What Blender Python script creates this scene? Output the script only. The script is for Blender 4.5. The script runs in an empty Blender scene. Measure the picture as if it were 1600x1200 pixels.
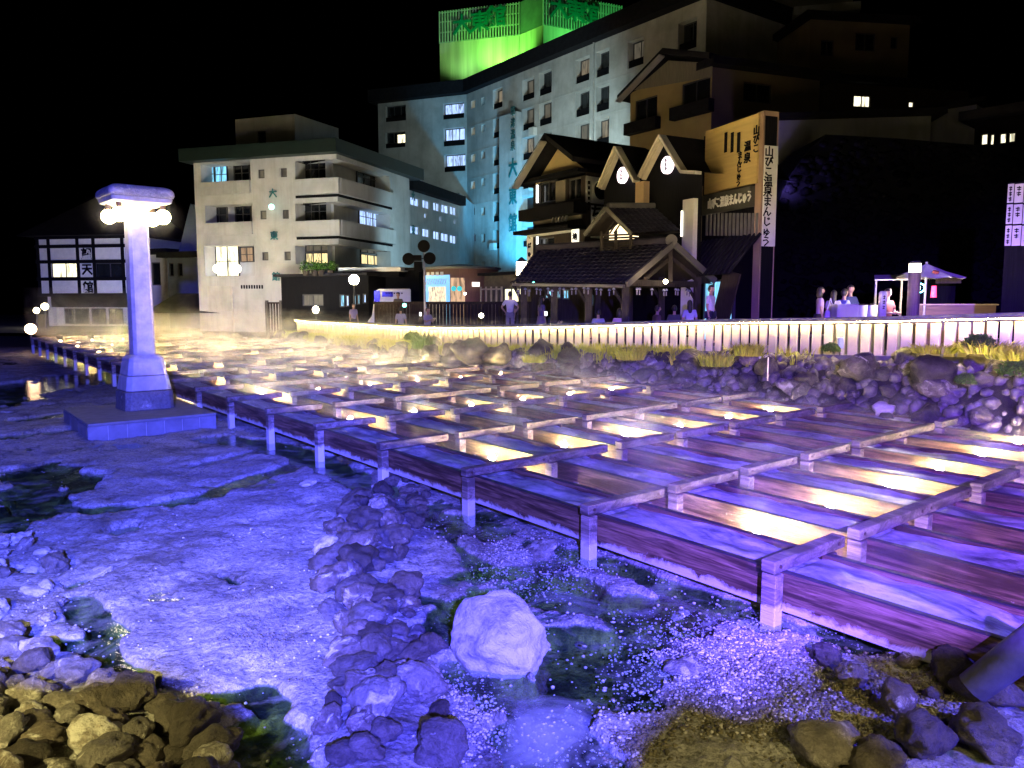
import bpy, bmesh, math, random
import numpy as np
from mathutils import Vector, Matrix, noise as mn
random.seed(7); rng = np.random.RandomState(7)
SC = bpy.context.scene
COL = SC.collection
# ---------------------------------------------------------------- camera, world, lights, exposure
F_PX, PITCH, CZ = 1214.5, 0.1026, 2.9
cd = bpy.data.cameras.new("camera"); cam = bpy.data.objects.new("camera", cd); COL.objects.link(cam)
cd.sensor_width = 36.0; cd.lens = 36.0 * F_PX / 1600.0; cd.clip_start = 0.05; cd.clip_end = 600
cam.location = (0, 0, CZ); cam.rotation_euler = (math.pi / 2 - PITCH, 0, 0)
SC.camera = cam
SC.view_settings.view_transform = 'Standard'; SC.view_settings.look = 'None'
SC.view_settings.exposure = 0.0; SC.view_settings.gamma = 1.0
SC.cycles.use_denoising = True
SC.cycles.use_light_tree = True
SC.cycles.max_bounces = 6; SC.cycles.diffuse_bounces = 3; SC.cycles.glossy_bounces = 3
SC.cycles.transmission_bounces = 3; SC.cycles.volume_bounces = 0; SC.cycles.transparent_max_bounces = 12
SC.cycles.caustics_reflective = False; SC.cycles.caustics_refractive = False
SC.cycles.sample_clamp_indirect = 3.0
SC.cycles.volume_step_rate = 2.0
W_ = bpy.data.worlds.new("World"); SC.world = W_; W_.use_nodes = True
nt = W_.node_tree; bg = nt.nodes['Background']
sk = nt.nodes.new('ShaderNodeTexSky'); sk.sky_type = 'NISHITA'; sk.sun_disc = False
sk.sun_elevation = math.radians(-6); sk.sun_rotation = math.radians(200)
nt.links.new(sk.outputs[0], bg.inputs[0]); bg.inputs[1].default_value = 0.012

def lamp(kind, name, loc, energy, color, size=0.1, target=None, cone=None, blend=0.5):
    l = bpy.data.lights.new(name, kind); l.energy = energy; l.color = color
    if kind == 'AREA': l.size = size
    else: l.shadow_soft_size = size
    o = bpy.data.objects.new(name, l); COL.objects.link(o); o.location = loc
    if target is not None:
        o.rotation_euler = (Vector(target) - Vector(loc)).to_track_quat('-Z', 'Y').to_euler()
    if cone: l.spot_size = math.radians(cone); l.spot_blend = blend
    return o
BLUE = (0.075, 0.09, 1.0); VIOLET = (0.17, 0.055, 1.0); MID = (0.085, 0.075, 1.0)
def flood(name, src, az, el, e, col, cone):
    a, t = math.radians(az), math.radians(el); s = Vector(src)
    lamp('SPOT', name, src, e, col, 0.12, s + Vector((math.sin(a) * math.cos(t), math.cos(a) * math.cos(t), math.sin(t))) * 10, cone, 0.75)
S0 = (1.0, -5.0, 5.0)
flood('blue_floodlight', S0, -43, -9, 150000, BLUE, 30)
flood('blue_floodlight_left', S0, -26, -14, 72000, BLUE, 40)
flood('blue_floodlight_centre', S0, -3, -18, 46000, MID, 40)
flood('violet_floodlight', S0, 17, -15, 46000, VIOLET, 38)
flood('violet_floodlight_right', S0, 31, -9, 40000, VIOLET, 28)
lamp('POINT', 'street_light', (-4.4, -1.0, 4.6), 420, (1.0, 0.86, 0.32), 0.2)
lamp('SPOT', 'warm_fill_spot', (-4.4, 0.9, 3.2), 1900, (1.0, 0.82, 0.28), 0.12, (-3.5, 5.0, 0), 50, 0.9)  # added spot, brightens the lower left stones
lamp('SPOT', 'warm_fill_spot_right', (3.0, 0.9, 3.0), 420, (1.0, 0.80, 0.30), 0.12, (1.9, 5.0, 0), 50, 0.9)  # added spot, brightens the lower right gravel
lamp('SPOT', 'low_blue_spotlight', (5.6, 1.2, 2.4), 5200, (0.06, 0.05, 1.0), 0.08, (3.0, 5.2, 0.2), 26, 0.5)
lamp('POINT', 'street_light_right', (4.6, 1.2, 3.6), 260, (1.0, 0.78, 0.34), 0.25)

# ---------------------------------------------------------------- picture calibration: pixel of the photo -> point of the place
_c, _s = math.cos(PITCH), math.sin(PITCH)
def ray(px, py):
    x = (px - 800) / F_PX; u = (600 - py) / F_PX
    return (x, _c + u * _s, -_s + u * _c)
def un(px, py, z):
    d = ray(px, py); t = (z - CZ) / d[2]; return (d[0] * t, d[1] * t)
def at(px, py, Y):
    d = ray(px, py); t = Y / d[1]; return Vector((d[0] * t, Y, CZ + d[2] * t))

# ---------------------------------------------------------------- object helpers
def tag(o, label=None, cat=None, group=None, kind=None):
    if label: o['label'] = label
    if cat: o['category'] = cat
    if group: o['group'] = group
    if kind: o['kind'] = kind
    return o
def thing(name, label, cat, loc=(0, 0, 0), rz=0.0, group=None):
    o = bpy.data.objects.new(name, None); COL.objects.link(o)
    o.location = loc; o.rotation_euler = (0, 0, rz); o.empty_display_size = 0.1
    return tag(o, label, cat, group)
def mesh_obj(name, me, mat=None, parent=None, local=False):
    if mat is not None:
        me.materials.clear(); me.materials.append(mat)
    o = bpy.data.objects.new(name, me); COL.objects.link(o)
    if parent is not None:
        o.parent = parent
        if not local:                     # vertices were given in world space
            top = parent; off = Vector((0, 0, 0))
            while top is not None:
                off += Vector(top.location); top = top.parent
            me.transform(Matrix.Translation(-off))
    return o
class MB:
    """collects simple solids into one mesh"""
    def __init__(s): s.v = []; s.f = []; s.sm = []
    def add(s, vs, fs, smooth=False):
        b = len(s.v); s.v += [tuple(p) for p in vs]
        for f in fs: s.f.append(tuple(b + i for i in f)); s.sm.append(smooth)
        return s
    def box(s, x0, x1, y0, y1, z0, z1):
        vs = [(x, y, z) for z in (z0, z1) for y in (y0, y1) for x in (x0, x1)]
        return s.add(vs, [(0, 2, 3, 1), (4, 5, 7, 6), (0, 1, 5, 4), (2, 6, 7, 3), (0, 4, 6, 2), (1, 3, 7, 5)])
    def obox(s, c, ax, ay, az):
        """box at centre c with half-axis vectors"""
        c, ax, ay, az = map(Vector, (c, ax, ay, az))
        vs = [c + ax * i + ay * j + az * k for k in (-1, 1) for j in (-1, 1) for i in (-1, 1)]
        return s.add(vs, [(0, 2, 3, 1), (4, 5, 7, 6), (0, 1, 5, 4), (2, 6, 7, 3), (0, 4, 6, 2), (1, 3, 7, 5)])
    def beam(s, a, b, w, h, up=(0, 0, 1)):
        a, b = Vector(a), Vector(b); d = b - a; L = d.length; d.normalize()
        sd = d.cross(Vector(up));
        if sd.length < 1e-4: sd = d.cross(Vector((1, 0, 0)))
        sd.normalize(); u = sd.cross(d)
        return s.obox((a + b) / 2, d * (L / 2), sd * (w / 2), u * (h / 2))
    def cyl(s, a, b, r0, r1=None, n=12, cap=True, smooth=True):
        if r1 is None: r1 = r0
        a, b = Vector(a), Vector(b); d = (b - a).normalized()
        x = d.orthogonal().normalized(); y = d.cross(x)
        vs = []
        for p, r in ((a, r0), (b, r1)):
            for i in range(n):
                t = 2 * math.pi * i / n; vs.append(p + x * (r * math.cos(t)) + y * (r * math.sin(t)))
        s.add(vs, [(i, (i + 1) % n, n + (i + 1) % n, n + i) for i in range(n)], smooth)
        if cap: s.add(vs[:n], [tuple(range(n))[::-1]]); s.add(vs[n:], [tuple(range(n))])
        return s
    def lathe(s, c, prof, n=16, smooth=True, rot=0):
        c = Vector(c); vs = []
        for r, z in prof:
            for i in range(n):
                t = 2 * math.pi * i / n + rot; vs.append(c + Vector((r * math.cos(t), r * math.sin(t), z)))
        fs = []
        for k in range(len(prof) - 1):
            for i in range(n):
                fs.append((k * n + i, k * n + (i + 1) % n, (k + 1) * n + (i + 1) % n, (k + 1) * n + i))
        s.add(vs, fs, smooth)
        s.add(vs[:n], [tuple(range(n))[::-1]]); s.add(vs[-n:], [tuple(range(n))])
        return s
    def sphere(s, c, r, n=12, sz=1.0):
        m = n // 2; prof = [(r * math.sin(math.pi * k / m) + 1e-5, -r * sz * math.cos(math.pi * k / m)) for k in range(m + 1)]
        return s.lathe(c, prof, n)
    def poly(s, pts, smooth=False): return s.add(pts, [tuple(range(len(pts)))], smooth)
    def prism(s, pts, off):
        """closed solid: polygon pts swept by vector off"""
        n = len(pts); off = Vector(off); a = [Vector(p) for p in pts]; b = [p + off for p in a]
        s.add(a + b, [tuple(range(n)), tuple(range(2 * n - 1, n - 1, -1))] + [(i, n + i, n + (i + 1) % n, (i + 1) % n) for i in range(n)])
        return s
    def mesh(s, name, bevel=0):
        me = bpy.data.meshes.new(name); me.from_pydata([tuple(v) for v in s.v], [], s.f)
        me.polygons.foreach_set('use_smooth', s.sm)
        bm = bmesh.new(); bm.from_mesh(me)
        bmesh.ops.recalc_face_normals(bm, faces=bm.faces)
        if bevel: bmesh.ops.bevel(bm, geom=[e for e in bm.edges], offset=bevel, segments=1, affect='EDGES', clamp_overlap=True)
        bm.to_mesh(me); bm.free()
        me.update(); return me
    def build(s, name, mat, parent=None, local=False, bevel=0):
        return mesh_obj(name, s.mesh(name, bevel), mat, parent, local)
def copy_tree(o, parent=None):
    c = o.copy(); COL.objects.link(c)
    if parent is not None: c.parent = parent; c.matrix_parent_inverse = o.matrix_parent_inverse
    for ch in [x for x in KIDS.get(o.name, [])]: copy_tree(ch, c)
    return c
KIDS = {}
def reg(o):
    for x in COL.objects:
        if x.parent is not None: 
            l = KIDS.setdefault(x.parent.name, [])
            if x not in l: l.append(x)

# ---------------------------------------------------------------- materials
def new_mat(name):
    m = bpy.data.materials.new(name); m.use_nodes = True
    return m, m.node_tree, m.node_tree.nodes['Principled BSDF']
def ramp(nt, src, stops):
    r = nt.nodes.new('ShaderNodeValToRGB'); cr = r.color_ramp
    while len(cr.elements) < len(stops): cr.elements.new(0.5)
    for e, (p, c) in zip(cr.elements, stops): e.position = p; e.color = (*c, 1) if len(c) == 3 else c
    nt.links.new(src, r.inputs[0]); return r.outputs[0]
def noise_node(nt, scale, detail=4, rough=0.55, dist=0, coord='Object', vec=None, stretch=None):
    n = nt.nodes.new('ShaderNodeTexNoise'); n.inputs['Scale'].default_value = scale
    n.inputs['Detail'].default_value = detail; n.inputs['Roughness'].default_value = rough; n.inputs['Distortion'].default_value = dist
    if vec is None:
        t = nt.nodes.new('ShaderNodeTexCoord'); vec = t.outputs[coord]
    if stretch:
        mp = nt.nodes.new('ShaderNodeMapping'); mp.inputs['Scale'].default_value = stretch
        nt.links.new(vec, mp.inputs[0]); vec = mp.outputs[0]
    nt.links.new(vec, n.inputs['Vector']); return n
def bump(nt, b, src, strength=0.3, dist=0.02):
    n = nt.nodes.new('ShaderNodeBump'); n.inputs['Strength'].default_value = strength; n.inputs['Distance'].default_value = dist
    nt.links.new(src, n.inputs['Height'])
    if b.inputs['Normal'].is_linked: nt.links.new(b.inputs['Normal'].links[0].from_socket, n.inputs['Normal'])
    nt.links.new(n.outputs[0], b.inputs['Normal']); return n
def simple(name, col, rough=0.7, var=0.25, scale=3.0, bmp=0.15, metal=0.0, emit=None, es=0.0, stretch=None, bd=0.01, spec=0.5):
    m, nt, b = new_mat(name)
    b.inputs['Roughness'].default_value = rough; b.inputs['Metallic'].default_value = metal
    b.inputs['Specular IOR Level'].default_value = spec
    n = noise_node(nt, scale, 5, 0.6, stretch=stretch)
    lo = tuple(c * (1 - var) for c in col); hi = tuple(min(1, c * (1 + var)) for c in col)
    nt.links.new(ramp(nt, n.outputs[0], [(0.3, lo), (0.7, hi)]), b.inputs['Base Color'])
    if bmp: bump(nt, b, noise_node(nt, scale * 6, 4, stretch=stretch).outputs[0], bmp, bd)
    if emit: b.inputs['Emission Color'].default_value = (*emit, 1); b.inputs['Emission Strength'].default_value = es
    return m
def glow(name, col, strength):
    m, nt, b = new_mat(name); b.inputs['Base Color'].default_value = (*[min(1, c) for c in col], 1)
    b.inputs['Emission Color'].default_value = (*col, 1); b.inputs['Emission Strength'].default_value = strength
    return m
def mix(nt, a, b, fac, mode='MIX'):
    n = nt.nodes.new('ShaderNodeMix'); n.data_type = 'RGBA'; n.blend_type = mode
    for sock, v in ((n.inputs[6], a), (n.inputs[7], b)):
        if isinstance(v, tuple): sock.default_value = (*v, 1) if len(v) == 3 else v
        else: nt.links.new(v, sock)
    if isinstance(fac, (int, float)): n.inputs[0].default_value = fac
    else: nt.links.new(fac, n.inputs[0])
    return n.outputs[2]
def ordinal(n):
    w = ['first', 'second', 'third', 'fourth', 'fifth', 'sixth', 'seventh', 'eighth', 'ninth', 'tenth', 'eleventh', 'twelfth',
         'thirteenth', 'fourteenth', 'fifteenth', 'sixteenth', 'seventeenth', 'eighteenth', 'nineteenth', 'twentieth',
         'twenty-first', 'twenty-second', 'twenty-third', 'twenty-fourth', 'twenty-fifth']
    return w[n] if n < 25 else '%dth' % (n + 1)
# ================================================================ the pool: ground, water, troughs
DEL = 0.0146; LU = 2.32648; WV = 1.50361
YAW = -0.8932; OX, OY = -6.48926, 17.51563
UX, UY = math.cos(YAW), math.sin(YAW); VX, VY = -UY, UX
M_TILT = Matrix.Translation((0, 0, CZ)) @ Matrix.Rotation(DEL, 4, 'X') @ Matrix.Translation((0, 0, -CZ))
def grid_pt(k, v, z=0.5):
    """point of the trough grid: k sections along the rows, v rows across, z height in the (slightly rising) trough plane"""
    return M_TILT @ Vector((OX + k * LU * UX + v * WV * VX, OY + k * LU * UY + v * WV * VY, z))
def place(o, k, v, z=0.0, flip=0):
    o.matrix_world = Matrix.Translation(grid_pt(k, v, z)) @ Matrix.Rotation(DEL, 4, 'X') @ Matrix.Rotation(YAW, 4, 'Z')
# --- numpy value noise
_P = rng.permutation(512); _G = rng.rand(512)
def vnoise(x, y):
    xi = np.floor(x).astype(int); yi = np.floor(y).astype(int); fx = x - xi; fy = y - yi
    fx = fx * fx * (3 - 2 * fx); fy = fy * fy * (3 - 2 * fy)
    h = lambda a, b: _G[(_P[(_P[a & 511] + b) & 511])]
    return (h(xi, yi) * (1 - fx) + h(xi + 1, yi) * fx) * (1 - fy) + (h(xi, yi + 1) * (1 - fx) + h(xi + 1, yi + 1) * fx) * fy
def fbm(x, y, oct=4):
    s = 0; a = 0.5; t = 0
    for i in range(oct): s = s + a * vnoise(x * 2 ** i + 17.3 * i, y * 2 ** i - 9.1 * i); t += a; a *= 0.55
    return s / t
# --- fence line (x, y, top z)
_fp = [(1700, 484, 14.2), (1600, 488, 15.4), (1500, 491, 16.8), (1400, 494, 18.0), (1300, 496, 19.3), (1220, 497, 20.5), (1100, 499, 22.8), (1000, 502, 24.5),
       (900, 505, 26.0), (800, 507, 27.5), (720, 508, 29.5), (640, 507, 32.5), (560, 503, 37.0), (480, 499, 42.0), (447, 495, 46.0)]
FENCE0 = [at(*p) for p in _fp]
def resample(pts, step):
    # Catmull-Rom then even steps
    dense = []
    P = [pts[0] * 2 - pts[1]] + pts + [pts[-1] * 2 - pts[-2]]
    for i in range(1, len(P) - 2):
        for j in range(12):
            t = j / 12.0; a, b, c, d = P[i - 1], P[i], P[i + 1], P[i + 2]
            dense.append(0.5 * ((2 * b) + (c - a) * t + (2 * a - 5 * b + 4 * c - d) * t * t + (3 * b - a - 3 * c + d) * t ** 3))
    dense.append(pts[-1]); out = [dense[0].copy()]; acc = 0
    for i in range(1, len(dense)):
        a, b = dense[i - 1], dense[i]; L = (b - a).length; pos = 0
        while acc + (L - pos) >= step:
            pos += step - acc; out.append(a.lerp(b, pos / L)); acc = 0
        acc += L - pos
    return out
FENCE = resample(FENCE0, 0.325)
FXY = np.array([(p.x, p.y) for p in FENCE])
FN = []
for i, p in enumerate(FENCE):
    a = FENCE[max(0, i - 1)]; b = FENCE[min(len(FENCE) - 1, i + 1)]
    d = Vector((b.x - a.x, b.y - a.y, 0)).normalized(); n = Vector((d.y, -d.x, 0))
    if n.x * (-p.x - 3) + n.y * (8 - p.y) < 0: n = -n
    FN.append((d, n))
def fence_dist(x, y):
    """signed distance to the fence line (negative = pool side)"""
    best = np.full(x.shape, 1e9); side = np.zeros(x.shape)
    for i in range(0, len(FENCE), 3):
        dx = x - FENCE[i].x; dy = y - FENCE[i].y; r = dx * dx + dy * dy; m = r < best
        best = np.where(m, r, best); side = np.where(m, dx * FN[i][1].x + dy * FN[i][1].y, side)
    return np.sqrt(best) * np.where(side > 0, -1, 1)
WATER_Z = 0.045
def plaza_z(x, y): return 1.32 + 0 * x + np.clip((x - 0) * 0.035, -0.12, 0.3)
# water channels in the mineral bed: (polyline in photo pixels on the ground, half width in metres, depth)
CH = [([(-40, 838), (30, 812), (62, 770), (72, 742), (110, 752)], 0.55, .17), ([(60, 800), (130, 805), (220, 800), (320, 782), (400, 752), (470, 730), (540, 716)], 0.20, .13),
      ([(175, 842), (200, 832)], 0.13, .12), ([(110, 925), (165, 905)], .05, .1), ([(125, 945), (150, 985), (170, 1000)], 0.13, .14), ([(60, 1010), (150, 1020), (185, 1062)], .10, .13),
      ([(30, 900), (60, 905)], .09, .12), ([(300, 735), (360, 720), (420, 705)], 0.10, .10), ([(345, 690), (420, 700), (520, 735), (640, 800), (760, 840)], 0.38, .16),
      ([(830, 858), (930, 885), (1060, 935), (1200, 985), (1330, 1010)], 0.20, .18), ([(870, 930), (960, 955), (1030, 985)], 0.46, .2), ([(730, 1060), (800, 1110), (860, 1150), (900, 1230)], 0.33, .22),
      ([(880, 1010), (960, 1020), (920, 1080)], 0.42, .2), ([(690, 1010), (715, 960), (780, 945)], .24, .14), ([(300, 1110), (400, 1095), (440, 1120)], .12, .13), ([(330, 1190), (420, 1150), (450, 1230)], .2, .14),
      ([(-60, 640), (30, 610), (110, 600), (150, 590)], 1.6, .2), ([(0, 690), (60, 682), (130, 676)], .35, .12), ([(40, 660), (110, 650)], .3, .13), ([(200, 1062), (240, 1090)], .08, .12),
      ([(640, 940), (690, 950)], .06, .08), ([(350, 910), (372, 922)], .05, .1), ([(690, 840), (760, 900), (830, 905)], .12, .10)]
CHW = [([un(a, b, 0) for a, b in pl], w, d) for pl, w, d in CH]
def carve(x, y):
    out = np.zeros(x.shape)
    j = (fbm(x * 2.3 + 5, y * 2.3, 4) - 0.5)
    for pl, w, dep in CHW:
        best = np.full(x.shape, 1e9)
        for (ax, ay), (bx, by) in zip(pl[:-1], pl[1:]):
            dx, dy = bx - ax, by - ay; L2 = dx * dx + dy * dy
            t = np.clip(((x - ax) * dx + (y - ay) * dy) / L2, 0, 1)
            best = np.minimum(best, np.hypot(x - ax - t * dx, y - ay - t * dy))
        m = np.clip((w * (1 + 1.9 * j) - best) / (0.06 + 0.15 * w) + 0.5, 0, 1); m = m * m * (3 - 2 * m)
        out = np.maximum(out, m * dep)
    return out
_RW = [un(px, py, 0) for px, py in ((600, 1230), (600, 1130), (600, 1010), (570, 950), (560, 900), (580, 850), (612, 790), (650, 742))]
def ridge_x(y): return np.interp(y, [p[1] for p in _RW], [p[0] for p in _RW])
def ground_z(x, y):
    x = np.asarray(x, float); y = np.asarray(y, float)
    big = (fbm(x * 0.45, y * 0.45, 3) - 0.5) * 0.10
    mid = (fbm(x * 2.1 + 40, y * 2.1, 4) - 0.5) * 0.075
    fine = np.abs(fbm(x * 7 + 9, y * 7, 3) - 0.5) * 0.035
    ter = fbm(x * 0.9 + 11, y * 0.9, 5) * 9; ter = (np.floor(ter) + np.clip((ter - np.floor(ter)) * 5, 0, 1)) / 9
    rough = np.abs(fbm(x * 3.1 + 2, y * 3.1 + 7, 4) - 0.5) * 0.10 + (fbm(x * 14, y * 14, 3) - .5) * 0.02
    z = 0.09 + big + mid * 1.2 - fine - rough + (ter - .45) * 0.15 - carve(x, y)
    d = fence_dist(x, y)
    t = np.clip((d + 2.7) / 2.3, 0, 1); t = t * t * (3 - 2 * t)
    z = z * (1 - t) + t * (plaza_z(x, y) - 0.12 + (fbm(x * 1.5, y * 1.5, 3) - 0.5) * 0.12)
    z = z + 0.07 * np.exp(-((x - ridge_x(y)) / 0.34) ** 2) * (y < 13.2) * (d < -3)
    z = np.where(d > 0.05, plaza_z(x, y) - 0.35, z)
    far = np.clip((y - 46) / 6, 0, 1); z = z * (1 - far) + far * 0.75
    return z
def grid_mesh(name, ys, us, zf, mat, smooth=True):
    """ground sheet laid out in rays from the viewpoint's foot: x = u*y"""
    Y, Uu = np.meshgrid(ys, us, indexing='ij'); X = Uu * Y; Z = zf(X, Y)
    nv, nu = Y.shape; co = np.stack([X, Y, Z], -1).reshape(-1, 3)
    idx = np.arange(nv * nu).reshape(nv, nu)
    q = np.stack([idx[:-1, :-1], idx[:-1, 1:], idx[1:, 1:], idx[1:, :-1]], -1).reshape(-1, 4)
    me = bpy.data.meshes.new(name); me.vertices.add(len(co)); me.vertices.foreach_set('co', co.ravel())
    me.loops.add(q.size); me.loops.foreach_set('vertex_index', q.ravel().astype(np.int32))
    me.polygons.add(len(q)); me.polygons.foreach_set('loop_start', np.arange(0, q.size, 4, dtype=np.int32))
    me.polygons.foreach_set('use_smooth', np.full(len(q), smooth)); me.update(calc_edges=True); me.validate()
    return mesh_obj(name, me, mat)
# mineral bed material: chalky sulphur crust, algae where it dips under water
m, nt, b = new_mat('mineral_crust'); M_BED = m
tc = nt.nodes.new('ShaderNodeTexCoord'); co = tc.outputs['Object']
n1 = noise_node(nt, 1.2, 6, 0.65, 0.6, vec=co); n2 = noise_node(nt, 14, 6, 0.7, vec=co); n3 = noise_node(nt, 60, 3, 0.6, vec=co)
vo = nt.nodes.new('ShaderNodeTexVoronoi'); vo.inputs['Scale'].default_value = 22; nt.links.new(co, vo.inputs['Vector'])
ca = ramp(nt, n1.outputs[0], [(0.3, (0.16, 0.155, 0.15)), (0.45, (0.38, 0.37, 0.35)), (0.7, (0.62, 0.61, 0.58))])
cb = ramp(nt, n2.outputs[0], [(0.32, (0.28, 0.27, 0.25)), (0.5, (0.85, 0.85, 0.85)), (0.66, (1, 1, 1))])
cc = mix(nt, ca, cb, 0.85, 'MULTIPLY'); n4 = noise_node(nt, 45, 4, 0.75, 0.6, vec=co); n5 = noise_node(nt, 5, 6, 0.7, 1.2, vec=co)
cc = mix(nt, cc, ramp(nt, n4.outputs[0], [(0.36, (0.5,) * 3), (0.5, (1, 1, 1)), (0.64, (1.3,) * 3)]), 0.9, 'MULTIPLY'); cc = mix(nt, cc, ramp(nt, n5.outputs[0], [(0.34, (0.38, 0.40, 0.36)), (0.46, (1, 1, 1))]), 0.9, 'MULTIPLY')
sp = nt.nodes.new('ShaderNodeSeparateXYZ'); nt.links.new(co, sp.inputs[0])
al = ramp(nt, noise_node(nt, 3.0, 5, 0.6, vec=co).outputs[0], [(0.34, (0.010, 0.018, 0.008)), (0.47, (0.045, 0.08, 0.022)), (0.64, (0.22, 0.32, 0.07))])
mr = nt.nodes.new('ShaderNodeMapRange'); mr.inputs['From Min'].default_value = WATER_Z + 0.004; mr.inputs['From Max'].default_value = WATER_Z - 0.02
nt.links.new(sp.outputs[2], mr.inputs[0])
ms2 = nt.nodes.new('ShaderNodeMapRange'); ms2.inputs['From Min'].default_value = 0.10; ms2.inputs['From Max'].default_value = 0.30; nt.links.new(sp.outputs[2], ms2.inputs[0])
cc = mix(nt, cc, mix(nt, (0.05, 0.045, 0.038), (0.02, 0.018, 0.015), n2.outputs[0]), ms2.outputs[0])
nt.links.new(mix(nt, cc, al, mr.outputs[0]), b.inputs['Base Color'])
b.inputs['Roughness'].default_value = 0.62; b.inputs['Specular IOR Level'].default_value = 0.35
bump(nt, b, n2.outputs[0], 0.9, 0.05); bump(nt, b, n3.outputs[0], 0.5, 0.012); bump(nt, b, vo.outputs[0], 0.35, 0.02)
ys = 3.3 * np.exp(np.arange(0, 400) * math.log(60 / 3.3) / 399); us = np.linspace(-0.84, 0.80, 420)
tag(grid_mesh('ground', ys, us, ground_z, M_BED), kind='structure')
m, nt, b = new_mat('hot_spring_water'); M_WATER = m
b.inputs['Base Color'].default_value = (0.25, 0.42, 0.36, 1); b.inputs['Roughness'].default_value = 0.06
b.inputs['Transmission Weight'].default_value = 0.0; b.inputs['IOR'].default_value = 1.33
tr = nt.nodes.new('ShaderNodeBsdfTransparent'); tr.inputs[0].default_value = (0.75, 0.85, 0.8, 1)
gl = nt.nodes.new('ShaderNodeBsdfGlossy'); gl.inputs['Roughness'].default_value = 0.08; gl.inputs[0].default_value = (1, 1, 1, 1)
lw_ = nt.nodes.new('ShaderNodeLayerWeight'); pw2 = nt.nodes.new('ShaderNodeMath'); pw2.operation = 'POWER'; pw2.inputs[1].default_value = 5.0; nt.links.new(lw_.outputs['Facing'], pw2.inputs[0]); fr = nt.nodes.new('ShaderNodeMath'); fr.operation = 'MULTIPLY_ADD'; fr.inputs[1].default_value = 0.9; fr.inputs[2].default_value = 0.03; nt.links.new(pw2.outputs[0], fr.inputs[0])
bn = nt.nodes.new('ShaderNodeBump'); bn.inputs['Strength'].default_value = 0.25; bn.inputs['Distance'].default_value = 0.02
nt.links.new(noise_node(nt, 9, 3, stretch=(1, 1, 1)).outputs[0], bn.inputs['Height'])
nt.links.new(bn.outputs[0], gl.inputs['Normal']); nt.links.new(bn.outputs[0], lw_.inputs['Normal'])
ms = nt.nodes.new('ShaderNodeMixShader'); nt.links.new(fr.outputs[0], ms.inputs[0]); nt.links.new(tr.outputs[0], ms.inputs[1]); nt.links.new(gl.outputs[0], ms.inputs[2])
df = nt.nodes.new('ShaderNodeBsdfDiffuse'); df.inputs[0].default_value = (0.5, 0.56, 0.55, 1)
cl = nt.nodes.new('ShaderNodeMixShader')   # milky pale patches mixed into the water, densest around one point
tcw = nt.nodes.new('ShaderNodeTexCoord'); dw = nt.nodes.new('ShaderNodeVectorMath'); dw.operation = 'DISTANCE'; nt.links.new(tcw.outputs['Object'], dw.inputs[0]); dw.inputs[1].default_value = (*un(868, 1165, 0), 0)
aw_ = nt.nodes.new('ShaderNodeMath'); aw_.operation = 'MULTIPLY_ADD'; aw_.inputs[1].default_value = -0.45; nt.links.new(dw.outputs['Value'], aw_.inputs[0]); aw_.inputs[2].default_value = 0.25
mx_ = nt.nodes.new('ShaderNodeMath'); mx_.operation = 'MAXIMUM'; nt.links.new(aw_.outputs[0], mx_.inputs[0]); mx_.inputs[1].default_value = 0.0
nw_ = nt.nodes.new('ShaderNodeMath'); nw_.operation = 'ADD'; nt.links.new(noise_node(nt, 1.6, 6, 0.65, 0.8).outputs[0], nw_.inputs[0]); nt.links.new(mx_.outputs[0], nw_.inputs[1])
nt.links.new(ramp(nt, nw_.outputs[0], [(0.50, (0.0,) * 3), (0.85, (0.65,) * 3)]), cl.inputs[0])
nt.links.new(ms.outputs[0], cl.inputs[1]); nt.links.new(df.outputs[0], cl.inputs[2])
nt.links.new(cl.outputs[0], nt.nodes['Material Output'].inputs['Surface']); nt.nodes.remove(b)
wys = 3.3 * np.exp(np.arange(0, 40) * math.log(52 / 3.3) / 39); wus = np.linspace(-0.84, 0.6, 30)
tag(grid_mesh('water', wys, wus, lambda x, y: np.where(y > 0, WATER_Z, 0), M_WATER), kind='structure')
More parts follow.
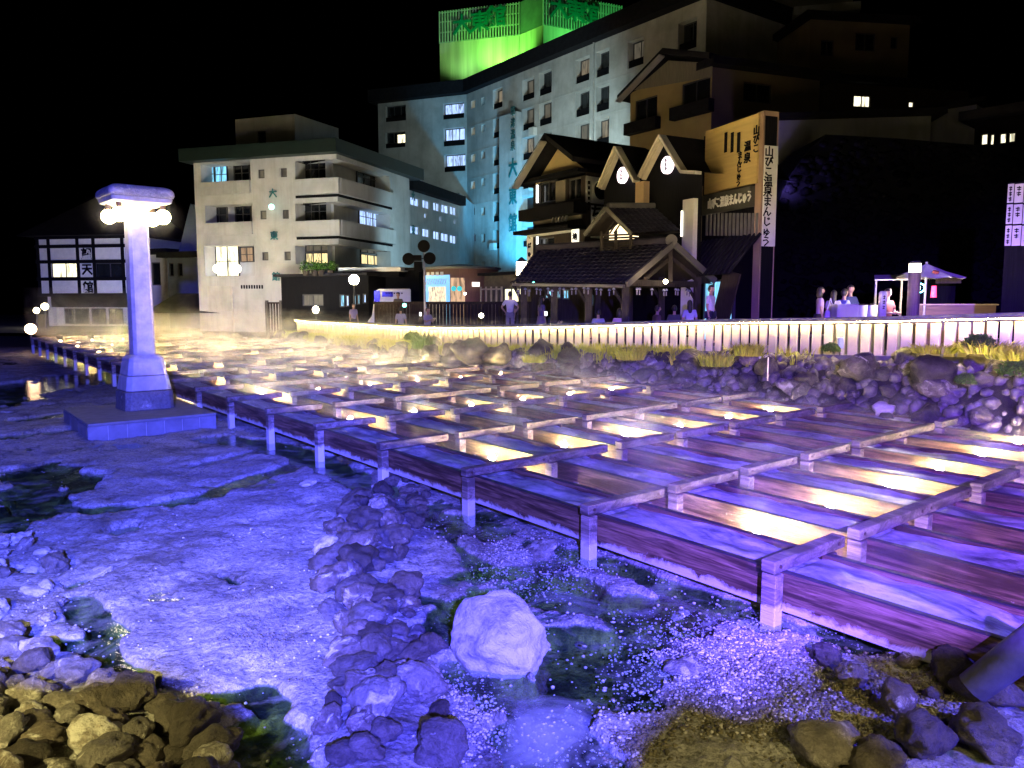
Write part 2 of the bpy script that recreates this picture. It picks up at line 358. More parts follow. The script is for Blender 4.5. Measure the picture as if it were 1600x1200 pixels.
# --- wood
def wood_mat(name, dark, light, crust):
    m, nt, b = new_mat(name)
    tc = nt.nodes.new('ShaderNodeTexCoord'); oi = nt.nodes.new('ShaderNodeObjectInfo')
    av = nt.nodes.new('ShaderNodeVectorMath'); av.operation = 'ADD'
    cm = nt.nodes.new('ShaderNodeCombineXYZ')
    mu = nt.nodes.new('ShaderNodeMath'); mu.operation = 'MULTIPLY'; mu.inputs[1].default_value = 37.0
    nt.links.new(oi.outputs['Random'], mu.inputs[0])
    for i in (0, 1, 2): nt.links.new(mu.outputs[0], cm.inputs[i])
    nt.links.new(tc.outputs['Object'], av.inputs[0]); nt.links.new(cm.outputs[0], av.inputs[1]); v = av.outputs[0]
    g = noise_node(nt, 3.4, 8, 0.68, 1.1, vec=v, stretch=(0.45, 8, 8)); g2 = noise_node(nt, 1.5, 5, 0.65, 0.9, vec=v, stretch=(0.45, 2, 5.5))
    base = ramp(nt, g.outputs[0], [(0.34, dark), (0.5, tuple((a + c) / 2 for a, c in zip(dark, light))), (0.66, light)])
    mid = mix(nt, base, tuple(c * 0.45 for c in dark), ramp(nt, g2.outputs[0], [(0.42, (0, 0, 0)), (0.58, (0.85,) * 3)]))
    # chalky deposit creeping up from the lower edge, ragged
    sp = nt.nodes.new('ShaderNodeSeparateXYZ'); nt.links.new(tc.outputs['Object'], sp.inputs[0])
    nz = noise_node(nt, 3.5, 6, 0.7, 0.8, vec=v)
    ad = nt.nodes.new('ShaderNodeMath'); ad.operation = 'MULTIPLY_ADD'; ad.inputs[1].default_value = 0.30; nt.links.new(nz.outputs[0], ad.inputs[0])
    sb = nt.nodes.new('ShaderNodeMath'); sb.operation = 'MULTIPLY'; sb.inputs[1].default_value = -1.0; nt.links.new(sp.outputs[2], sb.inputs[0]); nt.links.new(sb.outputs[0], ad.inputs[2])
    k = ramp(nt, ad.outputs[0], [(0.0, (0, 0, 0)), (0.05, (crust,) * 3), (1, (crust,) * 3)])
    nt.links.new(mix(nt, mid, (0.62, 0.60, 0.57), k), b.inputs['Base Color'])
    b.inputs['Roughness'].default_value = 0.6; b.inputs['Specular IOR Level'].default_value = 0.3
    bump(nt, b, g.outputs[0], 0.6, 0.02); bump(nt, b, noise_node(nt, 30, 4, vec=v, stretch=(.3, 3, 3)).outputs[0], 0.3, 0.008)
    return m
M_WOOD = wood_mat('trough_wood', (0.06, 0.028, 0.016), (0.30, 0.18, 0.11), 0.8)
M_POST = wood_mat('post_wood', (0.16, 0.12, 0.10), (0.38, 0.31, 0.26), 0.85)
M_BAR = wood_mat('bar_wood', (0.12, 0.09, 0.075), (0.30, 0.25, 0.21), 0.0)
m, nt, b = new_mat('trough_water'); M_TW = m
tcv = nt.nodes.new('ShaderNodeTexCoord'); oi = nt.nodes.new('ShaderNodeObjectInfo'); av = nt.nodes.new('ShaderNodeVectorMath'); av.operation = 'MULTIPLY_ADD'
nt.links.new(oi.outputs['Random'], av.inputs[0]); av.inputs[1].default_value = (31, 17, 5); nt.links.new(tcv.outputs['Object'], av.inputs[2]); v = av.outputs[0]
nA = noise_node(nt, 1.6, 6, 0.65, 1.0, vec=v, stretch=(0.7, 1.8, 1)); nB = noise_node(nt, 14, 5, 0.7, 0.5, vec=v, stretch=(0.4, 1, 1))
cA = ramp(nt, nA.outputs[0], [(0.36, (0.10, 0.11, 0.12)), (0.5, (0.40, 0.42, 0.43)), (0.62, (0.66, 0.66, 0.66))])
cB = ramp(nt, nB.outputs[0], [(0.38, (0.45,) * 3), (0.5, (0.9,) * 3)])
nt.links.new(mix(nt, cA, cB, 0.8, 'MULTIPLY'), b.inputs['Base Color'])
b.inputs['Roughness'].default_value = 0.28; b.inputs['Specular IOR Level'].default_value = 0.5
bump(nt, b, nB.outputs[0], 0.5, 0.015); bump(nt, b, noise_node(nt, 5, 3, vec=v).outputs[0], 0.3, 0.03)
M_BOLT = simple('rusty_bolt', (0.06, 0.03, 0.02), 0.5, 0.2, 8)
# trough: local x along the row, y across (0 = near side), z from the trough plane's ground
TW, Z0, Z1 = 0.78, 0.06, 0.42
def trough_meshes(v):
    g = 0.012
    near = MB().box(g, LU - g, 0, 0.045, Z0, Z1).mesh('side_board', 0.006); far = MB().box(g, LU - g, TW - 0.045, TW, Z0, Z1).mesh('side_board', 0.006)
    rim = MB().box(g, LU - g, -0.004, 0.06, Z1, Z1 + 0.012).box(g, LU - g, TW - 0.06, TW + 0.004, Z1, Z1 + 0.012).mesh('rim', 0.003)
    fl = MB().box(g, LU - g, 0.046, TW - 0.046, Z0 + 0.01, Z0 + 0.05).mesh('floor_board')
    nx, ny = 26, 7; vs = []; fs = []
    for i in range(nx + 1):
        for j in range(ny + 1):
            x = LU * i / nx; y = 0.045 + (TW - 0.09) * j / ny
            z = Z1 - 0.045 + 0.05 * (mn.noise(Vector((x * 1.3 + v * 9, y * 3, v))) ) + 0.02 * mn.noise(Vector((x * 5, y * 9, v * 3)))
            if i in (0, nx): z = Z1 - 0.06
            vs.append((x, y, min(z, Z1 - 0.008)))
    for i in range(nx):
        for j in range(ny):
            a = i * (ny + 1) + j; fs.append((a, a + ny + 1, a + ny + 2, a + 1))
    wm = MB().add(vs, fs, True).mesh('water')
    for me, mt in ((near, M_WOOD), (far, M_WOOD), (rim, M_RIM), (fl, M_WOOD), (wm, M_TW)): me.materials.append(mt)
    return near, far, rim, fl, wm
M_RIM = simple('dark_wet_rim', (0.03, 0.025, 0.03), 0.45, 0.3, 6, 0.2)
TM = [trough_meshes(v) for v in range(5)]
K0, K1, NR = -13, 8, 7
def link(name, me, parent):
    o = bpy.data.objects.new(name, me); COL.objects.link(o); o.parent = parent; return o
for r in range(NR):
    for k in range(K0, K1):
        if r > 0 and k >= 7 and r < 3: continue
        t = thing('trough', 'open wooden trough in the %s row from the pillar side, %s section from the right' % (ordinal(r), ordinal(K1 - 1 - k)), 'water trough', group='wooden hot spring troughs')
        place(t, k, r + 0.1)
        ms_ = TM[(k * 3 + r * 7) % 5]
        for n, me in zip(('side_board', 'side_board', 'rim', 'floor_board', 'water'), ms_): link(n, me, t)
# support frames: two posts and a crossbar that reaches over the gap
def frame_mesh(bar_len, seed):
    rr = random.Random(seed); a = 0.075
    p1 = MB().box(-a, a, -0.13, -0.006, -0.32, 0.415).mesh('post', 0.008); p2 = MB().box(-a, a, TW + 0.006, TW + 0.13, -0.32, 0.415).mesh('post', 0.008)
    # slightly weathered bar, ends not perfectly square
    br = MB().box(-0.07, 0.07, -0.15, bar_len, 0.432, 0.545).mesh('crossbar', 0.008)
    bl = MB().cyl((0.069, bar_len - 0.12, 0.49), (0.082, bar_len - 0.12, 0.49), 0.02, n=8).mesh('bolt'); b2 = MB().cyl((0.069, -0.06, 0.49), (0.08, -0.06, 0.49), 0.018, n=8).mesh('bolt')
    for me, mt in ((p1, M_POST), (p2, M_POST), (br, M_BAR), (bl, M_BOLT), (b2, M_BOLT)): me.materials.append(mt)
    return p1, p2, br, bl, b2
FM = [frame_mesh(1.14, 0), frame_mesh(1.06, 1), frame_mesh(1.34, 2)]
for r in range(NR):
    for k in range(K0, K1):
        if r > 0 and k >= 7 and r < 3: continue
        t = thing('support_frame', 'post and crossbar frame on the %s trough row, %s frame from the right' % (ordinal(r), ordinal(K1 - 1 - k)), 'wooden frame', group='frames holding the troughs')
        place(t, k, r + 0.1)
        q = FM[(0, 2, 1, 0, 1, 1, 0)[(k * 2 + r * 3) % 7] if r < NR - 1 else 1]
        for n, me in zip(('post', 'post', 'crossbar', 'bolt', 'bolt'), q): link(n, me, t)
# lamps in the gaps
M_BULB = glow('warm_bulb', (1.0, 0.76, 0.34), 2300.0)
_n = M_BULB.node_tree; _o = _n.nodes.new('ShaderNodeObjectInfo'); _m = _n.nodes.new('ShaderNodeMapRange'); _n.links.new(_o.outputs['Random'], _m.inputs[0]); _m.inputs['To Min'].default_value = 1500; _m.inputs['To Max'].default_value = 3400; _n.links.new(_m.outputs[0], _n.nodes['Principled BSDF'].inputs['Emission Strength'])
bulb = MB().sphere((0, 0, 0.37), 0.048, 8, 1.15).mesh('bulb'); bulb.materials.append(M_BULB)
stem_ = MB().cyl((0, 0, -0.2), (0, 0, 0.27), 0.02, n=8).cyl((0, 0, 0.25), (0, 0, 0.30), 0.045, 0.05, n=10).mesh('stem'); stem_.materials.append(M_BOLT)
pf = bpy.data.materials.new('lamp_steam_halo'); pf.use_nodes = True; nt = pf.node_tree; nt.nodes.remove(nt.nodes['Principled BSDF']); pv = nt.nodes.new('ShaderNodeVolumePrincipled'); nt.links.new(pv.outputs[0], nt.nodes['Material Output'].inputs['Volume'])
tc = nt.nodes.new('ShaderNodeTexCoord'); vl = nt.nodes.new('ShaderNodeVectorMath'); vl.operation = 'LENGTH'; nt.links.new(tc.outputs['Object'], vl.inputs[0])
mr_ = nt.nodes.new('ShaderNodeMapRange'); mr_.inputs['From Min'].default_value = 0.0; mr_.inputs['From Max'].default_value = 0.42; mr_.inputs['To Min'].default_value = 1; mr_.inputs['To Max'].default_value = 0; nt.links.new(vl.outputs['Value'], mr_.inputs[0])
pw_ = nt.nodes.new('ShaderNodeMath'); pw_.operation = 'POWER'; pw_.inputs[1].default_value = 2.0; nt.links.new(mr_.outputs[0], pw_.inputs[0])
oi_ = nt.nodes.new('ShaderNodeObjectInfo'); nz_ = noise_node(nt, 5, 3, vec=oi_.outputs['Location']); nz2 = noise_node(nt, 4.5, 3, 0.6, 0.8, coord='Object'); rr_ = ramp(nt, nz2.outputs[0], [(0.3, (.15,) * 3), (0.65, (1, 1, 1))])
m2_ = nt.nodes.new('ShaderNodeMath'); m2_.operation = 'MULTIPLY'; nt.links.new(pw_.outputs[0], m2_.inputs[0]); nt.links.new(rr_, m2_.inputs[1]); m3_ = nt.nodes.new('ShaderNodeMath'); m3_.operation = 'MULTIPLY'; m3_.inputs[1].default_value = 0.5; nt.links.new(m2_.outputs[0], m3_.inputs[0]); nt.links.new(m3_.outputs[0], pv.inputs['Density'])
puff = MB().sphere((0, 0, 0), 0.42, 16).mesh('steam_halo'); puff.materials.append(pf)  # steam puff added to give each lamp a bloom halo
for r in range(NR - 1):
    for i, k in enumerate([5.60 - 2.02 * j for j in range(10)] + [7.6]):
        kk, vv = (k, r + 0.82)
        t = thing('gap_lamp', 'small warm lamp glowing between trough rows %s and %s, %s from the right' % (ordinal(r), ordinal(r + 1), ordinal(0 if i == 10 else i + 1)), 'lamp', group='warm lamps between the troughs')
        place(t, kk, vv)
        link('bulb', bulb, t); link('stem', stem_, t); w_ = link('steam_halo', puff, t) if k > -3 else None
        if w_ is not None: w_.location = (0, 0, 0.42)
# ================================================================ fence, rocks, pillar, plants
M_CON = simple('pale_concrete', (0.50, 0.45, 0.34), 0.8, 0.15, 2.0, 0.2)
M_COPE = simple('weathered_coping', (0.13, 0.125, 0.12), 0.8, 0.3, 3.0, 0.4)
M_LED = glow('led_light', (1.0, 0.76, 0.20), 300.0)
fence = thing('stone_fence', 'low curved stone fence of pale slabs under a coping, lit from beneath, around the pool', 'fence', (FENCE[0].x, FENCE[0].y, 1.5))
far_mb = MB()
for i in range(2, len(FENCE) - 1):
    p = FENCE[i]; d, n = FN[i]; zb = p.z - 0.98 + 0.0 * p.x
    zb = p.z - (0.93 if p.x > 4 else 0.85)
    c = Vector((p.x, p.y, (p.z - 0.11 + zb) / 2)); w = 0.112 + 0.008 * math.sin(i * 1.7)
    tgt = MB() if i < 102 else far_mb
    tgt.obox(c, d * w, n * 0.04, (0, 0, (p.z - 0.112 - zb) / 2))
    if i < 102: tgt.build('slab', M_CON, fence, bevel=0.012)
tag(far_mb.build('far_slabs', M_CON, fence), kind='stuff')
for i in range(0, len(FENCE) - 4, 3):
    a, b_ = FENCE[i], FENCE[i + 3]; d = (b_ - a); 
    MB().beam(a.lerp(b_, 0.006) + Vector((0, 0, -0.055)), b_.lerp(a, 0.006) + Vector((0, 0, -0.055)), 0.34, 0.11 + 0.004 * (i % 2)).build('coping', M_COPE, fence, bevel=0.012)
sill = MB(); led = MB(); baffle = MB()
for i in range(0, len(FENCE) - 3, 2):
    a, b_ = FENCE[i].copy(), FENCE[min(i + 2, len(FENCE) - 1)].copy(); zb = 0.93 if a.x > 4 else 0.85; zc = 0.93 if b_.x > 4 else 0.85
    n = FN[i][1]; n2 = FN[min(i + 2, len(FENCE) - 1)][1]
    sill.beam(a + Vector((0, 0, -zb - 0.05)), b_ + Vector((0, 0, -zc - 0.05)), 0.30, 0.12)
    led.beam(a + n * 0.095 + Vector((0, 0, -0.118)), b_ + n2 * 0.095 + Vector((0, 0, -0.118)), 0.02, 0.012)
    baffle.beam(a + n * 0.155 + Vector((0, 0, -0.155)), b_ + n2 * 0.155 + Vector((0, 0, -0.155)), 0.012, 0.045)  # thin plate added to block LED light from the rock bank
sill.build('sill', M_COPE, fence); led.build('led_strip', M_LED, fence); baffle.build('led_baffle', M_COPE, fence)
# --- boulders
def rock_mesh(seed, sub=3, rough=0.32, flat=0.8, facet=0.5):
    bm = bmesh.new(); bmesh.ops.create_icosphere(bm, subdivisions=sub, radius=1)
    r = random.Random(seed); o = Vector((r.uniform(-50, 50),) * 3) + Vector((seed, seed * 2.3, 0))
    planes = [(Vector((r.gauss(0, 1), r.gauss(0, 1), r.gauss(0, 1))).normalized(), r.uniform(0.62, 0.95)) for _ in range(10)]
    for v in bm.verts:
        p = v.co.copy(); s = 1.0
        for nn, dd in planes:
            q = p.dot(nn)
            if q > dd: s = min(s, 1 - facet * (1 - dd / q))
        h = 1 + rough * 0.55 * mn.noise(p * 0.9 + o) + rough * 0.35 * mn.noise(p * 2.3 + o) + rough * 0.14 * mn.noise(p * 5.5 + o) + rough * 0.07 * mn.noise(p * 12 + o)
        v.co = p * s * h; v.co.z *= flat
    me = bpy.data.meshes.new('boulder'); bm.to_mesh(me); bm.free()
    me.polygons.foreach_set('use_smooth', [True] * len(me.polygons)); return me
def rock_mat(name, dark, light, crust_amt, crust=(0.62, 0.60, 0.56), scale=1.0):
    m, nt, b = new_mat(name); tc = nt.nodes.new('ShaderNodeTexCoord'); oi = nt.nodes.new('ShaderNodeObjectInfo')
    av = nt.nodes.new('ShaderNodeVectorMath'); av.operation = 'MULTIPLY_ADD'
    nt.links.new(oi.outputs['Random'], av.inputs[0]); av.inputs[1].default_value = (31, 17, 23); nt.links.new(tc.outputs['Object'], av.inputs[2]); v = av.outputs[0]
    a = noise_node(nt, 1.1 * scale, 6, 0.65, 0.4, vec=v); c = noise_node(nt, 0.8 * scale, 7, 0.72, 0.9, vec=v); f = noise_node(nt, 9 * scale, 5, 0.7, vec=v)
    base = ramp(nt, a.outputs[0], [(0.35, dark), (0.65, light)])
    base = mix(nt, base, ramp(nt, f.outputs[0], [(0.35, (0.45,) * 3), (0.6, (1, 1, 1))]), 0.7, 'MULTIPLY')
    rn = nt.nodes.new('ShaderNodeMath'); rn.operation = 'MULTIPLY_ADD'; rn.inputs[1].default_value = 0.22; rn.inputs[2].default_value = crust_amt - 0.11
    nt.links.new(oi.outputs['Random'], rn.inputs[0])
    ad = nt.nodes.new('ShaderNodeMath'); ad.operation = 'ADD'; nt.links.new(c.outputs[0], ad.inputs[0]); nt.links.new(rn.outputs[0], ad.inputs[1])
    k = ramp(nt, ad.outputs[0], [(0.55, (0, 0, 0)), (0.64, (0.9,) * 3)])
    tv = ramp(nt, oi.outputs['Random'], [(0, (.45, .42, .40)), (.5, (1, 1, 1)), (1, (1.5, 1.4, 1.25))]); base = mix(nt, base, tv, 1.0, 'MULTIPLY')
    nt.links.new(mix(nt, base, crust, k), b.inputs['Base Color']); b.inputs['Roughness'].default_value = 0.55; b.inputs['Specular IOR Level'].default_value = 0.4
    bump(nt, b, c.outputs[0], 0.5, 0.08); bump(nt, b, f.outputs[0], 0.7, 0.04); return m
M_R1 = rock_mat('river_stone', (0.07, 0.06, 0.055), (0.17, 0.15, 0.13), -0.09)
M_R2 = rock_mat('crusted_stone', (0.14, 0.13, 0.12), (0.30, 0.28, 0.26), 0.0)
M_R3 = rock_mat('white_stone', (0.36, 0.34, 0.32), (0.60, 0.58, 0.54), 0.15)
M_R4 = rock_mat('bank_lava', (0.035, 0.032, 0.032), (0.12, 0.11, 0.105), -0.05, (0.35, 0.33, 0.31), 1.5)
RK = [rock_mesh(i + 1, 3, 0.55) for i in range(14)]; RKH = [rock_mesh(i + 101, 4, 0.62, 0.8, 0.75) for i in range(10)]
RANG = [rock_mesh(i + 201, 3, 0.75, 0.85, 0.8) for i in range(10)]
def rock(x, y, r, mat, meshes, label, group, z=None, sink=0.45, sq=None, name='boulder', seed=None):
    me = meshes[rng.randint(len(meshes))]; o = bpy.data.objects.new(name, me); COL.objects.link(o)
    if not me.materials: me.materials.append(None)
    o.material_slots[0].link = 'OBJECT'; o.material_slots[0].material = mat
    s = sq or (r * rng.uniform(0.85, 1.2), r * rng.uniform(0.8, 1.1), r * rng.uniform(0.7, 1.0))
    zz = float(ground_z(np.array([x]), np.array([y]))[0]) if z is None else z
    o.location = (x, y, zz + s[2] * (1 - sink) * 0.8); o.scale = s; o.rotation_euler = (rng.uniform(-.4, .4), rng.uniform(-.4, .4), rng.uniform(0, 6.28))
    return tag(o, label, 'boulder', group)
used = []
def scatter(pts_fn, n, rfn, mats, meshes, label, group, tight=0.72, tries=60, **kw):
    c = 0
    for _ in range(n * tries):
        if c >= n: break
        x, y = pts_fn(); r = rfn(x, y)
        if all((x - a) ** 2 + (y - b_) ** 2 > (tight * (r + q)) ** 2 for a, b_, q in used):
            used.append((x, y, r)); rock(x, y, r, mats[rng.randint(len(mats))], meshes, label, group, **kw); c += 1
    return c
# the big round pale boulder and a few named stones
bx, by = un(783, 1040, 0.0)
o = rock(bx, by + 0.05, 0.36, M_R3, [rock_mesh(333, 5, 0.34, 0.92, 0.7)], 'large round pale boulder standing alone beside the greenish pool', None, z=-0.06, sq=(0.42, 0.39, 0.38), sink=0.1)
used.append((bx, by, 0.45))
RIDGE = [((648, 742), 55), ((610, 790), 75), ((580, 850), 88), ((560, 910), 88), ((570, 960), 95), ((600, 1010), 100), ((610, 1070), 105), ((610, 1130), 120), ((600, 1230), 170)]
def ridge_pt():
    i = rng.randint(len(RIDGE) - 1); t = rng.rand(); (a, wa), (b_, wb) = RIDGE[i], RIDGE[i + 1]
    return un(a[0] + (b_[0] - a[0]) * t + rng.uniform(-1, 1) * .74 * (wa + (wb - wa) * t), a[1] + (b_[1] - a[1]) * t, 0.02)
scatter(ridge_pt, 115, lambda x, y: rng.choice([0.08, 0.12, 0.16, 0.19]), [M_R1, M_R1, M_R1, M_R2], RKH, 'rounded dark stone in the ridge of boulders running away from the viewer', 'boulders of the ridge through the mineral bed', tight=0.55, sink=0.3)
def box_pt(x0, x1, y0, y1, shape=None):
    def f():
        for _ in range(50):
            px, py = rng.uniform(x0, x1), rng.uniform(y0, y1)
            if shape is None or shape(px, py): break
        return un(px, py, 0.02)
    return f
scatter(box_pt(-30, 330, 1040, 1290, lambda x, y: y > 1035 + 0.35 * max(0, x)), 42, lambda x, y: rng.choice([0.11, 0.14, 0.18]), [M_R1, M_R2, M_R2], RKH, 'brown stone in the yellow lit heap at the lower left corner', 'brown boulders at the lower left', tight=0.6, sink=0.3)
scatter(box_pt(-30, 95, 850, 1040), 22, lambda x, y: rng.choice([0.08, 0.11, 0.15]), [M_R2, M_R3], RKH, 'pale stone among the blue lit ones at the left edge', 'blue lit stones at the left edge', tight=0.66)
for (px, py, r, lab) in [(1290, 1190, .17, 'white crusted stone at the bottom edge, leftmost of the lower right stones'), (1400, 1120, .12, 'olive stone with a blue lit top in the lower right'), (1440, 1180, .16, 'slanted purple grey stone at the lower right'),
                         (1455, 1095, .055, 'small round vivid blue stone in the lower right'), (1490, 1075, .15, 'large dull violet stone touching the nearest trough'), (1545, 1100, .16, 'deep blue lit boulder at the right edge below the trough'),
                         (1540, 1170, .20, 'speckled grey boulder in the lower right corner'), (1290, 1040, .09, 'long flat olive stone near the trough foot'), (1330, 1075, .10, 'dark brown stone half sunk in the gravel'), (1420, 1045, .09, 'brown stone under the nearest trough end'),
                         (1370, 1215, .15, 'dark stone cut off by the bottom edge')]:
    x, y = un(px, py, 0.05); rock(x, y, r * 1.2, M_R2 if 'white' in lab or 'speck' in lab else M_R1, RKH, lab, None, sink=0.2)
    used.append((x, y, r))
for (px, py, r, lab) in [(150, 905, .16, 'flat pale stone beside a dark puddle on the crust'), (60, 935, .13, 'squarish pale stone near the left edge'), (30, 850, .16, 'broad flat topped stone at the left edge by the dark channel'),
                         (1110, 965, .13, 'pale flat rock lying by the trough water'), (1160, 970, .18, 'long pale slab of rock under the front trough'), (1260, 985, .12, 'whitish stone beneath the nearest trough'), (1060, 945, .10, 'whitish rock at the edge of the dark water'),
                         (845, 870, .2, 'broad pale rock against the trough post'), (870, 830, .14, 'pale stone under the trough near the middle'), (1070, 1060, .12, 'grey brown stone emerging from the pebbles'), (910, 985, .07, 'small pale stone in the dark green water'), (895, 1130, .04, 'single little white stone in the clouded water'),
                         (575, 860, .12, 'round white crusted stone on the ridge'), (480, 765, .12, 'low pale rock by the channel left of the ridge')]:
    x, y = un(px, py, 0.02); rock(x, y, r, M_R3, RKH, lab, None, sink=0.75, sq=(r * 1.25, r, r * 0.55)); used.append((x, y, r * 0.8))
# the rock bank below the fence
def bank_pt(i0, i1, d0, d1):
    def f():
        i = rng.randint(i0, i1); d = rng.uniform(d0, d1); p = FENCE[i]; n = FN[i][1]
        return (p.x + n.x * d + rng.uniform(-.1, .1), p.y + n.y * d)
    return f
NEAR = len([p for p in FENCE if p.x > 3.2]); MID = len([p for p in FENCE if p.x > -3.5])
used_keep = used; used = []
scatter(bank_pt(0, NEAR, 0.35, 2.5), 105, lambda x, y: rng.choice([0.15, 0.2, 0.26, 0.34]), [M_R4, M_R4, M_R4, M_R1], RANG, 'dark rough rock in the bank below the right part of the fence', 'rocks of the bank below the fence', tight=0.5, sink=0.3)
scatter(bank_pt(NEAR, MID, 0.6, 2.2), 42, lambda x, y: rng.choice([0.22, 0.32, 0.42]), [M_R4], RANG, 'dark rock between the grass and the trough steam in the middle', 'rocks of the bank below the middle fence', tight=0.62, sink=0.3)
scatter(bank_pt(MID, len(FENCE) - 8, 0.6, 1.8), 16, lambda x, y: rng.choice([0.2, 0.3, 0.4]), [M_R4], RANG, 'small dark rock before the glowing far part of the fence', 'rocks below the far fence', tight=0.6, sink=0.3)
for (px, py, Y, r, mt, lab) in [(735, 548, 25.6, 0.62, M_R4, 'tall jagged dark rock rising before the bright fence'), (708, 560, 25.8, 0.42, M_R4, 'dark rock leaning on the left of the tall jagged one'), (780, 556, 25.0, 0.5, M_R4, 'dark hunched rock just right of the tall jagged one'), (672, 550, 27.5, 0.42, M_R4, 'blunt dark rock left of the tall jagged one beside a bush'),
                                (1502, 632, 15.6, 0.48, M_R4, 'large blue lit rock behind the last trough row'), (1412, 630, 16.3, 0.30, M_R1, 'upright blue lit stone left of the large blue rock'), (1450, 642, 15.9, 0.26, M_R1, 'low stone wedged between two blue lit rocks'), (1460, 585, 15.9, 0.55, M_R4, 'widest dark boulder high in the right bank'),
                                (1345, 575, 17.3, 0.45, M_R4, 'rounded violet rock high in the bank'), (1380, 640, 16.0, .24, M_R3, 'white crusted stone at the foot of the right bank')]:
    q = at(px, py, Y); o = rock(q.x, q.y, r, mt, RANG, lab, None, z=q.z, sink=1.0)
BANKPTS = True
# --- pebbles (uncountable)
def pebble_cloud(name, pts, rr, mat, flat=0.6):
    bm = bmesh.new(); bmesh.ops.create_icosphere(bm, subdivisions=1, radius=1)
    bv = np.array([v.co[:] for v in bm.verts]); bf = np.array([[v.index for v in f.verts] for f in bm.faces]); bm.free()
    n = len(pts); P = np.array(pts); R = np.array(rr)[:, None, None]
    V = np.repeat(bv[None], n, 0) * (1 + 0.25 * (rng.rand(n, len(bv), 1) - 0.5))
    sc = np.stack([rng.uniform(.8, 1.4, n), rng.uniform(.7, 1.1, n), rng.uniform(.5, .9, n) * flat / 0.6], -1)[:, None, :]
    V = V * sc * R; a = rng.uniform(0, 6.28, n); ca, sa = np.cos(a)[:, None], np.sin(a)[:, None]
    X = V[..., 0] * ca - V[..., 1] * sa; Y = V[..., 0] * sa + V[..., 1] * ca
    V = np.stack([X, Y, V[..., 2]], -1) + P[:, None, :]
    F = (bf[None] + (np.arange(n) * len(bv))[:, None, None]).reshape(-1, 3)
    me = bpy.data.meshes.new(name); me.vertices.add(n * len(bv)); me.vertices.foreach_set('co', V.ravel())
    me.loops.add(F.size); me.loops.foreach_set('vertex_index', F.ravel().astype(np.int32)); me.polygons.add(len(F))
    me.polygons.foreach_set('loop_start', np.arange(0, F.size, 3, dtype=np.int32)); me.polygons.foreach_set('use_smooth', np.ones(len(F), bool))
    me.update(calc_edges=True); return tag(mesh_obj(name, me, mat), kind='stuff')
def peb_pts(n, x0, x1, y0, y1, dens, rlo, rhi):
    px = rng.uniform(x0, x1, n); py = rng.uniform(y0, y1, n); w = np.array([un(a, c, 0) for a, c in zip(px, py)])
    k = rng.rand(n) < dens(px, py, w[:, 0], w[:, 1]); w = w[k]
    z = np.maximum(ground_z(w[:, 0], w[:, 1]), WATER_Z - 0.01); r = rlo + (rhi - rlo) * rng.rand(len(w)) ** 2.5
    return [(a, c, zz + q * 0.25) for (a, c), zz, q in zip(w, z, r)], list(r)
M_PEB = simple('white_pebble', (0.48, 0.46, 0.44), 0.6, 0.3, 3.0, 0.2)
def d1(px, py, x, y):
    f = fbm(x * 1.6 + 3, y * 1.6, 3); core = np.clip(1.15 - np.hypot((px - 1150) / 210, (py - 1060) / 110), 0, 1) + np.clip(1.1 - np.hypot((px - 850) / 130, (py - 890) / 60), 0, 1) + np.clip(1.0 - np.hypot((px - 730) / 70, (py - 1130) / 100), 0, 1)*.8
    return np.clip(core * 1.3 + (f > 0.56) * 0.25 - 0.05, 0, 1)
p1, r1 = peb_pts(34000, 640, 1400, 790, 1215, d1, 0.004, 0.016)
p2, r2 = peb_pts(4500, -20, 900, 640, 1215, lambda px, py, x, y: np.clip((fbm(x * 1.3, y * 1.3 + 8, 3) - 0.49) * 4, 0, 1), 0.005, 0.017)
p3, r3 = peb_pts(900, 850, 1250, 880, 1100, lambda px, py, x, y: 0.2 + 0 * x, 0.010, 0.024)
pebble_cloud('pebbles', p1 + p2 + p3, r1 + r2 + r3, M_PEB)
M_GRA = simple('dark_gravel', (0.13, 0.115, 0.075), 0.6, 0.55, 9.0, 0.3)
def d2(px, py, x, y):
    return np.clip(1.3 - np.hypot((px - 1290) / 210, (py - 1120) / 90) + (fbm(x * 3, y * 3, 2) - .5) * 1.2, 0, 1) * (py > 1010) + np.clip(1.0 - np.hypot((px - 1000) / 70, (py - 1185) / 40), 0, 1)
p4, r4 = peb_pts(20000, 930, 1560, 1000, 1260, d2, 0.006, 0.020)
p5, r5 = peb_pts(5000, 330, 520, 940, 1230, lambda px, py, x, y: np.clip(1.1 - np.hypot((px - 420) / 70, (py - 1010) / 80) + (fbm(x * 4, y * 4, 2) - .5) * 1.5, 0, 1), 0.006, 0.016)
pebble_cloud('gravel', p4 + p5, r4 + r5, M_GRA)
bp, br_ = [], []
for i in range(2600):
    k_ = rng.randint(0, len(FENCE) - 8); d_ = rng.uniform(.25, 2.7); p_ = FENCE[k_]; n_ = FN[k_][1]; x_, y_ = p_.x + n_.x * d_ + rng.uniform(-.2, .2), p_.y + n_.y * d_; r_ = rng.choice([.05, .08, .12, .16]); bp.append((x_, y_, 0)); br_.append(r_)
zz_ = ground_z(np.array([b[0] for b in bp]), np.array([b[1] for b in bp])); bp = [(b[0], b[1], z + r * .3) for b, z, r in zip(bp, zz_, br_)]
pebble_cloud('rubble', bp, br_, simple('dark_rubble', (.11, .10, .10), .6, .6, 6, .5, bd=.03), .9)
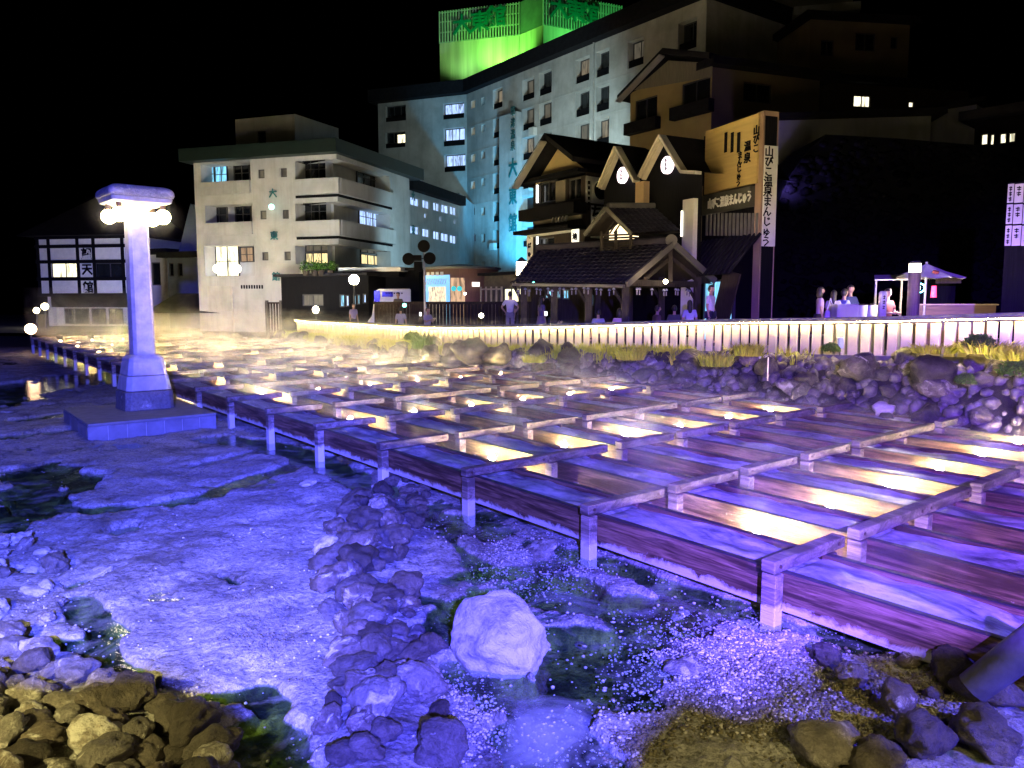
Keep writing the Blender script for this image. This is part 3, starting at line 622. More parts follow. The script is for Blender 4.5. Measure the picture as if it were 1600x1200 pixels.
# --- stone lamp pillar on its slab
M_GRAN = simple('grey_granite', (0.42, 0.41, 0.42), 0.65, 0.22, 5.0, 0.25)
M_TILE = simple('slab_facing', (0.22, 0.22, 0.25), 0.4, 0.25, 2.5, 0.15)
A, B, C_ = Vector((*un(99, 638, .42), 0)), Vector((*un(137, 663, .42), 0)), Vector((*un(338, 645, .42), 0)); D_ = A + C_ - B
ctr = (A + C_) / 2; sx = (C_ - B).normalized(); sy = (A - B).normalized()
pil = thing('stone_lamp_pillar', 'tall stone lamp pillar with four globe lamps on a broad slab, standing at the left', 'lamp pillar', (ctr.x, ctr.y, -0.05))
cx, cy = un(216, 640, .42); base = Vector((cx, cy + .35, 0))
hx, hy = (C_ - B).length / 2, (A - B).length / 2
pl = MB(); pl.prism([p + Vector((0, 0, 0.36)) for p in (A, B, C_, D_)], (0, 0, .06)); pl.build('slab_top', simple('slab_top', (0.2, 0.2, 0.2), 0.8, 0.2, 4, 0.2), pil, bevel=0.01)
core = MB(); core.prism([p.lerp(ctr, 0.012) + Vector((0, 0, -0.3)) for p in (A, B, C_, D_)], (0, 0, .655)); core.build('slab_core', M_GRAN, pil)
fc = MB()
for (p, q, nseg) in ((B, C_, 7), (A, B, 3)):
    dd = (q - p); nn = Vector((dd.y, -dd.x, 0)).normalized()
    if nn.dot(p - ctr) < 0: nn = -nn
    for j in range(nseg):
        a0 = p + dd * (j / nseg + 0.004); a1 = p + dd * ((j + 1) / nseg - 0.004)
        fc.prism([a0 + Vector((0, 0, -.3)) - nn * 0.02, a1 + Vector((0, 0, -.3)) - nn * 0.02, a1 + Vector((0, 0, .352)) - nn * 0.02, a0 + Vector((0, 0, .352)) - nn * 0.02], nn * 0.028)
fc.build('slab_facing', M_TILE, pil, bevel=0.004)
ang = math.atan2(sx.y, sx.x)
def sq(hw, z): return (hw, z)
def octa(mb, prof, cham=0.24):
    """square section with chamfered corners, rotated with the slab"""
    vs = []; ux = Vector((math.cos(ang), math.sin(ang), 0)); uy = Vector((-ux.y, ux.x, 0))
    for hw, z in prof:
        c = hw * (1 - cham * 0.9)
        for a, b_ in ((hw, -c), (hw, c), (c, hw), (-c, hw), (-hw, c), (-hw, -c), (-c, -hw), (c, -hw)):
            vs.append(base + ux * a + uy * b_ + Vector((0, 0, z)))
    fs = [(k * 8 + i, k * 8 + (i + 1) % 8, (k + 1) * 8 + (i + 1) % 8, (k + 1) * 8 + i) for k in range(len(prof) - 1) for i in range(8)]
    n = len(vs); mb.add(vs, fs + [tuple(range(8))[::-1], tuple(range(n - 8, n))]); return mb
octa(MB(), [(.56, .42), (.545, .50), (.53, .86)]).build('rubble_foot', rock_mat('rubble', (0.24, 0.24, 0.25), (0.42, 0.42, 0.42), 0.05, scale=2), pil, bevel=0.02)
octa(MB(), [(.51, .875), (.46, 1.22)]).build('plinth', M_GRAN, pil, bevel=0.015)
octa(MB(), [(.445, 1.235), (.40, 1.52), (.385, 1.56), (.39, 1.63), (.30, 1.70)]).build('moulding', M_GRAN, pil, bevel=0.01)
octa(MB(), [(.245, 1.70), (.24, 2.6), (.222, 5.03)], 0.30).build('shaft', M_GRAN, pil)
octa(MB(), [(.222, 5.03), (.26, 5.09), (.32, 5.15), (.60, 5.22), (.64, 5.23), (.66, 5.32)], 0.10).build('capital', M_GRAN, pil, bevel=0.006)
octa(MB(), [(.67, 5.325), (.71, 5.37), (.70, 5.50), (.60, 5.58), (.3, 5.62)], 0.14).build('cap_top', rock_mat('cap_stone', (0.3, 0.3, 0.32), (0.42, 0.42, 0.44), 0.0, scale=3), pil, bevel=0.03)
M_GLOBE = glow('opal_globe', (1.0, 0.84, 0.45), 32.0)
for i, a in enumerate((0.55, 2.0, 3.7, 5.6)):
    pass
for dx, dy in ((-.46, -.42), (-.50, .34), (.50, -.36), (.46, .36)):
    ux = Vector((math.cos(ang), math.sin(ang), 0)); uy = Vector((-ux.y, ux.x, 0)); p = base + ux * dx + uy * dy
    br = MB().cyl(p + Vector((0, 0, 5.07)), p + Vector((0, 0, 5.225)), 0.05, 0.07).build('lamp_bracket', M_BOLT, pil)
    MB().sphere(p + Vector((0, 0, 4.93)), 0.17, 16).build('globe', M_GLOBE, pil)
wm_ = MB().sphere((0, 0, 0), 0.42, 16).mesh('steam_halo'); wm_.materials.append(pf)  # same steam halo, added to imitate bloom on the pillar globes
for sgn in (-1, 1):
    ux = Vector((math.cos(ang), math.sin(ang), 0)); w_ = bpy.data.objects.new('steam_halo', wm_); COL.objects.link(w_); w_.parent = pil; w_.location = base + ux * .47 * sgn + Vector((0, 0, 4.95)) - Vector(pil.location); w_.scale = (1.7, 1.7, 1.5)
# unseen camera-side terrace wall, its uneven top shaped to block the flood light
_tp = [(-14, 2.60), (-1.7, 2.63), (-1.2, 2.56), (-0.85, 2.60), (-0.55, 2.50), (-0.35, 2.36), (-0.15, 2.15), (0.75, 2.15), (0.9, 2.36), (1.1, 2.5), (1.3, 2.44), (1.5, 2.58), (1.75, 2.66), (2.3, 2.70), (14, 2.66)]
tag(MB().prism([(-14, -0.75, -0.3)] + [(x, -0.75, z) for x, z in _tp] + [(14, -0.75, -0.3)], (0, 1.05, 0)).build('terrace_blocker', M_CON), kind='structure')
# --- grass and small plants
def leaf_mat(name, a, c):
    m, nt, b = new_mat(name); oi = nt.nodes.new('ShaderNodeTexCoord')
    nt.links.new(ramp(nt, noise_node(nt, 2.5, 3, vec=oi.outputs['Object']).outputs[0], [(0.3, a), (0.7, c)]), b.inputs['Base Color'])
    b.inputs['Roughness'].default_value = 0.5; b.inputs['Subsurface Weight'].default_value = 0.0
    return m
M_GRASS = leaf_mat('grass_blade', (0.26, 0.32, 0.02), (0.48, 0.48, 0.04)); M_LEAF = leaf_mat('leaf', (0.03, 0.09, 0.012), (0.09, 0.17, 0.02))
def blades(mb, c, rad, h, n, lean=0.5, w=0.012):
    for _ in range(n):
        a = rng.uniform(0, 6.28); r = rad * math.sqrt(rng.rand()); p = Vector((c[0] + r * math.cos(a), c[1] + r * math.sin(a), c[2]))
        hh = h * rng.uniform(.5, 1.1); a2 = rng.uniform(0, 6.28); ld = Vector((math.cos(a2), math.sin(a2), 0)) * hh * lean * rng.rand() + Vector((p.x - c[0], p.y - c[1], 0)) * 0.5
        sd = Vector((-math.sin(a2), math.cos(a2), 0)) * w; m_ = p + ld * 0.35 + Vector((0, 0, hh * 0.6)); t = p + ld + Vector((0, 0, hh * rng.uniform(.6, 1)))
        mb.add([p - sd, p + sd, m_ + sd * 0.8, m_ - sd * 0.8, t], [(0, 1, 2, 3), (3, 2, 4)])
    return mb
g = MB()
for i in range(int(NEAR * 0.45), len(FENCE) - 3):
    p = FENCE[i]; n = FN[i][1]; far = p.y > 22
    dens = 9 if i > NEAR * 0.72 else (3 if rng.rand() < 0.45 else 0)
    for j in range(dens):
        d = rng.uniform(0.18, 0.95); q = (p.x + n.x * d + rng.uniform(-.15, .15), p.y + n.y * d, 0)
        z = float(ground_z(np.array([q[0]]), np.array([q[1]]))[0]); blades(g, (q[0], q[1], z), 0.18, 0.46, 16, 0.7, 0.012)
tag(g.build('grass', M_GRASS), kind='stuff')
for (px, py, Y, rad, h, lab) in [(1118, 572, 20.2, .40, .42, 'broad yellow grass clump hanging over the rocks in the middle'), (1170, 556, 20.2, .35, .42, 'upright yellow grass tuft just left of the bare slabs'), (985, 562, 22.8, .40, .48, 'arching long leaved grass clump before the fence'),
                                 (835, 566, 24.8, .35, .3, 'pale fine grass tuft low by the trough steam'), (1545, 552, 14.9, .5, .30, 'yellow grass patch on top of the right bank'), (1590, 562, 14.6, .5, .3, 'yellow grass at the right frame edge above the rocks'), (1460, 552, 16.2, .4, .22, 'low yellow grass at the slab feet'), (660, 545, 28.2, .35, .7, 'dark green bushy tuft before the glowing fence')]:
    q = at(px, py, Y); tag(blades(MB(), q, rad, h, 420, 0.9, 0.011).build('grass_clump', M_GRASS if 'dark' not in lab else M_LEAF), lab, 'grass clump')
def bush(px, py, Y, r, lab, n=500):
    q = at(px, py, Y); mb = MB()
    for _ in range(n):
        v = Vector((rng.randn(), rng.randn(), rng.randn())).normalized() * r * rng.uniform(.35, 1) ** .5; v.z = abs(v.z) * .9; c = q + v
        a = Vector((rng.randn(), rng.randn(), rng.randn())).normalized() * .05; d2 = a.orthogonal().normalized() * .022
        mb.add([c - a, c + d2, c + a, c - d2], [(0, 1, 2, 3)])
    t = thing('bush', lab, 'shrub', (q.x, q.y, q.z)); mb.build('foliage', M_LEAF, t)
    st = MB()
    for _ in range(6): st.cyl(q - Vector((0, 0, .05)), q + Vector((rng.uniform(-.5, .5) * r, rng.uniform(-.5, .5) * r, r * .8)), .008, .003, 5)
    st.build('stem', M_BOLT, t)
bush(1298, 548, 18.7, .22, 'small round bright green bush at the slab feet')
bush(1530, 542, 15.0, .30, 'lush green bush at the fence foot on the right')
bush(1510, 598, 15.2, .22, 'green fern like shrub rooted among the right rocks')
bush(1588, 585, 14.4, .34, 'leafy green shrub at the right frame edge')
bush(645, 530, 29.5, .35, 'small leafy bush against the bright far fence')
# small control box and thin marker post by the fence
q = at(1313, 536, 18.9); t = thing('spotlight_box', 'small pale blue box fixture standing at the slab feet', 'fixture', q)
MB().box(q.x - .06, q.x + .06, q.y - .06, q.y + .06, q.z - .13, q.z + .13).build('housing', simple('pale_blue', (.3, .38, .55), .5), t, bevel=.01); MB().cyl(q + Vector((0, 0, -.3)), q + Vector((0, 0, -.12)), .015).build('stake', M_BOLT, t)
q = at(1200, 575, 18.0); tag(MB().cyl(q - Vector((0, 0, .3)), q + Vector((0, 0, .25)), .018, n=8).build('marker_stake', M_CON), 'thin pale stake standing among the bank rocks', 'stake')
q = at(1520, 1075, 5.2); q2 = at(1640, 985, 5.0); tag(MB().cyl(q, q2, .11, .125, 14).build('fallen_log', simple('dark_timber', (.07, .07, .09), .6, .4, 5, .4)), 'thick deep blue lit log slanting in at the right edge above the boulders', 'log')
# ================================================================ the town behind
class Fac:
    """a vertical facade plane: A (left) to B (right) as seen from the pool"""
    def __init__(s, A, B):
        s.A = Vector((A[0], A[1], 0)); s.B = Vector((B[0], B[1], 0)); s.d = (s.B - s.A).normalized(); s.L = (s.B - s.A).length
        s.n = Vector((s.d.y, -s.d.x, 0))
        if s.n.dot(-s.A) < 0: s.n = -s.n
    @staticmethod
    def px(a, b):
        """a, b = (px, py, Y)"""
        return Fac(at(*a), at(*b))
    def hit(s, px, py, off=0.0):
        r = Vector(ray(px, py)); A = s.A + s.n * off; t = A.dot(s.n) / (r.x * s.n.x + r.y * s.n.y)
        p = r * t; return (Vector((p.x, p.y, 0)) - A).dot(s.d), p.z + CZ
    def pt(s, u, z, off=0.0): return s.A + s.d * u + s.n * off + Vector((0, 0, z))
    def rect(s, x0, y0, x1, y1, off=0.0):
        """photo rectangle -> (s0, s1, z0, z1) on the plane; heights read at the left edge"""
        s0, zt = s.hit(x0, y0, off); s1, _ = s.hit(x1, y0, off); _, zb = s.hit(x0, y1, off); return s0, s1, zb, zt
    def back(s, off): f = Fac(s.A + s.n * off, s.B + s.n * off); return f
def panel(mb, f, s0, s1, z0, z1, holes=(), off=0.0, reveal=0.0, top=None):
    ss = sorted(set([s0, s1] + [min(max(h[i], s0), s1) for h in holes for i in (0, 1)])); zz = sorted(set([z0, z1] + [min(max(h[i], z0), z1) for h in holes for i in (2, 3)]))
    for a, b_ in zip(ss[:-1], ss[1:]):
        for c, d in zip(zz[:-1], zz[1:]):
            mu, mz = (a + b_) / 2, (c + d) / 2
            if any(h[0] < mu < h[1] and h[2] < mz < h[3] for h in holes): continue
            mb.poly([f.pt(a, c, off), f.pt(b_, c, off), f.pt(b_, d, off), f.pt(a, d, off)])
    if reveal:
        for h in holes:
            a, b_, c, d = max(h[0], s0), min(h[1], s1), max(h[2], z0), min(h[3], z1); P = lambda u, z, o: f.pt(u, z, off - o)
            mb.poly([P(a, c, 0), P(a, d, 0), P(a, d, reveal), P(a, c, reveal)]); mb.poly([P(b_, c, 0), P(b_, c, reveal), P(b_, d, reveal), P(b_, d, 0)])
            mb.poly([P(a, d, 0), P(b_, d, 0), P(b_, d, reveal), P(a, d, reveal)]); mb.poly([P(a, c, 0), P(a, c, reveal), P(b_, c, reveal), P(b_, c, 0)])
M_GL = simple('dark_glass', (0.012, 0.014, 0.018), 0.12, 0.5, 1.5, 0.0, spec=0.6)
M_FR = simple('dark_frame', (0.05, 0.05, 0.055), 0.5, 0.2, 4, 0.0); M_FRL = simple('light_frame', (0.4, 0.4, 0.4), 0.5, 0.2, 4, 0.0)
def lit_mat(name, col, st, scale=1.6):
    m, nt, b = new_mat(name); b.inputs['Base Color'].default_value = (.06, .06, .06, 1); b.inputs['Roughness'].default_value = .3
    n = noise_node(nt, scale, 3, 0.6, 1.0, stretch=(3, 3, .5)); c = ramp(nt, n.outputs[0], [(0.36, tuple(k * .25 for k in col)), (0.48, tuple(k * .8 for k in col)), (0.62, col)])
    nt.links.new(c, b.inputs['Emission Color']); b.inputs['Emission Strength'].default_value = st; return m
G = {'dark': M_GL, 'warm': lit_mat('warm_room', (1.0, .80, .38), 1.5), 'cream': lit_mat('cream_room', (1.0, .92, .62), 2.3), 'blue': lit_mat('blue_curtain', (.42, .60, 1.0), 1.7), 'cyan': lit_mat('cyan_room', (.25, .70, 1.0), 1.5),
     'white': lit_mat('white_room', (.9, .95, 1.0), 1.0), 'dim': lit_mat('dim_room', (.20, .17, .12), .5), 'orange': lit_mat('tan_room', (.9, .55, .3), .5), 'bronze': lit_mat('curtain_edge', (.45, .36, .24), .55)}
def window(f, par, r, kind='dark', off=0.0, cols=2, rows=1, fw=0.06, frame=None, sill=False):
    """frame mesh under the building, pane under the frame"""
    s0, s1, z0, z1 = r; mb = MB(); t = 0.05
    def bar(a, b_, c, d): mb.obox(f.pt((a + b_) / 2, (c + d) / 2, off), f.d * (abs(b_ - a) / 2), f.n * t, (0, 0, abs(d - c) / 2))
    bar(s0, s1, z0, z0 + fw); bar(s0, s1, z1 - fw, z1); bar(s0, s0 + fw, z0 + fw, z1 - fw); bar(s1 - fw, s1, z0 + fw, z1 - fw)
    for i in range(1, cols): x = s0 + (s1 - s0) * i / cols; bar(x - fw * .35, x + fw * .35, z0 + fw, z1 - fw)
    for j in range(1, rows): z = z0 + (z1 - z0) * j / rows; bar(s0 + fw, s1 - fw, z - fw * .3, z + fw * .3)
    w = mb.build('window', frame or M_FR, par)
    p = MB(); p.obox(f.pt((s0 + s1) / 2, (z0 + z1) / 2, off - 0.02), f.d * ((s1 - s0) / 2 - fw * .9), f.n * 0.008, (0, 0, (z1 - z0) / 2 - fw * .9))
    o = bpy.data.objects.new('pane', p.mesh('pane')); o.data.materials.append(G.get(kind, M_GL)); COL.objects.link(o); o.parent = w
    off_ = Vector(par.location); o.data.transform(Matrix.Translation(-off_)); return w
def slab(mb, f, s0, s1, z0, z1, o0, o1):
    mb.obox((f.pt((s0 + s1) / 2, (z0 + z1) / 2, (o0 + o1) / 2)), f.d * ((s1 - s0) / 2), f.n * ((o1 - o0) / 2), (0, 0, (z1 - z0) / 2)); return mb
_txt = {}
def text(s, f, u, z, size, mat, par, off=0.05, name='lettering', vertical=False, sx=1.0, gap=1.08, thick=0.02, bold=0.0, label=None, shear=0):
    cu = bpy.data.curves.new('t', 'FONT'); cu.size = 1.0; cu.extrude = thick; cu.offset = bold; cu.resolution_u = 1; cu.shear = shear
    cu.body = '\n'.join(s) if vertical else s; cu.align_x = 'CENTER'; cu.align_y = 'CENTER'; cu.space_line = gap
    o = bpy.data.objects.new('t', cu); COL.objects.link(o); dg = bpy.context.evaluated_depsgraph_get(); dg.update()
    me = bpy.data.meshes.new_from_object(o.evaluated_get(dg)); bpy.data.objects.remove(o); bpy.data.curves.remove(cu)
    c = f.pt(u, z, off)
    # text faces: x along the facade as read from outside
    dx = f.d * size * sx
    M = Matrix((( dx.x, 0, f.n.x, c.x), (dx.y, 0, f.n.y, c.y), (0, size, 0, c.z), (0, 0, 0, 1)))
    me.transform(M); return mesh_obj(name, me, mat, par)
def bld(name, label, cat, f, z=1.2):
    c = f.pt(f.L / 2, z); return thing(name, label, cat, (c.x, c.y, c.z))
def hexf(mb, f, s0, s1, depth, z0, z1):
    """rear, sides and top closing a body behind facade f"""
    P = lambda u, z, o: f.pt(u, z, -o)
    mb.poly([P(s0, z0, 0.01), P(s0, z0, depth), P(s0, z1, depth), P(s0, z1, 0.01)]); mb.poly([P(s1, z0, 0.01), P(s1, z1, 0.01), P(s1, z1, depth), P(s1, z0, depth)])
    mb.poly([P(s0, z1, 0.01), P(s0, z1, depth), P(s1, z1, depth), P(s1, z1, 0.01)]); mb.poly([P(s0, z0, depth), P(s1, z0, depth), P(s1, z1, depth), P(s0, z1, depth)])
M_STUC = simple('white_stucco', (0.48, 0.49, 0.52), 0.85, 0.12, 0.6, 0.15); M_STUCG = simple('grey_stucco', (0.50, 0.50, 0.50), 0.85, 0.22, 0.5, 0.2)
for _m in (M_STUC, M_STUCG):                                        # rain streaks and grime blotches
    nt = _m.node_tree; b = nt.nodes['Principled BSDF']; src = b.inputs['Base Color'].links[0].from_socket
    st_ = ramp(nt, noise_node(nt, 1.6, 5, .65, .3, stretch=(1.2, 1.2, .10)).outputs[0], [(.36, (.62, .60, .57)), (.5, (1, 1, 1))]); gr_ = ramp(nt, noise_node(nt, .35, 6, .7, .8).outputs[0], [(.35, (.72, .72, .70)), (.55, (1, 1, 1))])
    nt.links.new(mix(nt, mix(nt, src, st_, .3, 'MULTIPLY'), gr_, .6, 'MULTIPLY'), b.inputs['Base Color'])
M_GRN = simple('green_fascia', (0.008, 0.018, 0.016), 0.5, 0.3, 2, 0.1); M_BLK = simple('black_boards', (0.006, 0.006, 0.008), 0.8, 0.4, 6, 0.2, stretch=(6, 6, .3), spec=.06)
M_DKB = simple('dark_roof', (0.014, 0.014, 0.018), 0.8, 0.3, 3, 0.2, spec=.08); M_TAN = simple('tan_plaster', (0.42, 0.32, 0.16), 0.85, 0.1, 1, 0.1); M_TEAL = simple('teal_letter', (0.01, 0.16, 0.17), 0.5, 0.1, 2, 0)
M_BRN = simple('brown_boards', (0.035, 0.027, 0.022), 0.75, 0.35, 5, 0.2, stretch=(6, 6, .4), spec=.12); M_INK = simple('ink', (0.005, 0.005, 0.006), 0.8, 0.1, 2, 0, spec=.05); M_WHT = simple('white_paint', (0.75, 0.74, 0.72), 0.6, 0.08, 3, 0.05)
M_BEIGE = simple('beige_wall', (0.22, 0.19, 0.15), 0.9, 0.12, 1, 0.1)
G0 = 1.2
# ---------------- white four storey hotel with wrap-round loggias
fL = Fac.px((306, 345, 49.0), (528, 330, 46.0)); fR = Fac(fL.B, at(640, 330, 55.0)); C4 = bld('white_hotel', 'four storey white hotel with wrap-round balconies and a green roof edge', 'building', fL, G0)
_, ztop = fL.hit(528, 240); wall = MB(); holesL, holesR, lg = [], [], []
for (x0, y0, x1, y1) in ((313, 257, 391, 287), (320, 321, 394, 350), (319, 384, 397, 432)): holesL.append(fL.rect(x0, y0, x1, y1))
wr = []
for (yt, yb) in ((248, 279), (315, 345), (382, 412)):
    _, zt = fL.hit(528, yt); _, zb = fL.hit(528, yb); s0, _ = fL.hit(461, yt); s1, _ = fR.hit(609, 300); wr.append((zb, zt)); holesL.append((s0, fL.L, zb, zt)); holesR.append((0, s1, zb, zt))
for (x0, y0, x1, y1) in ((403, 265, 413, 279), (438, 263, 448, 277), (406, 329, 416, 343), (441, 328, 451, 342), (409, 394, 419, 407), (444, 393, 454, 407)):
    r = fL.rect(x0, y0, x1, y1); holesL.append(r); window(fL, C4, r, 'dim', off=-0.12, cols=1)
panel(wall, fL, 0, fL.L, G0, ztop, holesL, reveal=0.0); panel(wall, fR, 0, fR.L, G0, ztop, holesR, reveal=0.0)
for h in holesL[:3]: panel(wall, fL, h[0], h[1], h[2], h[3], [h], reveal=1.1)
for h in holesL[6:]: panel(wall, fL, h[0], h[1], h[2], h[3], [h], reveal=0.14)
for h in holesL[3:6]:
    P = lambda u, z, o: fL.pt(u, z, -o); wall.poly([P(h[0], h[2], 0), P(h[0], h[3], 0), P(h[0], h[3], 1.1), P(h[0], h[2], 1.1)])
for h in holesR:
    P = lambda u, z, o: fR.pt(u, z, -o); wall.poly([P(h[1], h[2], 0), P(h[1], h[2], 1.1), P(h[1], h[3], 1.1), P(h[1], h[3], 0)])
kL, kR = fL.back(-1.1), fR.back(-1.1)
panel(wall, kL, 0, fL.L - 0.9, G0, ztop); panel(wall, kR, 0.9 * 0 + 0.55, fR.L, G0, ztop)
for zb, zt in wr:                                                   # loggia floors and ceilings
    for z in (zb - 0.02, zt + 0.02):
        wall.poly([fL.pt(holesL[3][0], z, -1.12), fL.pt(fL.L, z, 0), fR.pt(holesR[0][1], z, 0), fR.pt(holesR[0][1], z, -1.12)])
bk = MB(); bk.poly([fL.pt(0, G0, 0), fL.pt(0, ztop, 0), fL.pt(0, ztop, -14), fL.pt(0, G0, -14)]); bk.poly([fR.pt(fR.L, G0, 0), fR.pt(fR.L, G0, -9), fR.pt(fR.L, ztop, -9), fR.pt(fR.L, ztop, 0)])
wall.v += []; b0 = len(wall.v); wall.add(bk.v, bk.f); wall.build('wall', M_STUC, C4)
for h in holesL[:2]: slab(MB(), fL, h[0], h[1], h[2] - 0.72, h[2] + 0.04, 0.004, 0.16).build('parapet', M_STUC, C4)
for zb, zt in wr[:2]:
    m_ = MB(); slab(m_, fL, holesL[3][0], fL.L + .22, zb - 0.86, zb + 0.04, 0.004, 0.26); slab(m_, fR, 0.0, holesR[0][1] + .3, zb - 0.86, zb + 0.039, 0.004, 0.255); m_.build('parapet', M_STUC, C4)
    m_ = MB(); slab(m_, fL, holesL[3][0], fL.L + .1, zb - 1.02, zb - 0.87, 0.004, 0.06); slab(m_, fR, 0.0, holesR[0][1] + .2, zb - 1.02, zb - 0.87, 0.004, 0.055); m_.build('painted_shadow_line', M_BLK, C4)  # black strip stands in for the shadow line under the parapet
for (x0, y0, x1, y1, k) in ((311, 258, 336, 289, 'cyan'), (336, 258, 356, 289, 'cyan'), (366, 257, 391, 286, 'dark'), (330, 322, 356, 351, 'dark'), (368, 321, 393, 350, 'dark'), (320, 385, 374, 433, 'cream'), (376, 386, 397, 410, 'orange'),
                            (474, 251, 511, 281, 'dark'), (475, 317, 512, 346, 'dark'), (478, 395, 516, 413, 'warm'), (478, 383, 516, 394, 'dim')):
    window(kL, C4, kL.rect(x0, y0, x1, y1), k, off=0.05, cols=3 if x1 - x0 > 30 else 2, rows=1 if k in ('warm', 'dim') else 2)
for (x0, y0, x1, y1, k) in ((556, 258, 590, 289, 'dark'), (559, 322, 591, 352, 'blue'), (562, 396, 593, 413, 'warm'), (562, 385, 593, 395, 'dim'), (602, 388, 608, 413, 'dim')):
    window(kR, C4, kR.rect(x0, y0, x1, y1), k, off=0.05, cols=3 if x1 - x0 > 20 else 1, rows=1 if k in ('warm', 'dim') else 2)
r_ = MB(); z0 = ztop + 0.0; h_ = 0.75
ov = 0.7; q = [fL.pt(-0.5, z0, ov), fL.pt(fL.L + 0.35, z0, ov), fR.pt(fR.L + 0.9, z0, ov), fR.pt(fR.L + 0.9, z0, -9), fL.pt(-0.5, z0, -14)]
r_.prism(q, (0, 0, h_)); r_.build('roof_edge', M_GRN, C4)
f2 = Fac.px((368, 205, 51.5), (461, 200, 50.0)); f3 = Fac(f2.B, at(529, 210, 54.0)); _, z2 = f2.hit(461, 178); _, z1_ = f2.hit(461, 240)
pm = MB(); hd = f2.rect(401, 205, 415, 230); panel(pm, f2, 0, f2.L, z1_, z2, [hd], reveal=.2); panel(pm, f3, 0, f3.L, z1_, z2); pm.poly([f2.pt(0, z2), f2.pt(f2.L, z2), f3.pt(f3.L, z2), f3.pt(f3.L, z2, -4)])
pm.poly([f2.pt(0, z1_), f2.pt(0, z2), f3.pt(f3.L, z2, -4), f3.pt(f3.L, z1_, -4)]); pm.build('penthouse', M_STUC, C4); window(f2, C4, hd, 'dark', off=-.18, cols=1)
for ch, px, py, sz in (('大', 427, 303, 15), ('東', 429, 369, 15), ('館', 432, 433, 15)):
    u, z = fL.hit(px, py); text(ch, fL, u, z, sz * 48 / 1214 * 0.95, M_TEAL, C4, bold=0.012)
r = fL.rect(325, 447, 362, 486); m_ = MB(); slab(m_, fL, r[0], r[1], r[2], r[3], 0.01, 0.06).build('garage_door', M_STUCG, C4)
for (x, z_) in ((363, 0),): 
    u, z = fL.hit(364, 448); MB().cyl(fL.pt(u, z, .1), fL.pt(u, G0, .1), .05, n=8).build('drain_pipe', M_FRL, C4)
m_ = MB()
for i in range(9): 
    u, z = fL.hit(378 + i * 4.0, 448); slab(m_, fL, u - .05, u + .05, z - .12, z + .1, 0.01, .04)
m_.build('small_lettering', M_INK, C4)
# lamps glaring on the first floor balcony
for px in (343, 373):
    u, z = fL.hit(px, 420, -.5); MB().sphere(fL.pt(u, z, -.3), .28, 12).build('balcony_lamp', glow('balcony_glow', (1, .95, .7), 6), C4)
# ---------------- tall hotel
eM = Fac.px((730, 300, 75.0), (1102, 100, 52.0)); eW = Fac.px((592, 250, 78.5), (730, 250, 75.0)); eW = Fac(eW.A, eM.A)
E8 = bld('tall_hotel', 'tall pale hotel bent at an inner corner with its name in teal down the facade', 'building', eM, G0)
_, zt = eM.hit(730, 147); wall = MB(); hs = []; ws = []
for col, rows in (((770, 785), [(141, 172), (185, 217), (229, 260), (272, 304), (316, 347), (360, 389)]), ((816, 835), [(126, 159), (171, 205), (216, 251), (264, 296), (309, 341), (355, 386)]), ((842, 862), [(114, 151), (162, 198), (210, 248)]),
                  ((899, 921), [(94, 132), (145, 184), (195, 236)]), ((931, 952), [(82, 122), (136, 176), (188, 230)]), ((981, 1006), [(66, 108)]), ((1060, 1089), [(37, 83)])):
    for j, (a, b_) in enumerate(rows): ws.append((eM.rect(col[0], a, col[1], b_), rng.choice(['dark', 'dim', 'dim', 'bronze', 'dark']), col[0], j))
for j, y in enumerate((158, 200, 242, 284)): ws.append((eM.rect(736, y, 742, y + 12), 'cream', 1, j)); ws.append((eM.rect(752, y - 5, 758, y + 7), 'cyan' if j != 2 else 'dim', 1, j))
ws += [(eM.rect(733, 325, 742, 337), 'cyan', 1, 0), (eM.rect(734, 367, 743, 378), 'blue', 1, 0), (eM.rect(752, 325, 758, 337), 'dark', 1, 0), (eM.rect(752, 366, 758, 379), 'dark', 1, 0), (eM.rect(752, 409, 758, 419), 'dark', 1, 0)]
for r, k, c, j in ws: hs.append(r)
panel(wall, eM, 0, eM.L, G0, zt, hs, reveal=0.75)
hw = []
for (x0, y0, x1, y1, k) in ((692, 162, 725, 187, 'blue'), (693, 201, 726, 229, 'blue'), (694, 242, 727, 269, 'blue'), (602, 166, 634, 191, 'dark'), (602, 207, 633, 232, 'dark')): hw.append((eW.rect(x0, y0, x1, y1), k))
panel(wall, eW, 0, eW.L, G0, zt, [h for h, k in hw], reveal=0.6)
wall.poly([eW.pt(0, G0, 0), eW.pt(0, zt, 0), eW.pt(0, zt, -12), eW.pt(0, G0, -12)]); wall.poly([eM.pt(eM.L, G0, 0), eM.pt(eM.L, G0, -12), eM.pt(eM.L, zt, -12), eM.pt(eM.L, zt, 0)])
wall.build('wall', M_STUCG, E8)
for i, (r, k, c, j) in enumerate(ws):
    window(eM, E8, r, k, off=-0.6, cols=2 if c > 1 else 1, fw=.07)
    if c > 1:
        h = r[3] - r[2]; slab(MB(), eM, r[0] + .02, r[1] - .02, r[2] + .02, r[2] + h * .3, -.2, -.12).build('balcony_rail', M_BLK, E8)
for r, k in hw:
    window(eW, E8, (r[0], r[1], r[2] + (r[3] - r[2]) * .32, r[3]), k, off=-.45, cols=3, fw=.07)
    slab(MB(), eW, r[0] + .02, r[1] - .02, r[2] + .02, r[2] + (r[3] - r[2]) * .28, -.2, -.05).build('balcony_rail', M_BLK, E8)
r = eW.rect(618, 209, 632, 226); window(eW, E8, r, 'cream', off=-.3, cols=1)
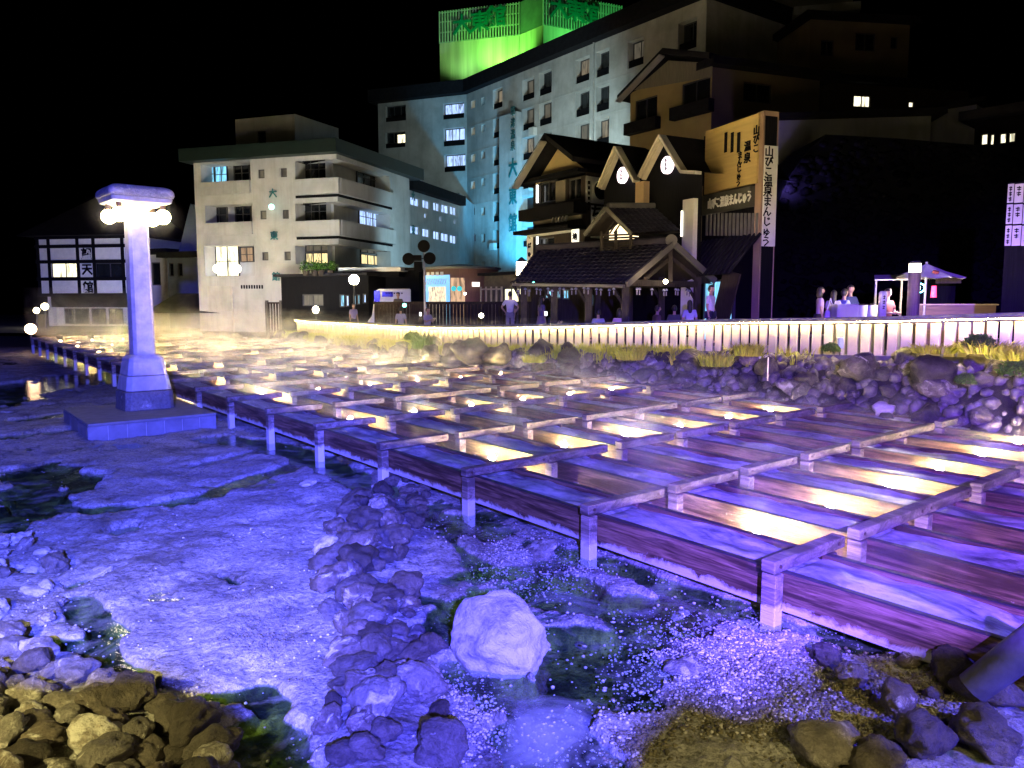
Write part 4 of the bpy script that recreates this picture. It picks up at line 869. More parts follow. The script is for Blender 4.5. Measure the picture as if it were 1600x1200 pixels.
rf = MB(); rf.prism([eW.pt(-.6, zt + .01, .9), eW.pt(eW.L, zt + .01, .8), eM.pt(eM.L + .3, zt + .01, .9), eM.pt(eM.L + .3, zt + .01, -12), eM.pt(8, zt + .01, -14), eW.pt(-.6, zt + .01, -12)], (0, 0, 1.15)); rf.build('roof', M_DKB, E8)
r2 = MB(); q0 = eW.pt(2.5, zt + 1.3, -1.2); r2.prism([eW.pt(2.0, zt + 1.2, -1), eW.pt(eW.L, zt + 1.2, -2), eM.pt(10, zt + 1.2, -2.5), eM.pt(10, zt + 1.2, -9), eW.pt(2, zt + 1.2, -9)], (0, 0, 0.7)); r2.build('roof_storey', M_BRN, E8)
flr = MB()
for j in range(6):
    _, z = eM.hit(800, 176 + j * 44); slab(flr, eM, .2, eM.L - .2, z - .05, z + .04, .004, .03)
flr.build('floor_line', M_STUCG, E8)
u0, _ = eM.hit(788, 300); u1, _ = eM.hit(815, 300); _, zb_ = eM.hit(800, 180); slab(MB(), eM, u0, u1, G0, zb_, .01, .55).build('sign_pilaster', M_STUCG, E8)
for ch, py, sz in (('草', 175, 15), ('津', 193, 15), ('温', 211, 15), ('泉', 229, 15), ('大', 264, 28), ('東', 308, 26), ('館', 350, 27)):
    u, z = eM.hit(801.5, py, .57); text(ch, eM, u, z, sz * 70 / 1214 * 1.02, M_TEAL if sz > 20 else simple('grey_teal', (.03, .11, .11), .6, .1, 2, 0), E8, off=.575, sx=.75, thick=.05, bold=.02 if sz > 20 else .0)
for (px, py) in ((833, 205), (833, 290), (817, 335), (771, 385)):
    u, z = eM.hit(px, py, .2); slab(MB(), eM, u - .4, u + .3, z - .35, z + .3, .01, .4).build('air_conditioner', M_WHT, E8, bevel=.02)
u, z = eM.hit(928, 200); MB().cyl(eM.pt(u, G0, .12), eM.pt(u, zt, .12), .07, n=8).build('drain_pipe', M_FRL, E8)
# ---------------- lit rooftop sign tower
tL = Fac.px((687, 60, 82), (811, 60, 79.5)); tN = Fac.px((811, 60, 79.6), (849, 60, 76.7)); tR = Fac.px((849, 60, 76.7), (971, 60, 80.5)); T = bld('rooftop_sign_tower', 'green lit rooftop sign tower with slatted screen above the tall hotel', 'sign tower', tL, zt + 1)
M_TWR = simple('rust_streaked_panel', (0.55, 0.60, 0.42), 0.6, 0.35, 0.5, 0.1, stretch=(2.5, 2.5, .12)); tb = MB(); _, zm = tL.hit(687, 68); _, zb_ = tL.hit(687, 118)
_, ztp = tL.hit(687, 18)
panel(tb, tL, 0, tL.L, zt + .5, zm); panel(tb, tN, 0, tN.L, zt + .5, zm); panel(tb, tR, 0, tR.L, zt + .5, zm)
tb.poly([tL.pt(0, zm), tL.pt(tL.L, zm), tN.pt(tN.L, zm), tR.pt(tR.L, zm), tR.pt(tR.L, zm, -6), tL.pt(0, zm, -6)]); tb.build('lower_wall', M_TWR, T)
M_SLT = simple('green_slat', (0.45, 0.62, 0.52), 0.5, 0.15, 2, 0)
for f in (tL, tR):
    mb = MB(); n = int(f.L / .30)
    for i in range(n + 1): slab(mb, f, i * f.L / n - .05, i * f.L / n + .05, zm, ztp, -.1, .05)
    for zz in (zm + .1, zm + (ztp - zm) * .35, zm + (ztp - zm) * .68, ztp - .1): slab(mb, f, 0, f.L, zz - .05, zz + .05, -.19, -.105)
    mb.build('slat_screen', M_SLT, T); bkp = MB(); panel(bkp, f, 0, f.L, zm, ztp, off=-.9); bkp.build('back_panel', simple('dark_green_panel', (.10, .16, .13), .7, .2, 1, 0), T)
mb = MB(); panel(mb, tN, 0, tN.L, zm, ztp, off=-.05); mb.build('recess_wall', simple('dark_green_wall', (.10, .20, .15), .7, .2, 1, 0), T)
M_GLT = simple('green_letter', (0.0, 0.20, 0.13), 0.4, 0.1, 2, 0)
for f, pts in ((tL, ((722, 41), (750, 36), (776, 27))), (tR, ((874, 15), (899, 19), (922, 24)))):
    for ch, (px, py) in zip('大東館', pts):
        u, z = f.hit(px, py, .2); text(ch, f, u, z, 2.1, M_GLT, T, off=.2, thick=.06, bold=.02)
for (f, px, py, e, c) in ((tL, 790, 112, 2900, (.25, 1, .12)), (tR, 905, 70, 2300, (.15, 1, .22)), (tL, 730, 116, 700, (.4, 1, .3))):
    u, _ = f.hit(px, py); p = f.pt(u, zt + 2.6, 3.0); lamp('SPOT', 'green_uplight', p, e, c, .2, f.pt(u, zm + .8, 0), 115, .8)
# ---------------- low wing between the two hotels
fD = Fac.px((640, 330, 57), (718, 330, 66)); DW = bld('low_wing', 'low pale wing with two rows of blue lit windows between two hotels', 'building', fD, G0); _, zt_ = fD.hit(640, 297); wall = MB(); hh = []
for yy in (306, 351):
    for a, b_ in ((641, 655), (660, 671), (677, 687), (689, 701), (703, 713)): 
        k = (a - 640) * .24; hh.append(fD.rect(a, yy + k, b_, yy + k + 14))
for a in (665, 688, 711): k = (a - 640) * .2; hh.append(fD.rect(a - 2, 327 + k, a + 2, 336 + k))
panel(wall, fD, 0, fD.L, G0, zt_, hh, reveal=.15); hexf(wall, fD, 0, fD.L, 4, G0, zt_); wall.build('wall', M_STUC, DW)
for h in hh: window(fD, DW, h, 'blue', off=-.1, cols=2 if h[1] - h[0] > .5 else 1, frame=M_FRL)
slab(MB(), fD, -.3, fD.L + .2, zt_ + .01, zt_ + .75, -3, .5).build('roof_edge', M_DKB, DW)
f6 = Fac(fD.B, eM.pt(1.2, 0, 0.02)); mb = MB(); _, z6 = f6.hit(720, 303); panel(mb, f6, 0, f6.L, G0, z6); mb.poly([f6.pt(0, z6, 0), f6.pt(f6.L, z6, 0), f6.pt(f6.L, z6, -3), f6.pt(0, z6, -3)]); mb.build('end_wall', M_STUC, DW)
for ch, px, py in (('大', 643, 307), ('東', 643, 360)):
    u, z = fD.hit(px + 1, py); text(ch, fD, u + .1, z, .7, M_TEAL, DW, bold=.02, sx=.8)
# ---------------- tan gabled house and the dark buildings up the slope
M_DT = simple('dim_tan', (0.36, 0.27, 0.12), 0.85, 0.12, 1, 0.1); M_DB = simple('dim_brown', (0.17, 0.13, 0.09), 0.9, 0.12, 1, 0.1); M_RAF = simple('grey_bargeboard', (.38, .37, .38), .7, .1, 2, 0)
gA = Fac.px((985, 160, 47), (1112, 160, 42)); gB = Fac(gA.B, at(1280, 160, 44.5)); TH = bld('gabled_house', 'dim tan gabled house with a grey bargeboard in front of the tall hotel', 'house', gA, G0); wall = MB()
_, ze = gA.hit(985, 146); _, zr = gA.hit(1112, 99); hA = [gA.rect(993, 158, 1027, 190), gA.rect(1066, 132, 1110, 165)]; panel(wall, gA, 0, gA.L, G0, ze + .0, hA, reveal=.15)
wall.poly([gA.pt(0, ze), gA.pt(gA.L, ze), gA.pt(gA.L, zr), gA.pt(gA.L * .52, zr + .25)]); wall.build('wall', M_DT, TH); mb = MB(); hB = [gB.rect(1162, 127, 1206, 158)]; panel(mb, gB, 0, gB.L, G0, zr - .2, hB, reveal=.12); mb.build('side_wall', M_DB, TH)
for h, k in zip(hA, ('dark', 'dark')): window(gA, TH, h, k, off=-.1)
window(gB, TH, hB[0], 'dark', off=-.1)
_, za = gA.hit(1045, 86); ua, _ = gA.hit(1045, 86)
rf = MB(); P = [gA.pt(-.6, ze - .35, .5), gA.pt(ua, za, .5), gA.pt(gA.L + .2, zr + .1, .5)]; B2 = [p - gA.n * 12 for p in P]; up = Vector((0, 0, .3))
rf.add([P[0], P[1], B2[1], B2[0], P[0] + up, P[1] + up, B2[1] + up, B2[0] + up], [(0, 1, 2, 3), (4, 7, 6, 5), (0, 4, 5, 1), (3, 2, 6, 7), (0, 3, 7, 4), (1, 5, 6, 2)]); rf.add([P[1], P[2], B2[2], B2[1], P[1] + up, P[2] + up, B2[2] + up, B2[1] + up], [(0, 1, 2, 3), (4, 7, 6, 5), (0, 4, 5, 1), (3, 2, 6, 7), (0, 3, 7, 4), (1, 5, 6, 2)]); rf.build('roof', M_DKB, TH)
MB().beam(gA.pt(-.5, ze - .45, .53), gA.pt(ua, za - .12, .53), .08, .42, up=gA.n).build('bargeboard', M_RAF, TH)
tri = MB(); tri.poly([gA.pt(.3, ze + .1, .03), gA.pt(gA.L, zr - .7, .03), gA.pt(gA.L, zr, .03), gA.pt(ua, za - .3, .03)]); tri.build('gable_boards', simple('gable_boards', (.20, .18, .14), .8, .35, 8, .2, stretch=(8, 8, .2)), TH)
for h in hA: slab(MB(), gA, h[0] - .5, h[1] + .3, h[2] - .75, h[2] - .1, .004, .45).build('balcony', M_DKB, TH)
slab(MB(), gB, -.3, gB.L + 1, zr - .15, zr + .25, -3, .5).build('eaves', M_DKB, TH)
def plain(name, label, f, ytop, xtop, depth, mat, wins=(), roof=True, ov=.5, cat='building', zbase=G0, rh=.4):
    t = bld(name, label, cat, f, zbase); _, z = f.hit(xtop, ytop); mb = MB(); hh = [f.rect(*w[:4]) for w in wins]; panel(mb, f, 0, f.L, zbase, z, hh, reveal=.12); hexf(mb, f, 0, f.L, depth, zbase, z); mb.build('wall', mat, t)
    for h, w in zip(hh, wins): window(f, t, h, w[4], off=-.09, cols=w[5] if len(w) > 5 else 2)
    if roof: slab(MB(), f, -ov, f.L + ov, z + .01, z + rh, -depth, ov).build('roof', M_DKB, t)
    return t, z
t, z = plain('grey_tower_block', 'dim grey tower block rising out of the frame behind the tan house', Fac.px((1100, 60, 60), (1330, 60, 57)), -60, 1100, 10, simple('dim_grey', (.26, .26, .25), .9, .15, .6, .1), [(1214, 58, 1220, 66, 'cyan', 1)])
fq = Fac.px((1240, 10, 56), (1344, 10, 55)); u0, z = fq.hit(1250, 4); _, zb_ = fq.hit(1344, 10); slab(MB(), fq, 0, fq.L, zb_ - .3, zb_ + .25, -1, .3).build('balcony_edge', M_STUC, t)
t, z = plain('brown_house', 'dark brown block with blank windows high on the right', Fac.px((1265, 80, 52), (1420, 80, 53)), 30, 1265, 8, M_DB, [(1283, 62, 1303, 87, 'dark'), (1337, 51, 1368, 79, 'dark'), (1392, 57, 1403, 76, 'dark', 1)])
plain('terrace_house', 'dark low house with two small lit windows behind the black roof slope', Fac.px((1275, 150, 46), (1512, 170, 48)), 128, 1275, 6, simple('dim_umber', (.09, .07, .055), .9, .15, 1, .1), [(1334, 148, 1361, 167, 'cream', 2), (1420, 158, 1429, 168, 'cream', 1)])
t, z = plain('pale_long_wall_house', 'long pale plastered house washed violet behind the signboard shop', Fac.px((1190, 230, 37), (1452, 240, 36)), 189, 1200, 5, M_STUC, cat='house', rh=.25)
t, z = plain('small_violet_house', 'small pale gabled house washed violet at the right above the dark slope', Fac.px((1446, 190, 37.5), (1524, 200, 36)), 176, 1446, 5, M_STUC, cat='house', rh=.2)
plain('lit_window_house', 'black house with a strip of four bright windows at the far right', Fac.px((1522, 220, 34), (1640, 210, 32)), 190, 1522, 5, M_BLK, [(1532, 209, 1545, 228, 'cream', 1), (1546, 209, 1555, 228, 'cream', 1), (1561, 208, 1574, 226, 'cream', 1), (1575, 207, 1588, 224, 'cream', 1)], cat='house')
# ---------------- ivy covered dark slope with its curved left shoulder
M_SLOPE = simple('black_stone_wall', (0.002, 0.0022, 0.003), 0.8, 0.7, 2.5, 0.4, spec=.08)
Ys = 31.0; OUT = [(1206, 500), (1214, 440), (1209, 345), (1222, 300), (1237, 270), (1262, 235), (1290, 210), (1400, 216), (1520, 226), (1700, 232), (1700, 500)]
OP = [at(px, py, Ys) for px, py in OUT]; mb = MB(); mb.prism(OP, (0, 3.5, 0)); nub = MB(); ico = bmesh.new(); bmesh.ops.create_icosphere(ico, subdivisions=1, radius=1); iv = [v.co.copy() for v in ico.verts]; jf = [tuple(v.index for v in f.verts) for f in ico.faces]; ico.free()
def inside(px, py):
    c = False; n = len(OUT)
    for i in range(n):
        (x1, y1), (x2, y2) = OUT[i], OUT[(i + 1) % n]
        if (y1 > py) != (y2 > py) and px < (x2 - x1) * (py - y1) / (y2 - y1) + x1: c = not c
    return c
for i in range(900):
    px, py = rng.uniform(1208, 1620), rng.uniform(212, 490)
    if not inside(px, py) or not inside(px - 5, py) or not inside(px, py - 5): continue
    q = at(px, py, Ys - .02); r = rng.uniform(.10, .24); nub.add([q + Vector((v.x * r * 1.2, v.y * r * .5, v.z * r * .8)) for v in iv], jf, True)
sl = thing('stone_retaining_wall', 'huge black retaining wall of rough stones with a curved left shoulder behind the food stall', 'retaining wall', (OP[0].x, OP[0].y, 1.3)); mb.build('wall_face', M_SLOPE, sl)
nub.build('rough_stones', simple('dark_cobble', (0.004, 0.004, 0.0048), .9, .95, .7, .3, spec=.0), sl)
# ---------------- signboard shop
jf_ = Fac.px((1098, 300, 29.5), (1192, 300, 26.3)); J = bld('signboard_shop', 'narrow black shop with a big gold signboard and white brush lettering', 'shop', jf_, G0); _, zj = jf_.hit(1192, 172)
mb = MB(); panel(mb, jf_, 0, jf_.L, G0, zj - .2); hexf(mb, jf_, 0, jf_.L, .5, G0, zj - .2); mb.build('wall', M_BLK, J)
s0, _ = jf_.hit(1105, 250); s1, _ = jf_.hit(1187, 250); _, zt1 = jf_.hit(1187, 183); _, zb1 = jf_.hit(1105, 303)
_, zt1 = jf_.hit(1146, 192); _, zb1 = jf_.hit(1146, 295); M_GOLD = simple('gold_board', (.50, .36, .14), .6, .12, 1.5, .1, stretch=(.4, .4, 6)); slab(MB(), jf_, s0, s1, zb1, zt1, .02, .10).build('gold_signboard', M_GOLD, J)
bars = MB()
for x in (1134.5, 1144.5, 1154.5): u, _ = jf_.hit(x, 222, .1); _, a = jf_.hit(x, 207, .1); _, b_ = jf_.hit(x, 238, .1); slab(bars, jf_, u - .075, u + .075, b_, a, .103, .125)
bars.build('black_bars', M_INK, J)
def vtext(s, f, px, y0, y1, par, mat, off, sc=1.0, bold=.02, Dn=28):
    n = len(s)
    for i, ch in enumerate(s):
        py = y0 + (y1 - y0) * (i + .5) / n; u, z = f.hit(px - i * .6, py, off); text(ch, f, u, z, (y1 - y0) / n * Dn / F_PX * sc, mat, par, off=off, bold=bold, thick=.012)
vtext('山びこ', jf_, 1182, 197, 240, J, M_INK, .115, 1.0); vtext('温泉', jf_, 1168, 220, 257, J, M_INK, .115, .85); vtext('まんじゅう', jf_, 1156, 238, 292, J, M_INK, .115, 1.1)
s0, _ = jf_.hit(1099, 318); s1, _ = jf_.hit(1180, 318); _, a = jf_.hit(1140, 299); _, b_ = jf_.hit(1140, 330); slab(MB(), jf_, s0, s1, b_, a, .02, .22).build('dark_signboard', simple('dark_board', (.05, .05, .04), .6, .3, 3, .1), J)
u, z = jf_.hit(1139, 314, .23); text('山びこ温泉まんじゅう', jf_, u, z, .40, M_WHT, J, off=.24, sx=.62, bold=.02)
bt = MB()
for x in range(1103, 1183, 6): u, _ = jf_.hit(x, 350, .1); _, a = jf_.hit(x, 333, .1); _, b_ = jf_.hit(x, 368, .1); slab(bt, jf_, u - .03, u + .03, b_, a, .02, .1)
bt.build('lattice', simple('lattice', (.14, .14, .12), .7, .2, 3, .1), J)
_, a = jf_.hit(1140, 372); _, b_ = jf_.hit(1140, 432); rf = MB(); rf.poly([jf_.pt(-.2, a, .05), jf_.pt(jf_.L + .1, a, .05), jf_.pt(jf_.L + .1, b_, 1.3), jf_.pt(-.2, b_, 1.3)])
for i in range(14): x = jf_.L * i / 13; rf.cyl(jf_.pt(x, a + .02, .06), jf_.pt(x, b_ + .03, 1.32), .05, n=6)
rf.build('tiled_canopy', M_DKB, J)
s0, _ = jf_.hit(1102, 450); s1, _ = jf_.hit(1150, 450); _, a = jf_.hit(1120, 437); window(jf_, J, (s0, s1, G0 + .3, a), 'cyan', off=.05, cols=3, fw=.08); MB().beam(jf_.pt(jf_.L - .3, b_ + .1, .9), jf_.pt(jf_.L - .9, G0, 1.2), .9, .06, up=jf_.n).build('leaning_blind', M_BRN, J)
fs = Fac.px((1190, 300, 26.3), (1213, 300, 26.5)); _, a = fs.hit(1200, 173); mb = MB(); panel(mb, fs, 0, fs.L, G0, a); hexf(mb, fs, 0, fs.L, .35, G0, a); mb.build('side_pillar', simple('pink_beige', (.36, .24, .17), .8, .1, 1, .1), J)
_, a = fs.hit(1200, 228); _, b_ = fs.hit(1200, 385); slab(MB(), fs, .04, fs.L - .03, b_, a, .01, .06).build('tall_banner', M_WHT, J)
for i, ch in enumerate('山びこ温泉まんじゅう'): u, z = fs.hit(1202 - i * .55, 238 + i * 15.6, .07); text(ch, fs, u, z, .36, M_INK, J, off=.065, bold=.018, thick=.01)
# ---------------- black shop with two white outlined gables
kf = Fac.px((944, 300, 33.0), (1098, 300, 27.6)); K = bld('twin_gable_shop', 'black boarded shop with two sharp white outlined gables and round lit signs', 'shop', kf, G0)
pts = [(944, 292), (971, 229), (1001, 282), (1008, 276), (1041, 211), (1075, 267), (1098, 268)]; pp = [kf.hit(*p) for p in pts]
mb = MB(); front = [kf.pt(0, G0)] + [kf.pt(u, z) for u, z in pp] + [kf.pt(pp[-1][0], G0)]; n = len(front); back = [p - kf.n * 4 for p in front]
mb.poly([kf.pt(0, G0), kf.pt(pp[0][0], pp[0][1]), kf.pt(*pp[1]), kf.pt(*pp[2]), kf.pt(pp[2][0], G0)]); mb.poly([kf.pt(pp[2][0], G0), kf.pt(*pp[2]), kf.pt(*pp[3]), kf.pt(*pp[4]), kf.pt(*pp[5]), kf.pt(*pp[6]), kf.pt(pp[6][0], G0)]); mb.build('wall', M_BLK, K)
rf = MB()
for i in range(6): a, b_ = kf.pt(*pp[i], -.02), kf.pt(*pp[i + 1], -.02); rf.add([a, b_, b_ - kf.n * 5, a - kf.n * 5], [(0, 1, 2, 3)])
rf.build('roof', M_DKB, K)
M_TRIM = simple('cream_trim', (.62, .55, .40), .5, .08, 3, 0); M_TRIM2 = simple('grey_trim', (.50, .48, .45), .6, .08, 3, 0)
for i0 in (0, 3):
    for j in range(3):
        a, b_ = kf.pt(*pp[i0], .30), kf.pt(*pp[i0 + 1], .30); d = (b_ - a).normalized(); pe = d.cross(kf.n); 
        if pe.z > 0: pe = -pe
        o_ = pe * (.04 + .085 * j) - kf.n * (.06 * j); MB().beam(a + o_, b_ + o_, .2, .045, up=pe).build('gable_trim', M_TRIM, K)
for i in (1, 4, 5): a, b_ = kf.pt(*pp[i], .2), kf.pt(*pp[i + 1], .2); d = (b_ - a).normalized(); pe = d.cross(kf.n); MB().beam(a - Vector((0, 0, .05)), b_ - Vector((0, 0, .05)), .3, .11, up=pe).build('gable_trim', M_TRIM2, K)
u0, _ = kf.hit(1002, 300); u1, _ = kf.hit(1015, 300); _, a = kf.hit(1008, 285); _, b_ = kf.hit(1008, 325); slab(MB(), kf, u0, u1, b_, a, .01, .28).build('lit_pier', simple('tan_pier', (.55, .38, .2), .6, .1, 2, 0), K)
M_DISC = glow('round_sign', (1.0, .86, .95), 2.2)
for (px, py) in ((973, 274), (1043, 258)):
    u, z = kf.hit(px, py, .3); c = kf.pt(u, z, .3); mb = MB(); ring = []
    mb.cyl(c - kf.n * .06, c + kf.n * .06, .31, n=24); d_ = mb.build('round_sign', M_DISC, K); text('ちちや', kf, u, z, .17, M_INK, K, off=.37, vertical=True, name='lettering', gap=.9, bold=.01)
u0, _ = kf.hit(1073, 350); u1, _ = kf.hit(1090, 350); _, a = kf.hit(1080, 312); slab(MB(), kf, u0, u1, G0, a, .01, .2).build('pale_strip', M_WHT, K); _, a = kf.hit(1074, 328, .25); _, b_ = kf.hit(1074, 368, .25); slab(MB(), kf, u0 - .03, u0 + .02, b_, a, .21, .25).build('tube_light', glow('tube', (1, .95, .8), 3), K)
# ---------------- old wooden inn with tan gable
lf = Fac.px((833, 330, 37), (914, 330, 33.8)); lr = Fac(lf.B, at(946, 330, 34.6)); L5 = bld('wooden_inn', 'old dark wooden inn with a tan gable beside the black twin gables', 'shop', lf, G0); wall = MB()
_, ze = lf.hit(833, 296); _, zer = lf.hit(914, 268); ze2 = (ze + zer) / 2 - .3; hh = [lf.rect(845, 285, 868, 318), lf.rect(888, 280, 908, 314), lf.rect(842, 372, 866, 388)]
panel(wall, lf, 0, lf.L, G0, ze2 + .3, hh, reveal=.12); panel(wall, lr, 0, lr.L, G0, zer); wall.build('wall', M_BRN, L5)
for h in hh: window(lf, L5, h, 'dark', off=-.1)
ua, za = lf.hit(873, 219); ul, zl = lf.hit(826, 293); ur, zr_ = lf.hit(916, 256)
tri = MB(); tri.poly([lf.pt(.2, ze2 + .35, .02), lf.pt(lf.L, ze2 + .5, .02), lf.pt(lf.L, zr_ - .2, .02), lf.pt(ua, za - .35, .02)]); tri.build('gable', M_TAN, L5)
rf = MB(); up = Vector((0, 0, .22)); P = [lf.pt(ul, zl, .8), lf.pt(ua, za, .8), lf.pt(ur + .1, zr_, .8)]; Q = [p - lf.n * 6 for p in P]
for i in (0, 1): rf.add([P[i], P[i + 1], Q[i + 1], Q[i], P[i] + up, P[i + 1] + up, Q[i + 1] + up, Q[i] + up], [(0, 1, 2, 3), (4, 7, 6, 5), (0, 4, 5, 1), (3, 2, 6, 7), (0, 3, 7, 4), (1, 5, 6, 2)])
rf.build('roof', M_DKB, L5); MB().beam(lf.pt(ul + .1, zl - .12, .84), lf.pt(ua, za - .15, .84), .08, .34, up=lf.n).build('bargeboard', M_RAF, L5)
for (y0, y1, o) in ((318, 336, .7), (352, 358, 1.0), (268, 274, .5)):
    _, a = lf.hit(873, y0, o); _, b_ = lf.hit(873, y1, o); slab(MB(), lf, -.2, lf.L + .1, b_, a, .004, o).build('balcony_band', M_BLK, L5)
r = lf.rect(870, 284, 885, 317); slab(MB(), lf, r[0], r[1], r[2], r[3], .01, .06).build('plaster_panel', M_BEIGE, L5); r = lf.rect(836, 337, 910, 352); slab(MB(), lf, r[0], r[1], r[2], r[3], .01, .05).build('plaster_band', M_BEIGE, L5)
u, z = lf.hit(875, 337, .3); m_ = MB()
for i in range(5): m_.beam(lf.pt(u - .55 + i * .24, z - .28, .3), lf.pt(u - .40 + i * .24, z + .28, .3), .05, .09, up=lf.n)
m_.build('brush_sign', simple('faded_brush', (.3, .29, .3), .7, .2, 3, 0), L5)
u, z = lf.hit(839, 303, .1); slab(MB(), lf, u - .04, u + .05, z - .4, z + .4, .05, .12).build('tube_light', glow('tube2', (.95, 1, 1), 3), L5); u, z = lf.hit(839, 380, .1); slab(MB(), lf, u - .04, u + .05, z - .4, z + .4, .05, .12).build('tube_light', glow('tube3', (.95, 1, 1), 2), L5)
r = lf.rect(836, 363, 910, 372); slab(MB(), lf, r[0], r[1], r[2], r[3], .4, .43).build('shop_curtain', M_STUCG, L5)
_, a = lr.hit(930, 277); _, b_ = lr.hit(930, 318); _, c_ = lr.hit(930, 322); slab(MB(), lr, .35, lr.L + .0, b_, a, .01, .06).build('white_panel', M_WHT, L5); _, d_ = lr.hit(930, 372); lw = slab(MB(), lr, .35, lr.L + .0, d_, c_, .01, .06).build('white_panel', M_WHT, L5); slab(MB(), lr, .02, .3, b_, a, .01, .06).build('narrow_signboard', M_STUCG, L5)
u, z = lr.hit(917, 297, .08); m_ = MB()
for i in range(6): slab(m_, lr, .10, .22, a - .2 - i * .22 - .14, a - .2 - i * .22, .062, .075)
m_.build('small_lettering', M_INK, L5)
u, z = lr.hit(937, 297, .1); MB().cyl(lr.pt(u + .1, z, .065), lr.pt(u + .1, z, .10), .40, n=20).build('round_crest', M_INK, L5); u, z = lr.hit(933, 335, .1); text('ち', lr, u, z, .75, M_INK, L5, off=.07, bold=.03)
t = thing('white_cloth_banner', 'small white hanging banner with a black character under the inn eaves', 'banner', lf.pt(lf.L - .3, 3.5, 1.5)); ff = lf.back(1.5); r = ff.rect(894, 359, 905, 380); slab(MB(), ff, r[0], r[1], r[2], r[3], 0, .03).build('cloth', glow('lit_cloth', (1, .98, .9), .9), t); text('地', ff, (r[0] + r[1]) / 2, (r[2] + r[3]) / 2 - .05, .32, M_INK, t, off=.04, bold=.02)
t = thing('noodle_banner', 'tall narrow white banner with brush script beside the wooden inn', 'banner', lf.pt(-.6, 3, .3)); ff = Fac(lf.pt(-1, 0, .3), lf.pt(.5, 0, .3)); r = ff.rect(824, 362, 833, 410); slab(MB(), ff, r[0], r[1], r[2], r[3], 0, .03).build('cloth', M_WHT, t)
for i, ch in enumerate('そばゆ'): text(ch, ff, (r[0] + r[1]) / 2, r[3] - .25 - i * .42, .26, M_INK, t, off=.04, bold=.015)
# ---------------- half timbered hotel at the far left
ha = Fac.px((57, 420, 62), (262, 420, 60)); HA = bld('half_timbered_hotel', 'white half timbered hotel with dark beams and a steep dark roof at the far left', 'building', ha, G0); _, z_t = ha.hit(100, 371); _, z_b = ha.hit(100, 462); u1, _ = ha.hit(214, 420)
hh = [ha.rect(80, 411, 124, 434), ha.rect(148, 411, 195, 434)]; mb = MB(); panel(mb, ha, .05, u1, z_b, z_t, hh, reveal=.15); panel(mb, ha, .9, ha.L - .4, G0 - .3, z_b, off=-.8); mb.poly([ha.pt(.05, z_b), ha.pt(u1, z_b), ha.pt(u1, z_b, -6), ha.pt(.05, z_b, -6)]); mb.poly([ha.pt(u1, z_b), ha.pt(u1, z_t), ha.pt(u1, z_t, -6), ha.pt(u1, z_b, -6)]); mb.poly([ha.pt(.05, z_b), ha.pt(.05, z_b, -6), ha.pt(.05, z_t, -6), ha.pt(.05, z_t)]); mb.build('wall', M_WHT, HA)
window(ha, HA, hh[0], 'cream', off=-.08, cols=2); window(ha, HA, hh[1], 'dark', off=-.08, cols=2)
tm = MB()
for y in (371, 385, 409, 436, 461): _, z = ha.hit(100, y); slab(tm, ha, 0, u1, z - .13, z + .13, .004, .08)
tm.build('beam', M_BLK, HA); 
for x in (60, 77, 122, 147, 192): u, _ = ha.hit(x, 400); slab(MB(), ha, u - .12, u + .12, z_b, z_t, .006, .085).build('timber_post', M_BLK, HA)
for ch, px, py in (('望', 135, 398), ('天', 136, 422), ('館', 138, 450)): u, z = ha.hit(px, py, .1); text(ch, ha, u, z, .92, M_INK, HA, off=.1, bold=.03)
slab(MB(), ha, 1.4, u1 - .1, z_b - .9, z_b - .02, -.5, .3).build('canopy', M_BLK, HA)
for i, x in enumerate((90, 106, 133, 160)): window(ha, HA, (lambda r: (r[0], r[1], G0 + .1, z_b - 1.0))(ha.rect(x, 472, x + 14 if i == 0 else x + 22, 500)), 'dark', off=-.7, cols=2)
rf = MB(); a0, a1, a2, a3 = ha.pt(-1.0, z_t + .1, .8), ha.pt(u1 + .8, z_t + .1, .8), ha.pt(u1 - 2.2, z_t + 3.6, -3.2), ha.pt(3.4, z_t + 3.6, -3.2); rf.poly([a0, a1, a2, a3]); b0_, b1_ = ha.pt(-1, z_t + .1, -7), ha.pt(u1 + .8, z_t + .1, -7); rf.poly([a0, a3, b0_]); rf.poly([a1, b1_, a2]); rf.poly([a0, b0_, b1_, a1]); rf.build('roof', M_DKB, HA)
slab(MB(), ha, .75, 1.15, G0 - .3, z_b - .05, -.5, -.1).build('white_post', M_WHT, HA)
t, z = plain('stair_house', 'small pale house with a green door behind the stone lamp pillar', Fac.px((221, 440, 58), (262, 440, 57)), 398, 240, 5, M_STUC, [(236, 410, 250, 446, 'dark', 1)], cat='house')
t, z = plain('blue_grey_house', 'dark blue grey house with narrow windows beside the white hotel', Fac.px((262, 430, 56), (312, 430, 55)), 403, 270, 6, simple('blue_grey', (.16, .20, .28), .8, .15, 1, .1), [(263, 411, 271, 432, 'dark', 1), (277, 411, 285, 432, 'dark', 1)], cat='house')
f_ = Fac.px((270, 350, 57), (318, 350, 57)); mb = MB(); mb.prism([f_.pt(0, 5.5), f_.pt(f_.L, 5.5), f_.pt(f_.L * .99, f_.hit(303, 345)[1]), f_.pt(f_.L * .6, f_.hit(297, 318)[1])], -f_.n * 4); mb.build('gable', simple('pale_blue_gable', (.22, .30, .36), .8, .1, 1, .1), t)
